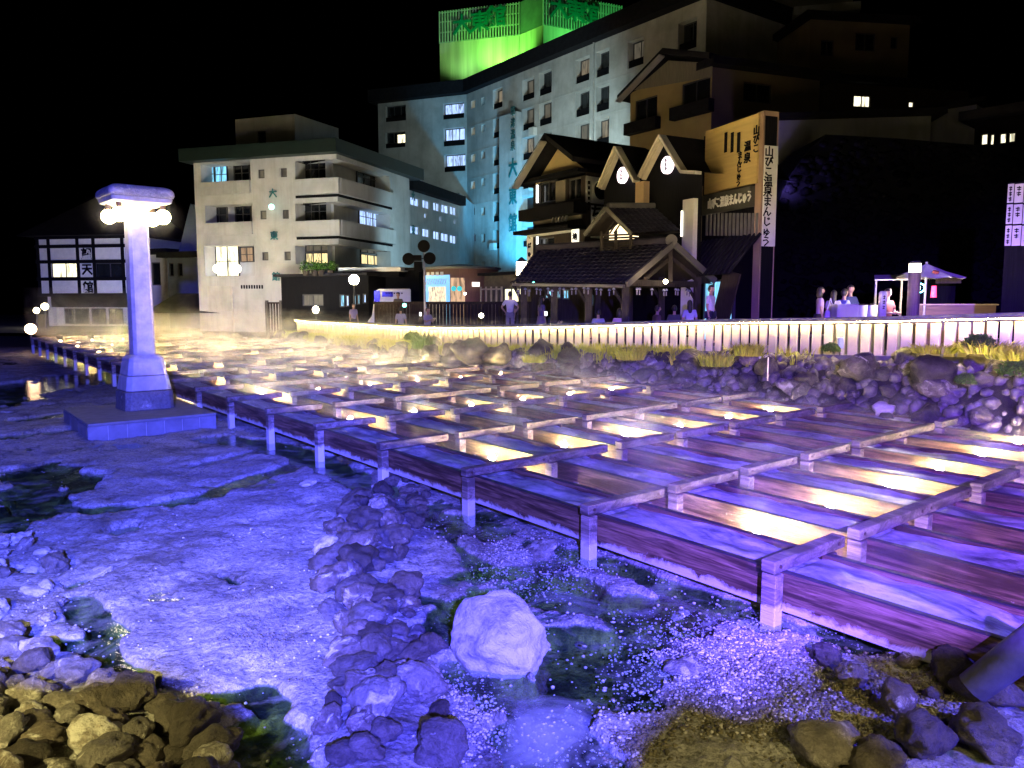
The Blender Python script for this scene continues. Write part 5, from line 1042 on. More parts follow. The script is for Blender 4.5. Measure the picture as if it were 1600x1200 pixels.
f_ = Fac.px((232, 480, 50), (352, 480, 49)); t = bld('low_tiled_shed', 'low dark hipped roof wrapped in steam at the far end of the troughs', 'shed', f_, G0); _, a = f_.hit(290, 458); _, b_ = f_.hit(290, 489); mb = MB(); q = [f_.pt(0, b_, .5), f_.pt(f_.L, b_, .5), f_.pt(f_.L, b_, -4), f_.pt(0, b_, -4)]; q2 = [f_.pt(1.2, a, -1.2), f_.pt(f_.L - 1.2, a, -1.2)]; mb.add(q + q2, [(0, 1, 5, 4), (1, 2, 5), (2, 3, 4, 5), (3, 0, 4), (0, 3, 2, 1)]); mb.build('roof', M_DKB, t)
for x in (.4, f_.L - .4): MB().cyl(f_.pt(x, G0 - .3, .2), f_.pt(x, b_, .2), .08, n=8).build('post', M_BRN, t)
# ================================================================ plaza, pavilion, stalls, street furniture
# paved plaza sheet from the fence back to the houses
rows = []
for i in range(0, len(FENCE), 4):
    p = FENCE[i]; n = FN[i][1]; a = p - n * 0.1; rows.append((a.x, a.y))
mb = MB(); N = len(rows)
vs = []
for (x, y) in rows:
    k = 1.0
    for t in (0, 1.5, 4, 9, 20, 60):
        X = x + (t * 1.1 if x > -5 else t * 0.6); Y = y + t; vs.append((X, Y, float(plaza_z(np.array(x), np.array(y))) * 1.0 if t < 20 else 1.2))
fs = [(i * 6 + j, i * 6 + j + 1, (i + 1) * 6 + j + 1, (i + 1) * 6 + j) for i in range(N - 1) for j in range(5)]
mb.add(vs, fs); M_PAVE = simple('dark_paving', (.13, .125, .12), .6, .3, 1.5, .2); tag(mb.build('pavement', M_PAVE), kind='structure')
mb = MB(); mb.poly([(-60, 47, 1.16), (60, 47.0, 1.16), (120, 130, 1.16), (-120, 130, 1.16)]); tag(mb.build('street', M_PAVE), kind='structure')
def pz(x, y): return float(plaza_z(np.array(float(x)), np.array(float(y))))
# ---------------- tiled pavilion
M_TILEP = simple('indigo_roof_tile', (0.03, 0.027, 0.04), 0.6, 0.25, 3, 0.1, spec=.15); M_BEAM = simple('dark_beam', (0.03, 0.025, 0.022), .7, .3, 6, .2, stretch=(6, 6, .5), spec=.12); M_GB = simple('grey_barge', (.09, .085, .08), .7, .2, 3, .1)
PA, PB = at(1048, 381, 26.5), at(838, 392, 29.0); E1, E2 = at(975, 444, 24.9), at(802, 442, 27.6); E3 = at(1113, 439, 27.5); E4 = E3 + (E2 - E1)
pav = thing('tiled_pavilion', 'open pavilion with an indigo tiled roof and a small slatted lantern roof on top', 'pavilion', ((PA.x + PB.x) / 2, (PA.y + PB.y) / 2, 1.4))
def tiled(mb, a, b_, c, d, n, rows_=9, r=.055):
    """a-b ridge, d-c eave (a above d); corrugated tile rows from ridge to eave"""
    a, b_, c, d = map(Vector, (a, b_, c, d)); nrm = (b_ - a).cross(d - a).normalized()
    if nrm.z < 0: nrm = -nrm
    m = n * 4; vs = []
    for j in range(rows_ + 1):
        for s_ in (0, 1):
            t = min(1, (j + (0 if s_ == 0 else 1)) / rows_) if j < rows_ else 1
            for i in range(m + 1):
                u = i / m; p = a.lerp(b_, u).lerp(d.lerp(c, u), t); w = r * abs(math.sin(math.pi * u * n)) ** .7
                vs.append(p + nrm * (w + (.045 if s_ == 1 else 0.0)))
    f = []
    L = m + 1
    for k in range(2 * (rows_ + 1) - 1):
        for i in range(m): f.append((k * L + i, k * L + i + 1, (k + 1) * L + i + 1, (k + 1) * L + i))
    mb.add(vs, f, False); return mb
t1 = MB(); tiled(t1, PB, PA, E1, E2, 22, 11); t1.build('tiled_slope', M_TILEP, pav); t1 = MB(); tiled(t1, PA, PB, E4, E3, 22, 11); t1.build('tiled_slope', M_TILEP, pav)
und = MB(); dz = Vector((0, 0, -.10)); und.poly([PB + dz, PA + dz, E1 + dz, E2 + dz]); und.poly([PA + dz, PB + dz, E4 + dz, E3 + dz]); und.build('roof_boards', M_BEAM, pav)
MB().beam(PA + Vector((0, 0, .1)), PB + Vector((0, 0, .1)), .3, .26).build('ridge', M_TILEP, pav, bevel=.05); rg = MB().cyl(PA + Vector((0, 0, .1)), PA + Vector((0, -.12, .12)), .2, n=14).build('ridge_end_tile', M_GB, pav)
gn = (E3 - E1).normalized(); off = (PA - PB).normalized() * .1
MB().beam(PA + off, E1 + off, .10, .20).build('bargeboard', M_GB, pav); MB().beam(PA + off, E3 + off, .10, .20).build('bargeboard', M_GB, pav)
MB().beam(E1 + Vector((0, 0, -.06)), E2 + Vector((0, 0, -.06)), .12, .1).build('eave_board', M_GB, pav)
def lp(a, b_, t): return a.lerp(b_, t)
inset = []
for u in (.06, .36, .66, .94):
    for (a, b_) in ((E1, E2), (E3, E4)):
        e = lp(a, b_, u); cl = lp(PA, PB, u); p = e.lerp(Vector((cl.x, cl.y, e.z)), .18); zt_p = e.z + .12; inset.append(p)
        MB().box(p.x - .11, p.x + .11, p.y - .11, p.y + .11, pz(p.x, p.y) - .1, zt_p).build('post', M_BEAM, pav)
        d = (E2 - E1).normalized()
        MB().beam(p + Vector((0, 0, -.75)), p + d * .55 + Vector((0, 0, .05)), .09, .09).build('brace', M_BEAM, pav)
for (a, b_) in ((inset[0], inset[6]), (inset[1], inset[7]), (inset[0], inset[1]), (inset[6], inset[7]), (inset[2], inset[3]), (inset[4], inset[5])):
    MB().beam(Vector((a.x, a.y, E1.z + .06)), Vector((b_.x, b_.y, E1.z + .06)), .16, .2).build('tie_beam', M_BEAM, pav)
c0 = lp(E1, E3, .5); MB().beam(Vector((c0.x, c0.y, E1.z + .1)), PA + Vector((0, 0, -.2)), .14, .14).build('king_post', M_BEAM, pav); MB().beam(lp(E1, E3, .22) + Vector((0, 0, .15)), PA + Vector((0, 0, -.45)), .1, .12).build('gable_strut', M_BEAM, pav); MB().beam(lp(E1, E3, .78) + Vector((0, 0, .15)), PA + Vector((0, 0, -.45)), .1, .12).build('gable_strut', M_BEAM, pav)
# wind bells hung under the eaves
M_BELL = simple('glass_bell', (.16, .17, .24), .2, .2, 5, 0); M_PST = simple('paper_strip', (.16, .15, .2), .8, .2, 5, 0)
for i in range(26):
    u = (i + .5) / 26; a = lp(E1, E2, u * .95 + .02) if i % 3 else lp(E1, E3, .15 + .7 * ((i * 7) % 26) / 26); p = Vector((a.x, a.y + .25, E1.z - .12 - .1 * rng.rand()))
    t = thing('wind_bell', 'little wind bell under the pavilion eaves, %s %s' % (('%s from the left' % ordinal(i)), 'along the front edge' if i % 3 else 'in the gable line'), 'wind bell', p, group='wind bells under the pavilion eaves')
    MB().cyl(p + Vector((0, 0, .06)), p + Vector((0, 0, .22)), .006, n=4).build('cord', M_INK, t); MB().lathe(p, [(.055, 0), (.06, .03), (.03, .075), (.004, .08)], 8).build('bell', M_BELL, t); MB().box(p.x - .02, p.x + .02, p.y - .003, p.y + .003, p.z - .16, p.z - .02).build('paper_strip', M_PST, t)
# lantern roof with lit slats
UA, UB = at(950, 325, 27.2), at(1022, 325, 28.9); F1, F2, F3 = at(990, 365, 26.6), at(1063, 361, 28.6), at(917, 367, 28.0)
F4 = F3 + (UB - UA); t1 = MB(); tiled(t1, UA, UB, F2, F1, 9, 6, .045); t1.build('lantern_tiles', M_TILEP, pav); t1 = MB(); tiled(t1, UB, UA, F3, F4, 9, 6, .045); t1.build('lantern_tiles', M_TILEP, pav)
dz = Vector((0, 0, -.06)); und = MB(); und.poly([UA + dz, UB + dz, F2 + dz, F1 + dz]); und.poly([UB + dz, UA + dz, F3 + dz, F4 + dz]); und.build('lantern_boards', M_BEAM, pav)
MB().beam(UA + Vector((0, 0, .08)), UB + Vector((0, 0, .08)), .2, .2).build('lantern_ridge', M_GB, pav, bevel=.04)
of = (UA - UB).normalized() * .12; MB().beam(UA + of, F1 + of, .08, .13).build('bargeboard', M_GB, pav); MB().beam(UA + of, F3 + of, .08, .13).build('bargeboard', M_GB, pav)
L0, L1 = at(940, 366, 27.4), at(985, 366, 26.9); L2 = L1 + (UB - UA) * .9; zb_l = at(962, 405, 27.1).z; zt_l = F1.z + .05
sl_ = MB(); ps = MB()
for (a, b_) in ((L0, L1), (L1, L2)):
    n_ = 9
    for k in range(n_): z = zb_l + (zt_l - zb_l) * (k + .5) / n_; sl_.beam(Vector((a.x, a.y, z)), Vector((b_.x, b_.y, z)), .03, .062)
    for u in (0, .5) if a is L0 else (0.01, 1): p = a.lerp(b_, u); MB().box(p.x - .05, p.x + .05, p.y - .05, p.y + .05, zb_l - .3, zt_l + .1).build('lantern_post', M_BEAM, pav)
for k, u in enumerate((.25, .4, .55)): 
    a = lp(L0, L1, u); sl_.beam(Vector((a.x - .12, a.y, zt_l)), Vector((a.x + .16, a.y, zt_l + .42)), .03, .06)
sl_.build('lantern_slats', M_BEAM, pav); inw = (UB - UA).normalized() * .4; lpn = MB(); lpn.prism([Vector((L0.x, L0.y, zb_l)) + inw, Vector((L1.x, L1.y, zb_l)) + inw, Vector((L1.x, L1.y, zt_l + .1)) + inw, (Vector((L0.x, L0.y, zt_l + .1)) + Vector((L1.x, L1.y, zt_l + .1))) / 2 + inw + Vector((0, 0, .35)), Vector((L0.x, L0.y, zt_l + .1)) + inw], inw * .1); lpn.build('lit_panel', glow('lantern_glow', (1, .78, .5), 2.2), pav)
p = (L0 + L2) / 2
t = thing('pavilion_globe', 'small round globe lamp hanging in the open gable of the pavilion', 'lamp', at(1040, 440, 26.0)); q = at(1040, 440, 26.0); MB().sphere(q, .08, 10).build('globe', glow('pav_globe', (1, .85, .55), 25), t); MB().cyl(q, q + Vector((0, 0, .35)), .01, n=6).build('cord', M_INK, t)
# lit shop interiors seen through the pavilion
def lit_shop(name, label, f, wins, ytop, mat=M_BRN, awn=None, z=1.25, cat='shop', depth=3):
    t = bld(name, label, cat, f, z); _, zt_ = f.hit(f_x(f), ytop); mb = MB(); hh = [f.rect(*w[:4]) for w in wins]; panel(mb, f, 0, f.L, z, zt_, hh, reveal=.12); hexf(mb, f, 0, f.L, depth, z, zt_); mb.build('wall', mat, t)
    for h, w in zip(hh, wins): window(f, t, h, w[4], off=-.08, cols=w[5] if len(w) > 5 else 2)
    slab(MB(), f, -.2, f.L + .2, zt_ + .01, zt_ + .15, -depth, .4).build('roof', M_DKB, t); return t
def f_x(f): p = f.A; return 800 + F_PX * p.x / p.y
lit_shop('souvenir_shop', 'dim shop front with lit doorways seen through the pavilion posts', Fac.px((830, 470, 32), (1105, 470, 30.5)), [(851, 453, 863, 467, 'cyan'), (869, 453, 877, 467, 'cyan'), (879, 452, 890, 468, 'cyan'), (924, 452, 929, 478, 'cyan', 1), (1019, 438, 1029, 480, 'white', 1), (1037, 441, 1047, 478, 'orange', 1), (1049, 441, 1062, 482, 'cream', 1), (1070, 441, 1078, 482, 'cream', 1), (1087, 449, 1095, 466, 'cream', 1)], 425)
# ---------------- low shops on the left of the plaza
lit_shop('low_black_shop', 'low black fronted shop with bluish windows before the white hotel', Fac.px((440, 470, 44), (576, 470, 41.5)), [(472, 460, 505, 478, 'dim', 2), (530, 460, 538, 480, 'cyan', 1), (539, 461, 545, 479, 'blue', 1), (551, 461, 556, 477, 'cyan', 1), (557, 460, 562, 476, 'cyan', 1), (566, 459, 572, 474, 'blue', 1)], 433, M_BLK, depth=2.5)
lit_shop('flat_canopy_shop', 'dark flat roofed shop under a pale canopy edge behind the white van', Fac.px((536, 450, 43.5), (655, 450, 42.5)), [(585, 452, 592, 458, 'dim', 1)], 424, M_BLK, depth=2)
f_ = Fac.px((535, 430, 43.2), (632, 430, 42.2)); t = bld('shop_canopy', 'thin pale canopy slab jutting over the dark shop', 'canopy', f_, 3.8); _, a = f_.hit(536, 419); slab(MB(), f_, 0, f_.L, a - .22, a, -1.5, .5).build('canopy_slab', M_WHT, t); slab(MB(), f_, .2, f_.L - .2, a - .5, a - .23, -1.5, .3).build('canopy_edge', M_BLK, t)
# flower pots on the black shop's roof
for i, px in enumerate((478, 492, 502, 517)):
    q = at(px, 431, 42.3); t = thing('roof_planter', 'dark potted shrub on the black shop roof, %s from the left' % ordinal(i), 'potted plant', q, group='potted shrubs on the black shop'); MB().lathe(q, [(.14, 0), (.2, .3)], 10).build('pot', M_BRN, t)
    mb = MB()
    for _ in range(90): v = Vector((rng.randn(), rng.randn(), rng.randn())).normalized() * rng.uniform(.1, .36); c = q + Vector((0, 0, .5)) + v; a = Vector((rng.randn(), rng.randn(), rng.randn())).normalized() * .07; d = a.orthogonal() * .4; mb.add([c - a, c + d, c + a, c - d], [(0, 1, 2, 3)])
    mb.build('foliage', M_LEAF, t)
# round wooden shop with the blue lit front
cdr = at(722, 470, 42.5); R_ = 1.95; drum = thing('round_wooden_shop', 'round reddish boarded kiosk shop with a blue lit front under a flat roof', 'shop', (cdr.x, cdr.y, 1.25)); z_t = at(722, 417, 42).z
M_RWD = simple('red_boards', (.22, .11, .06), .6, .3, 7, .2, stretch=(7, 7, .3)); MB().lathe((cdr.x, cdr.y, 1.2), [(R_, 0), (R_, z_t - 1.35)], 40, smooth=True).build('wall', M_RWD, drum); MB().lathe((cdr.x, cdr.y, z_t - .14), [(R_ + .15, 0), (R_ + .18, .1), (.4, .3)], 40, smooth=False).build('roof', simple('zinc', (.16, .17, .17), .5, .2, 2, .1), drum)
f_ = Fac.px((662, 450, 41.0), (703, 450, 40.3)); r = f_.rect(664, 430, 702, 471); slab(MB(), f_, r[0], r[1], 1.3, r[3], -.05, .0).build('shop_front', glow('blue_front', (.25, .62, 1.0), .9), drum)
r = f_.rect(670, 448, 697, 471); slab(MB(), f_, r[0], r[1], 1.5, r[3], .01, .04).build('goods_display', lit_mat('goods', (1, .85, .6), 1.3, 6), drum)
mm = MB(); _, z1_ = f_.hit(683, 445); _, z0_ = f_.hit(683, 437)
for i in range(9): u = .15 + i * (f_.L - .3) / 9; mm.beam(f_.pt(u, z0_ - .25, .05), f_.pt(u + .12, z0_ + .05, .05), .02, .05, up=f_.n)
for i in range(4): slab(mm, f_, .2 + i * .28, .38 + i * .28, z0_ + .2, z0_ + .4, .01, .04)
mm.build('front_stripes', M_WHT, drum)
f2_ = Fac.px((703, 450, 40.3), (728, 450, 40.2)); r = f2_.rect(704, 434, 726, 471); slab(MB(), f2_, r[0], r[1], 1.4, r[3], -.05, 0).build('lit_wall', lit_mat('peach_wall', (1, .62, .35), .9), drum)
for px in (709, 718): u, z = f2_.hit(px, 451); MB().cyl(f2_.pt(u, z, .01), f2_.pt(u, z, .04), .13, n=14).build('cyan_disc', glow('cyan_disc', (.05, .7, .7), .8), drum)
u, z = f2_.hit(728, 459); MB().sphere(f2_.pt(u, z, .25), .07, 8).build('wall_lamp', glow('wall_lamp', (1, .8, .7), 14), drum); f3_ = Fac.px((733, 445, 40.6), (746, 445, 40.8)); r = f3_.rect(734, 441, 745, 448); slab(MB(), f3_, r[0], r[1], r[2], r[3], .3, .38).build('lit_sign', glow('lit_plate', (1, .9, .8), 1.6), drum)
lit_shop('annex_shop', 'low timber annex with a pale lattice between the round kiosk and the pavilion', Fac.px((745, 460, 41.5), (832, 460, 38)), [(786, 450, 822, 474, 'cream', 3)], 432, simple('annex_timber', (.12, .10, .07), .7, .3, 4, .2), depth=3)
f_ = Fac.px((752, 460, 40.0), (784, 460, 39.4)); t = bld('lattice_screen', 'pale lattice screen in front of the low timber annex', 'screen', f_, 1.3); mb = MB()
for i in range(5): u = f_.L * i / 4; _, a = f_.hit(760, 448); slab(mb, f_, u - .04, u + .04, 1.25, a, 0, .06)
_, a = f_.hit(760, 452); slab(mb, f_, 0, f_.L, a - .04, a + .04, .061, .1); mb.build('lattice_bars', simple('pale_lattice', (.5, .42, .3), .6, .2, 3, 0), t)
# dark board fence behind the visitors
f_ = Fac.px((585, 480, 36.5), (832, 480, 33.5)); t = bld('board_fence', 'dark wooden board fence behind the visitors in the middle', 'fence', f_, 1.2); mb = MB(); _, a = f_.hit(700, 472)
n_ = 46
for i in range(n_): u = f_.L * (i + .5) / n_; slab(mb, f_, u - f_.L / n_ * .42, u + f_.L / n_ * .42, 1.15, a - .02 * (i % 3), 0, .04)
slab(mb, f_, 0, f_.L, a - .1, a + .02, .041, .1); mb.build('boards', M_BRN, t)
f_ = Fac.px((416, 480, 47), (442, 480, 46.5)); t = bld('wooden_gate', 'small wooden slatted gate at the far end of the fence', 'gate', f_, 1.2); mb = MB(); _, a = f_.hit(430, 472)
for i in range(7): u = f_.L * i / 6; slab(mb, f_, u - .05, u + .05, 1.0, a, 0, .05)
slab(mb, f_, 0, f_.L, a - .1, a, .051, .1); mb.build('slats', M_BEAM, t)
for px in (418, 440):
    u, _ = f_.hit(px, 480); slab(MB(), f_, u - .07, u + .07, .8, a + .1, -.02, .12).build('gate_post', M_GB, t)
# small white fence piece and yellow lit rail near the far lamp
f_ = Fac.px((461, 495, 44.5), (483, 490, 46.5)); t = bld('low_lit_railing', 'short pale railing glowing yellow near the far lamp', 'railing', f_, 1.3); mb = MB(); _, a = f_.hit(470, 484)
for i in range(8): u = f_.L * (i + .5) / 8; slab(mb, f_, u - .08, u + .08, 1.2, a, 0, .05)
mb.build('slats', M_CON, t); slab(MB(), f_, 0, f_.L, a, a + .14, -.08, .14).build('top_rail', M_COPE, t)
# white van
q0 = at(574, 470, 40.2); q1 = at(642, 468, 40.6); fv = Fac(q0, q1); zv = fv.hit(600, 451)[1]; van = thing('white_van', 'white delivery van parked before the dark shop', 'van', (q0.x + 1.1, q0.y, 1.25))
prof = [(0.0, 1.55), (0.0, 2.0), (.22, 2.25), (.42, zv - .12), (.62, zv), (fv.L, zv), (fv.L, 1.5), (.3, 1.45)]
mb = MB(); mb.prism([fv.pt(u, z) for u, z in prof], -fv.n * 1.7); mb.build('body', simple('van_paint', (.7, .7, .66), .3, .05, 1, 0), van, bevel=.05)
slab(MB(), fv, .35, .62, 2.05, zv - .12, .005, .02).build('side_window', M_GL, van); slab(MB(), fv, .75, 1.3, zv - .42, zv - .16, .005, .02).build('side_window', M_GL, van)
for u in (.45, fv.L - .5): MB().cyl(fv.pt(u, 1.53, .03), fv.pt(u, 1.53, -.2), .28, n=16).build('wheel', M_INK, van)
m_ = MB()
for i in range(7): slab(m_, fv, .95 + i * .13, 1.02 + i * .13, zv - .27, zv - .2, .021, .03)
m_.build('side_lettering', M_INK, van)
# ---------------- street lamps and poles
def globe_lamp(px, py, Y, r, label, e, col=(1, .88, .6), foot=1.2, st=60, name='globe_street_lamp'):
    q = at(px, py, Y); t = thing(name, label, 'street lamp', (q.x, q.y, foot)); MB().sphere(q, r, 14).build('globe', glow('globe_' + name, col, st), t)
    MB().cyl((q.x, q.y, foot), (q.x, q.y, q.z - r * .95), .045, .035, 10).cyl((q.x, q.y, q.z - r * 1.15), (q.x, q.y, q.z - r * .8), .09, .1, 10).build('pole', M_FR, t); MB().cyl((q.x, q.y, q.z + r * .9), (q.x, q.y, q.z + r * 1.25), .07, .02, 8).build('finial', M_FR, t); return q
q = globe_lamp(553, 437, 39.5, .26, 'globe street lamp on a slim pole before the low black shop', 0)
globe_lamp(494, 484, 43.0, .20, 'lower globe lamp beside the far yellow lit railing', 0, st=50)
q = at(815, 420, 33.5); t = thing('square_lantern', 'bright square lantern on a post at the left eave of the pavilion', 'lantern', (q.x, q.y, 1.3)); MB().box(q.x - .22, q.x + .22, q.y - .22, q.y + .22, q.z - .28, q.z + .28).build('shade', glow('lantern_shade', (1, .85, .6), 22), t, bevel=.03); MB().lathe((q.x, q.y, q.z + .29), [(.34, 0), (.05, .2)], 4, smooth=False, rot=.78).build('cap', M_FR, t); MB().cyl((q.x, q.y, 1.3), (q.x, q.y, q.z - .29), .05, n=8).build('pole', M_FR, t)
for (px, py, Y, r, lab) in ((70, 479, 56, .25, 'round lamp glowing before the half timbered hotel'), (57, 485, 58, .22, 'smaller round lamp left of the other before the half timbered hotel'), (48, 514, 44, .30, 'orange pink lamp glowing low at the left end of the troughs')):
    q = at(px, py, Y); t = thing('round_lamp', lab, 'lamp', (q.x, q.y, .6)); MB().sphere(q, r, 12).build('globe', glow('round_lamp_glow', (1, .85, .5) if py < 500 else (1, .6, .35), 18), t); MB().cyl((q.x, q.y, .6), (q.x, q.y, q.z - r * .9), .05, n=8).build('pole', M_FR, t)
def spot_dot(px, py, Y, r, col, lab, st=8):
    q = at(px, py, Y); t = thing('small_light', lab, 'light', q); MB().sphere(q, r, 8).build('lens', glow('dot', col, st), t); MB().box(q.x - r * .8, q.x + r * .8, q.y + r * .8, q.y + r * 1.9, q.z - r * .8, q.z + r * .8).build('holder', M_FR, t)
spot_dot(834, 441, 27.3, .05, (.2, 1, .8), 'tiny turquoise light on the pavilion eave'); spot_dot(632, 477, 34.5, .09, (.2, 1, .85), 'small turquoise light among the seated visitors'); spot_dot(752, 493, 31, .10, (1, .9, .6), 'small bright light low before the board fence', 20)
u, z = fL.hit(428, 324); c = fL.pt(u, z, .25); t = thing('facade_light', 'small greenish round light under the first character on the white hotel', 'light', c); MB().sphere(c, .17, 10).build('lens', glow('green_dot', (.5, 1, .85), 3), t); MB().cyl(c, fL.pt(u, z, .01), .05, n=8).build('bracket', M_FR, t)
# loudspeaker pole with three round horns and a cabinet
q = at(664, 492, 33.5); t = thing('loudspeaker_pole', 'pale pole carrying three dark round horns and two dark boxes before the blue kiosk', 'loudspeaker pole', (q.x, q.y, 1.25)); ft = Fac((q.x - 1, q.y), (q.x + 1, q.y)); _, a = ft.hit(664, 392)
MB().cyl((q.x, q.y, 1.2), (q.x, q.y, a), .045, n=10).build('pole', M_FRL, t)
for px, py in ((663, 385), (639, 405), (672, 404)): u, z = ft.hit(px, py, .1); c = ft.pt(u, z, .12); MB().cyl(c, c + ft.n * .16, .17, .26, 18).cyl(c - ft.n * .1, c, .1, .17, 18).build('horn', M_INK, t)
u0, z0_ = ft.hit(645, 404); u1_, _ = ft.hit(678, 404); MB().beam(ft.pt(u0, z0_, 0), ft.pt(u1_, z0_, 0), .05, .05).build('cross_arm', M_FR, t)
for (x0, y0, x1, y1) in ((647, 399, 659, 408), (648, 409, 660, 425)): r = ft.rect(x0, y0, x1, y1); slab(MB(), ft, r[0], r[1], r[2], r[3], .03, .3).build('cabinet', M_INK, t, bevel=.01)
# ---------------- right side: post lamp, stall, umbrella, marker, tenant sign
q = at(1427, 470, 18.6); t = thing('wooden_lamp_post', 'thick wooden post with a glowing band lamp at its top by the right fence', 'lamp post', (q.x, q.y, pz(q.x, q.y))); ft = Fac((q.x - 1, q.y), (q.x + 1, q.y)); _, a = ft.hit(1427, 412); _, b_ = ft.hit(1427, 426)
MB().cyl((q.x, q.y, 1.3), (q.x, q.y, b_), .135, n=14).build('post', simple('post_timber', (.16, .12, .10), .7, .3, 5, .2, stretch=(5, 5, .4)), t); MB().cyl((q.x, q.y, b_ + .01), (q.x, q.y, a), .13, n=18).build('lamp_band', glow('band_lamp', (1, .93, .62), 9), t); MB().cyl((q.x, q.y, a + .005), (q.x, q.y, a + .06), .145, .1, 14).build('cap', M_FR, t)
q = at(1379, 475, 18.9); t = thing('stone_marker', 'upright round topped stone marker with carved characters behind the right fence', 'stone marker', (q.x, q.y, pz(q.x, q.y))); ft = Fac((q.x - 1, q.y), (q.x + 1, q.y)); _, a = ft.hit(1379, 455); MB().box(q.x - .085, q.x + .085, q.y - .07, q.y + .07, 1.4, a).build('stone', M_GRAN, t, bevel=.035)
for i in range(3): m_ = MB(); z = a - .14 - i * .12; m_.box(q.x - .03, q.x + .03, q.y - .076, q.y - .071, z, z + .015).box(q.x - .006, q.x + .008, q.y - .076, q.y - .0712, z - .05, z + .04).box(q.x - .03, q.x + .02, q.y - .0758, q.y - .0712, z - .04, z - .025); m_.build('carved_mark', M_INK, t)
qu = at(1452, 440, 21.5); um = thing('market_umbrella', 'large off-white market umbrella over the food stall', 'umbrella', (qu.x, qu.y, 1.7)); fu = Fac((qu.x - 1, qu.y), (qu.x + 1, qu.y)); _, ap = fu.hit(1447, 412); _, rim = fu.hit(1447, 434); R_ = (fu.hit(1502, 430)[0] - fu.hit(1392, 430)[0]) / 2
cx_, cy_ = fu.pt((fu.hit(1502, 430)[0] + fu.hit(1392, 430)[0]) / 2, 0).x, qu.y; n_ = 8; vs = [(cx_, cy_, ap)]
for k, (rr, zz) in enumerate(((.5, .42), (1.0, 0))):
    for i in range(16):
        a = 2 * math.pi * i / 16 + .2; sg = 0.0 if i % 2 == 0 else -.05 * rr; f_s = 1.0 if i % 2 == 0 else .955; vs.append((cx_ + R_ * rr * f_s * math.cos(a), cy_ + R_ * rr * f_s * math.sin(a), rim + (ap - rim) * zz + sg))
fs = [(0, 1 + i, 1 + (i + 1) % 16) for i in range(16)] + [(1 + i, 17 + i, 17 + (i + 1) % 16, 1 + (i + 1) % 16) for i in range(16)]
o = MB().add(vs, fs).build('canopy', simple('off_white_cloth', (.7, .68, .66), .8, .08, 3, .1), um); MB().cyl((cx_, cy_, 1.7), (cx_, cy_, ap + .05), .03, n=8).build('pole', M_FRL, um)
rb = MB()
for i in range(0, 16, 2): a = 2 * math.pi * i / 16 + .2; rb.beam((cx_, cy_, ap - .06), (cx_ + R_ * .97 * math.cos(a), cy_ + R_ * .97 * math.sin(a), rim - .03), .015, .02)
rb.build('ribs', M_FRL, um); u, z = fu.hit(1443, 427); m_ = MB(); c = Vector((cx_ - .12, cy_ - R_ * .72, rim + (ap - rim) * .28)); m_.cyl(c, c + Vector((0, -.02, .04)), .08, n=14); m_.build('emblem', simple('red_mark', (.5, .12, .06), .7, .1, 2, 0), um)
fs_ = Fac.px((1366, 460, 22.5), (1520, 460, 21.5)); st = thing('food_stall', 'dark food stall with a wooden counter, glowing ring sign and red lamp under the umbrella', 'food stall', (fs_.A.x + .5, fs_.A.y, 1.6))
u0, a = fs_.hit(1366, 438); u1_, _ = fs_.hit(1416, 438); aw = MB(); aw.obox(fs_.pt((u0 + u1_) / 2, a + .06, .5), fs_.d * ((u1_ - u0) / 2), fs_.n * .6 + Vector((0, 0, -.08)), (0, 0, .015)); aw.build('awning', M_WHT, st)
for px in (1368, 1408): u, _ = fs_.hit(px, 460, 1.0); MB().cyl(fs_.pt(u, 1.5, 1.0), fs_.pt(u, a, 1.0), .03, n=8).build('awning_post', M_STUCG, st)
r = fs_.rect(1432, 477, 1552, 497); slab(MB(), fs_, r[0], r[1], 1.4, r[3], 0, .5).build('counter', simple('counter_wood', (.14, .08, .05), .6, .3, 4, .2, stretch=(.4, .4, 5)), st); slab(MB(), fs_, r[0] - .05, r[1] + .05, r[3] + .002, r[3] + .04, -.05, .58).build('counter_top', simple('counter_top', (.35, .26, .15), .5, .2, 4, .1), st)
r = fs_.rect(1440, 437, 1500, 476); slab(MB(), fs_, r[0], r[1], r[2], r[3], -1.2, -1.0).build('back_wall', M_BLK, st); r = fs_.rect(1462, 434, 1502, 443); slab(MB(), fs_, r[0], r[1], r[2], r[3], 0, .05).build('menu_board', M_BRN, st)
u, z = fs_.hit(1437, 450, .7); c = fs_.pt(u, z, .7); rn = MB(); n_ = 18
for i in range(n_): a0, a1 = 2 * math.pi * i / n_, 2 * math.pi * (i + 1) / n_; rn.cyl(c + fs_.d * .12 * math.cos(a0) + Vector((0, 0, .12 * math.sin(a0))), c + fs_.d * .12 * math.cos(a1) + Vector((0, 0, .12 * math.sin(a1))), .014, n=6)
rn.build('ring_sign', glow('cyan_neon', (.2, .85, 1), 14), st); MB().cyl(c + Vector((0, 0, -.05)), c + Vector((0, 0, .05)), .02, n=6).build('ring_mark', glow('cyan_neon2', (.6, 1, 1), 10), st)
u, z = fs_.hit(1459, 456, .7); c = fs_.pt(u, z, .7); MB().cyl(c - Vector((0, 0, .15)), c + Vector((0, 0, .16)), .075, .06, 12).build('red_lamp', glow('red_neon', (1, .06, .16), 3), st)
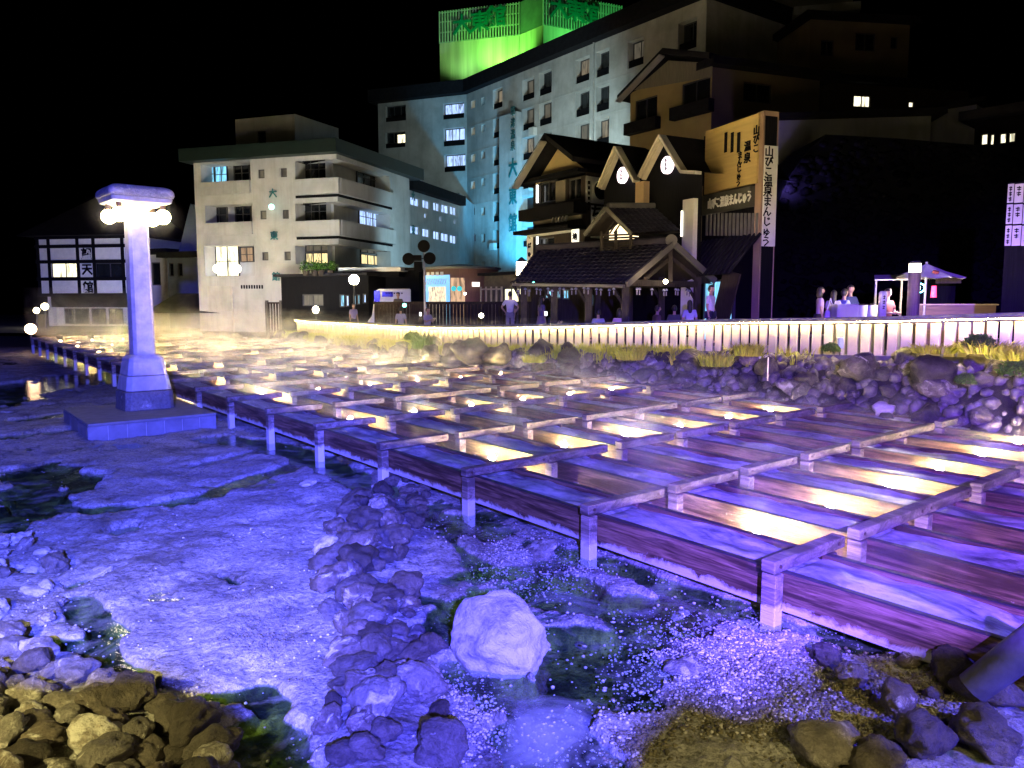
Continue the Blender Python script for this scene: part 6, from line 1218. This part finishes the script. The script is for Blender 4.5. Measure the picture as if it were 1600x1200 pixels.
for i, (px, w) in enumerate(((1320, 34), (1345, 20), (1362, 18))):
    q = at(px, 480, 20.0); t = thing('planter_box', ('long grey planter trough behind the fence with two glints', 'grey conical tub left of the stone marker', 'small grey tub beside the stone marker')[i], 'planter', (q.x, q.y, 1.55)); hw_ = w / 2 * 19.6 / F_PX
    if i == 0: MB().box(q.x - hw_, q.x + hw_, q.y - .2, q.y + .2, 1.5, at(px, 475, 19.6).z).build('tub', M_STUCG, t, bevel=.02)
    else: MB().lathe((q.x, q.y, 1.5), [(hw_ * .7, 0), (hw_, at(px, 477, 19.6).z - 1.5)], 14).build('tub', M_STUCG, t)
    MB().box(q.x - hw_ * .6, q.x + hw_ * .6, q.y - .1, q.y + .1, at(px, 476, 19.6).z, at(px, 476, 19.6).z + .015).build('soil', M_BRN, t)
q = at(1594, 335, 17.0); t = thing('tenant_signboard', 'tall pale signboard with three rows of dark characters at the right frame edge', 'signboard', (q.x, q.y, 1.7)); ft = Fac.px((1573, 335, 17.2), (1640, 335, 16.6)); M_BOARD = simple('sign_board', (.55, .52, .6), .5, .1, 2, 0)
for (y0, y1) in ((288, 317), (320, 350), (353, 384)):
    for (x0, x1) in ((1576, 1585), (1587, 1600), (1602, 1618)):
        r = ft.rect(x0 - (y0 - 288) * .06, y0, x1 - (y0 - 288) * .06, y1); slab(MB(), ft, r[0], r[1], r[2], r[3], 0, .03).build('panel', M_BOARD, t); m_ = MB(); u = (r[0] + r[1]) / 2
        for k in range(3 if x0 != 1587 else 2):
            z = r[3] - (r[3] - r[2]) * (.2 + .28 * k); w = (r[1] - r[0]) * .27; slab(m_, ft, u - w, u + w, z - .012, z + .012, .031, .034); slab(m_, ft, u - w * .8, u + w, z - .05, z - .03, .031, .034); slab(m_, ft, u - .008, u + .012, z - .07, z + .03, .0312, .0345)
        m_.build('small_lettering', M_INK, t)
slab(MB(), ft, .0, ft.L, 1.5, at(1594, 283, 17).z, -.08, -.002).build('backing', M_BLK, t)
# ---------------- town lighting, some of it added fill
def sp(name, px, py, Y, e, col, tx, ty, tY, cone, size=.3): lamp('SPOT', name, at(px, py, Y), e, col, size, at(tx, ty, tY), cone, .8)
sp('cyan_uplight', 799, 428, 62.5, 8500, (.05, .55, 1.0), 803, 340, 68.5, 70)
sp('white_uplight', 870, 330, 50, 7200, (.74, 1.0, .97), 862, 215, 65, 80)
sp('cyan_shop_light', 690, 412, 48, 1500, (.55, .9, 1.0), 690, 360, 60, 130)
sp('hotel_street_light', 430, 470, 36, 2700, (.84, .92, 1.0), 470, 320, 47, 95, .6)
sp('town_street_light', 1010, 440, 24.5, 170, (1.0, .74, .45), 1080, 230, 36, 110, .6)
sp('violet_wall_fill', 1225, 300, 30.5, 420, (.28, .18, 1.0), 1300, 200, 36, 120)  # added spot, tints the long pale wall violet
sp('gold_sign_light', 1130, 330, 23.5, 110, (1.0, .75, .4), 1140, 240, 28, 90, .1)
sp('hotel_front_fill', 120, 492, 52, 1700, (.55, .58, 1.0), 120, 420, 61, 120)  # added fill, brightens the half timbered front
lamp('POINT', 'stall_fill', at(1440, 452, 20.6), 70, (1.0, .75, .6), .08); lamp('POINT', 'stall_outer_fill', at(1408, 452, 19.4), 230, (1.0, .85, .8), .08)  # both added to warm and whiten the umbrella
# ================================================================ people
M_SKIN = simple('skin', (.42, .26, .18), .6, .08, 3, 0); M_HAIR = simple('black_hair', (.015, .012, .012), .5, .3, 20, .1)
_cl = {}
def cloth(col):
    if col not in _cl: _cl[col] = simple('cloth_%d' % len(_cl), col, .85, .12, 5, .15)
    return _cl[col]
def skin_mesh(name, verts, edges, radii, mat, parent, sub=2, root=0):
    me = bpy.data.meshes.new(name); me.from_pydata([tuple(v) for v in verts], edges, []); o = bpy.data.objects.new('tmp', me); COL.objects.link(o)
    o.modifiers.new('s', 'SKIN'); s = o.modifiers.new('u', 'SUBSURF'); s.levels = sub; s.render_levels = sub
    for i, r in enumerate(radii):
        r = r if isinstance(r, tuple) else (r, r); me.skin_vertices[0].data[i].radius = r; me.skin_vertices[0].data[i].use_root = (i == root)
    dg = bpy.context.evaluated_depsgraph_get(); dg.update(); m2 = bpy.data.meshes.new_from_object(o.evaluated_get(dg)); bpy.data.objects.remove(o); bpy.data.meshes.remove(me)
    m2.name = name; m2.polygons.foreach_set('use_smooth', [True] * len(m2.polygons)); m2.materials.clear(); m2.materials.append(mat); r = bpy.data.objects.new(name, m2); COL.objects.link(r); r.parent = parent; return r
def person(px, py_head, Y, label, top=(.6, .6, .7), bottom=(.04, .04, .05), hair='short', yaw=0.0, pose='stand', h=1.7, long_skirt=False, arms='down', foot=None, group=None, lean=0.0, extra=None):
    """head top at the photo's pixel; yaw 0 faces the camera, turning counter-clockwise"""
    q = at(px, py_head, Y); sit = pose == 'sit'; H = h if not sit else h * .76; zf = q.z - H
    t = thing('person', label, 'person', (q.x, q.y, zf), yaw, group); k = h / 1.7
    V = lambda x, y, z: Vector((x * k, y * k, z * k))
    hip = .90 if not sit else .45; sh = hip + .50; nk = sh + .09; hd = nk + .13
    ln = lean
    P = {}
    P['hip'] = V(0, 0, hip); P['waist'] = V(0, -.01 - ln * .3, hip + .18); P['chest'] = V(0, -ln * .7, hip + .38); P['neck'] = V(0, -ln, nk); P['head'] = V(0, -ln - .015, hd + .03)
    for s, n in ((-1, 'r'), (1, 'l')):
        P['sh' + n] = V(.17 * s, -ln * .85, sh - .01)
        if arms == 'down' or (arms == 'one' and s < 0): P['el' + n] = V(.23 * s, -ln * .7 + .01, sh - .29); P['wr' + n] = V(.24 * s, -ln * .6 - .05, sh - .53)
        elif arms == 'hips': P['el' + n] = V(.33 * s, .02 - ln, sh - .24); P['wr' + n] = V(.20 * s, -.06, sh - .42)
        else: P['el' + n] = V(.22 * s, -.06 - ln, sh - .26); P['wr' + n] = V(.10 * s, -.30 - ln, sh - .16 if arms == 'phone' else sh - .28)
        if sit: P['kn' + n] = V(.11 * s, -.42, .47); P['an' + n] = V(.11 * s, -.42, .07); P['to' + n] = V(.11 * s, -.56, .035)
        else: P['kn' + n] = V(.10 * s, -.01, .49); P['an' + n] = V(.105 * s, .02, .08); P['to' + n] = V(.11 * s, -.12, .035)
        P['hj' + n] = V(.09 * s, 0, hip - .03)
        d = (P['wr' + n] - P['el' + n]).normalized(); P['hd' + n] = P['wr' + n] + d * .08 * k
    names = ['hip', 'waist', 'chest', 'neck', 'head'] + [a + s for s in 'rl' for a in ('sh', 'el', 'wr', 'hd', 'hj', 'kn', 'an', 'to')]; ix = {n: i for i, n in enumerate(names)}
    vs = [P[n] for n in names]; ed = [('hip', 'waist'), ('waist', 'chest'), ('chest', 'neck'), ('neck', 'head')]
    for s in 'rl': ed += [('chest', 'sh' + s), ('sh' + s, 'el' + s), ('el' + s, 'wr' + s), ('wr' + s, 'hd' + s), ('hip', 'hj' + s), ('hj' + s, 'kn' + s), ('kn' + s, 'an' + s), ('an' + s, 'to' + s)]
    R = {'hip': (.12, .095), 'waist': (.115, .085), 'chest': (.135, .095), 'neck': .048, 'head': .062, 'sh': .06, 'el': .038, 'wr': .027, 'hd': (.032, .02), 'hj': .085, 'kn': .056, 'an': .038, 'to': (.04, .028)}
    rad = []
    for n in names: r = R.get(n) or R[n[:-1]]; rad.append(tuple(x * k for x in r) if isinstance(r, tuple) else r * k)
    body = skin_mesh('body', vs, [(ix[a], ix[b_]) for a, b_ in ed], rad, M_SKIN, t, 2)
    # head with face, joined into the body mesh
    hm = bmesh.new(); bmesh.ops.create_uvsphere(hm, u_segments=18, v_segments=14, radius=1); hc = P['head'] + V(0, 0, 0)
    for v in hm.verts:
        x, y, z = v.co; f = 1.0
        if z < 0: x *= 1 - .28 * (-z) ** 1.3; y = y * (1 - .12 * -z)
        nose = math.exp(-((x / .16) ** 2 + ((z + .12) / .2) ** 2)) * (.20 if y < 0 else 0); eye = (math.exp(-(((abs(x) - .36) / .17) ** 2 + ((z - .08) / .13) ** 2)) * .09 if y < 0 else 0); mouth = (math.exp(-((x / .3) ** 2 + ((z + .5) / .07) ** 2)) * .05 if y < 0 else 0)
        ear = math.exp(-((y / .16) ** 2 + (z / .22) ** 2)) * .12 * (1 if x > 0 else -1)
        v.co = hc + Vector(((x + ear) * .078, (y - nose + eye + mouth) * .098, z * .118)) * k
    tmp = bpy.data.meshes.new('h'); hm.to_mesh(tmp); hm.free(); bm = bmesh.new(); bm.from_mesh(body.data); bm.from_mesh(tmp)
    # five separate fingers on each hand
    for s in 'rl':
        d = (P['hd' + s] - P['wr' + s]).normalized(); sd = d.cross(Vector((0, 1, 0))); sd = (sd if sd.length > .2 else d.cross(Vector((1, 0, 0)))).normalized(); up = sd.cross(d)
        for i, L in enumerate((.055, .072, .078, .072, .058)):
            mb = MB()
            if i == 0: a = P['hd' + s] - d * .03 * k + sd * .03 * k; b_ = a + (d * .7 + sd * .8).normalized() * L * k
            else: a = P['hd' + s] + d * .025 * k + sd * (.024 - .016 * (i - 1)) * k; b_ = a + (d + up * .25).normalized() * L * .55 * k
            c = b_ + (d + up * .7).normalized() * L * .45 * k; mb.cyl(a, b_, .009 * k, .008 * k, 6); mb.cyl(b_, c, .008 * k, .006 * k, 6); m3 = mb.mesh('f'); bm.from_mesh(m3)
    bm.to_mesh(body.data); bm.free(); body.data.polygons.foreach_set('use_smooth', [True] * len(body.data.polygons)); body.data.materials.clear(); body.data.materials.append(M_SKIN)
    # clothes
    ns = ['hip', 'waist', 'chest', 'neck2', 'shr', 'elr', 'shl', 'ell']; Q = dict(P); Q['neck2'] = P['neck'] + V(0, 0, -.045); Q['hip'] = P['hip'] + V(0, 0, -.03)
    for s in 'rl': Q['el' + s] = P['sh' + s].lerp(P['el' + s], .75 if top != (.03, .04, .12) else 1.6 if False else .95)
    rr = [(.145, .12), (.135, .105), (.155, .115), .06, .08, .058, .08, .058]; skin_mesh('shirt', [Q[n] for n in ns], [(0, 1), (1, 2), (2, 3), (2, 4), (4, 5), (2, 6), (6, 7)], [tuple(x * k for x in r) if isinstance(r, tuple) else r * k for r in rr], cloth(top), t, 2)
    if long_skirt:
        MB().lathe(V(0, 0, 0), [(.24 * k, .42 * k), (.20 * k, .7 * k), (.15 * k, 1.0 * k)], 16).build('skirt', cloth(bottom), t, local=True)
    else:
        ns = ['hip', 'hjr', 'knr', 'anr', 'hjl', 'knl', 'anl']; Q['anr'] = P['anr'] + V(0, 0, .03); Q['anl'] = P['anl'] + V(0, 0, .03); skin_mesh('trousers', [Q[n] for n in ns], [(0, 1), (1, 2), (2, 3), (0, 4), (4, 5), (5, 6)], [tuple(x * k for x in r) if isinstance(r, tuple) else r * k for r in ((.14, .115), .098, .07, .055, .098, .07, .055)], cloth(bottom), t, 2)
    hb = bmesh.new(); bmesh.ops.create_uvsphere(hb, u_segments=18, v_segments=14, radius=1); kill = []
    for v in hb.verts:
        x, y, z = v.co; lim = .25 if y < -.35 else (-.25 if y < .1 else -.75)
        if z < lim: kill.append(v); continue
        w = 1 + .04 * mn.noise(v.co * 4 + Vector((px, 0, 0))); v.co = hc + Vector((x * .088 * w, y * .108 * w + .004, z * .130 * w)) * k
    bmesh.ops.delete(hb, geom=kill, context='VERTS'); bmesh.ops.solidify(hb, geom=hb.faces[:], thickness=.006)
    if hair in ('long', 'bob'):
        L = .34 if hair == 'long' else .2; m3 = MB().lathe(hc + V(0, .03, -L), [(.055 * k, 0), (.088 * k, .06 * k), (.088 * k, L * k), (.05 * k, (L + .05) * k)], 12).mesh('l'); hb.from_mesh(m3)
    m4 = bpy.data.meshes.new('hair'); hb.to_mesh(m4); hb.free(); m4.polygons.foreach_set('use_smooth', [True] * len(m4.polygons)); mesh_obj('hair', m4, M_HAIR, t, local=True)
    return t
person(1111, 449, 23.8, 'man in a white t-shirt standing behind the fence right of the pavilion', (.62, .6, .66), (.03, .03, .04), yaw=.9, arms='down')
person(1282, 452, 20.9, 'woman with bobbed hair, pink top and black skirt standing in profile', (.5, .36, .42), (.02, .02, .02), 'bob', yaw=1.4, long_skirt=True, h=1.58)
person(1303, 457, 20.7, 'woman in white carrying a pale bag beside the woman in pink', (.6, .58, .62), (.5, .48, .55), 'long', yaw=2.4, h=1.5, arms='front')
person(1314, 455, 20.9, 'person in a pale blue top bending forward over the planter', (.3, .34, .62), (.03, .03, .04), yaw=1.9, h=1.6, lean=.12, arms='front')
person(1329, 449, 21.3, 'man in a dark navy jacket facing the pool by the planter', (.03, .04, .12), (.03, .03, .04), yaw=.3, h=1.68, arms='front')
person(797, 458, 30.0, 'man in a pale shirt seen from behind, standing left of the pavilion', (.5, .46, .56), (.28, .24, .24), yaw=3.0, arms='hips')
person(813, 464, 30.6, 'woman with dark hair standing close beside the man in the pale shirt', (.10, .08, .07), (.06, .05, .05), 'bob', yaw=3.3, h=1.6)
person(846, 466, 29.0, 'person with dark hair and faded violet clothes in the pavilion shade', (.12, .08, .16), (.22, .14, .2), 'long', yaw=2.0, h=1.6, long_skirt=True)
person(863, 483, 28.0, 'seated person in black holding a glowing phone', (.03, .03, .04), (.03, .03, .04), yaw=.9, pose='sit', arms='phone')
person(935, 484, 25.9, 'seated person in a patterned white shirt behind the fence', (.5, .48, .5), (.05, .05, .06), yaw=3.5, pose='sit')
person(968, 483, 25.4, 'seated woman in a pink top behind the fence', (.62, .36, .5), (.05, .05, .06), 'bob', yaw=2.6, pose='sit')
person(1023, 478, 25.6, 'seated dark haired person in a brown top bending to the table', (.12, .07, .05), (.05, .04, .04), yaw=1.8, pose='sit', lean=.1)
person(1054, 478, 26.4, 'seated person whose dark head shows above the bench back', (.06, .06, .07), (.05, .04, .04), yaw=3.1, pose='sit')
person(1078, 470, 25.6, 'woman in a pale violet top sitting in the pavilion', (.42, .4, .6), (.05, .05, .06), 'long', yaw=3.1, pose='sit')
person(977, 463, 28.0, 'person in a pale yellow top standing inside the pavilion', (.55, .5, .22), (.05, .05, .06), yaw=1.5)
person(552, 476, 38.3, 'person in a violet shirt with a small glowing light at the chest', (.30, .26, .45), (.05, .05, .06), yaw=.8, h=1.6)
person(622, 459, 38.0, 'man in an olive shirt standing higher behind the seated visitors', (.16, .14, .07), (.08, .07, .05), yaw=.2, arms='front')
person(626, 480, 34.8, 'seated person in a pale violet shirt seen from behind', (.32, .28, .42), (.05, .05, .06), yaw=3.1, pose='sit')
person(668, 481, 33.2, 'person in a pale shirt with a dark shoulder strap holding a bright phone', (.34, .30, .42), (.05, .05, .06), yaw=.9, pose='sit', arms='phone')
person(596, 476, 37.5, 'person in dark clothes with a backpack among the seated visitors', (.05, .05, .05), (.05, .05, .05), yaw=2.0, h=1.55)
person(448, 464, 46.5, 'woman with long hair in white standing by the wooden gate', (.4, .38, .36), (.05, .05, .05), 'long', yaw=1.3, h=1.6)
person(403, 460, 49.0, 'person in dark clothes near the white hotel wall', (.05, .05, .05), (.05, .05, .05), yaw=1.0, h=1.7)
person(1387, 455, 19.5, 'person in a dark plaid shirt half hidden behind the stone marker', (.16, .04, .05), (.05, .05, .06), yaw=.4, h=1.6, arms='front')
# phones, bag, pattern of small things people hold
def prop(name, label, cat, px, py, Y, w, hh_, d, mat, bev=.004, part='body', rz=0):
    q = at(px, py, Y); t = thing(name, label, cat, q, rz); MB().box(-w / 2, w / 2, -d / 2, d / 2, -hh_ / 2, hh_ / 2).build(part, mat, t, local=True, bevel=bev); return t
M_PH = glow('phone_screen', (.95, .95, 1.0), 3.5)
t = prop('phone', 'glowing phone in the hands of the seated person in black', 'phone', 853, 490, 27.75, .09, .15, .012, M_PH, part='screen'); MB().box(-.05, .05, .008, .014, -.08, .08).build('case', M_INK, t, local=True)
t = prop('phone', 'bright phone held before the pale shirt with a shoulder strap', 'phone', 657, 491, 32.9, .09, .14, .012, M_PH, part='screen', rz=.2); MB().box(-.05, .05, .008, .014, -.075, .075).build('case', M_INK, t, local=True)
q = at(1297, 490, 20.45); t = thing('shoulder_bag', 'pale violet cloth bag hanging at the white dressed woman\'s side', 'bag', q); MB().prism([(-.16, -.05, -.2), (.16, -.05, -.2), (.12, -.05, .08), (-.12, -.05, .08)], (0, .1, 0)).build('pouch', cloth((.5, .47, .62)), t, local=True, bevel=.02); MB().beam((-.09, 0, .08), (0, 0, .4), .015, .02).beam((.09, 0, .08), (0, 0, .4), .015, .02).build('strap', cloth((.5, .47, .62)), t, local=True)
# benches the seated visitors use
for (px, Y, n_, lab) in ((950, 26.1, 1.6, 'long dark bench behind the fence under the two seated visitors'), (863, 28.3, .9, 'short dark bench under the person with the phone'), (1050, 26.2, 2.0, 'dark bench under the seated group inside the pavilion'), (645, 34.3, 1.8, 'dark bench below the seated visitors at the middle left')):
    q = at(px, 480, Y); z = at(px, 483, Y).z - 1.30 + .42; t = thing('bench', lab, 'bench', (q.x, q.y, z - .4)); MB().box(q.x - n_ / 2, q.x + n_ / 2, q.y - .2, q.y + .2, z - .06, z).build('seat', M_BEAM, t)
    for s in (-1, 1): MB().box(q.x + s * n_ * .4 - .05, q.x + s * n_ * .4 + .05, q.y - .18, q.y + .18, z - .5, z - .062).build('leg', M_BEAM, t)
# ================================================================ steam drifting over the troughs
def steam_box(name, k0, k1, v0, v1, h0, h1, dens, scale, lo, hi, thick=1.0):
    P = [grid_pt(k, v, z) for z in (h0, h1) for (k, v) in ((k0, v0), (k1, v0), (k1, v1), (k0, v1))]
    mb = MB(); mb.add(P, [(0, 3, 2, 1), (4, 5, 6, 7), (0, 1, 5, 4), (1, 2, 6, 5), (2, 3, 7, 6), (3, 0, 4, 7)])
    m = bpy.data.materials.new(name); m.use_nodes = True; nt = m.node_tree; nt.nodes.remove(nt.nodes['Principled BSDF']); pv = nt.nodes.new('ShaderNodeVolumePrincipled')
    pv.inputs['Color'].default_value = (.95, .95, .95, 1); pv.inputs['Anisotropy'].default_value = 0.2; nt.links.new(pv.outputs[0], nt.nodes['Material Output'].inputs['Volume'])
    n = noise_node(nt, scale, 4, .62, 1.2, stretch=(1, 1, 1.6)); r = nt.nodes.new('ShaderNodeMapRange'); r.inputs['From Min'].default_value = lo; r.inputs['From Max'].default_value = hi; r.inputs['To Min'].default_value = 0; r.inputs['To Max'].default_value = dens
    nt.links.new(n.outputs[0], r.inputs[0])
    # thins out with height above the troughs
    tc = nt.nodes.new('ShaderNodeTexCoord'); sp_ = nt.nodes.new('ShaderNodeSeparateXYZ'); nt.links.new(tc.outputs['Generated'], sp_.inputs[0]); g_ = ramp(nt, sp_.outputs[2], [(0, (1, 1, 1)), (.45, (.45,) * 3), (1, (0, 0, 0))])
    mu = nt.nodes.new('ShaderNodeMath'); mu.operation = 'MULTIPLY'; nt.links.new(r.outputs[0], mu.inputs[0]); nt.links.new(g_, mu.inputs[1]); nt.links.new(mu.outputs[0], pv.inputs['Density'])
    return tag(mb.build(name, m), kind='stuff')
steam_box('steam', -13.5, 0.9, -0.1, 7.0, .40, 2.1, .30, .65, .49, .67)
steam_box('thin_steam', 0.95, 6.6, -0.1, 7.0, .40, 1.35, .30, .80, .50, .74)
steam_box('steam_plume', -16.5, -13.6, 0.5, 6.0, .40, 3.2, .30, .40, .42, .62)
# ================================================================ single out each boulder: size, tone and its place in its own heap
def single_out(group, axis, where, what):
    L = [o for o in COL.objects if o.get('group') == group]
    L.sort(key=axis)
    for i, o in enumerate(L):
        s = (o.scale[0] + o.scale[1] + o.scale[2]) / 3; mt = o.material_slots[0].material.name
        tone = {'river_stone': 'brown grey', 'crusted_stone': 'white crusted', 'white_stone': 'chalk white', 'bank_lava': 'blackish rough'}.get(mt, 'grey')
        size = 'small' if s < .75 * MEAN(L) else ('large' if s > 1.2 * MEAN(L) else 'middling')
        o['label'] = '%s %s %s, %s %s' % (size, tone, what, ordinal(i), where)
def MEAN(L): return sum(sum(o.scale) / 3 for o in L) / len(L)
single_out('boulders of the ridge through the mineral bed', lambda o: o.location.y, 'from the near end of the ridge', 'stone')
single_out('brown boulders at the lower left', lambda o: o.location.x, 'from the left in the lower left heap', 'stone')
single_out('blue lit stones at the left edge', lambda o: o.location.y, 'from the bottom along the left edge', 'stone')
single_out('rocks of the bank below the fence', lambda o: -o.location.x / o.location.y, 'from the right in the rock bank', 'rock')
single_out('rocks of the bank below the middle fence', lambda o: -o.location.x / o.location.y, 'from the right below the middle fence', 'rock')
single_out('rocks below the far fence', lambda o: -o.location.x / o.location.y, 'from the right below the far fence', 'rock')
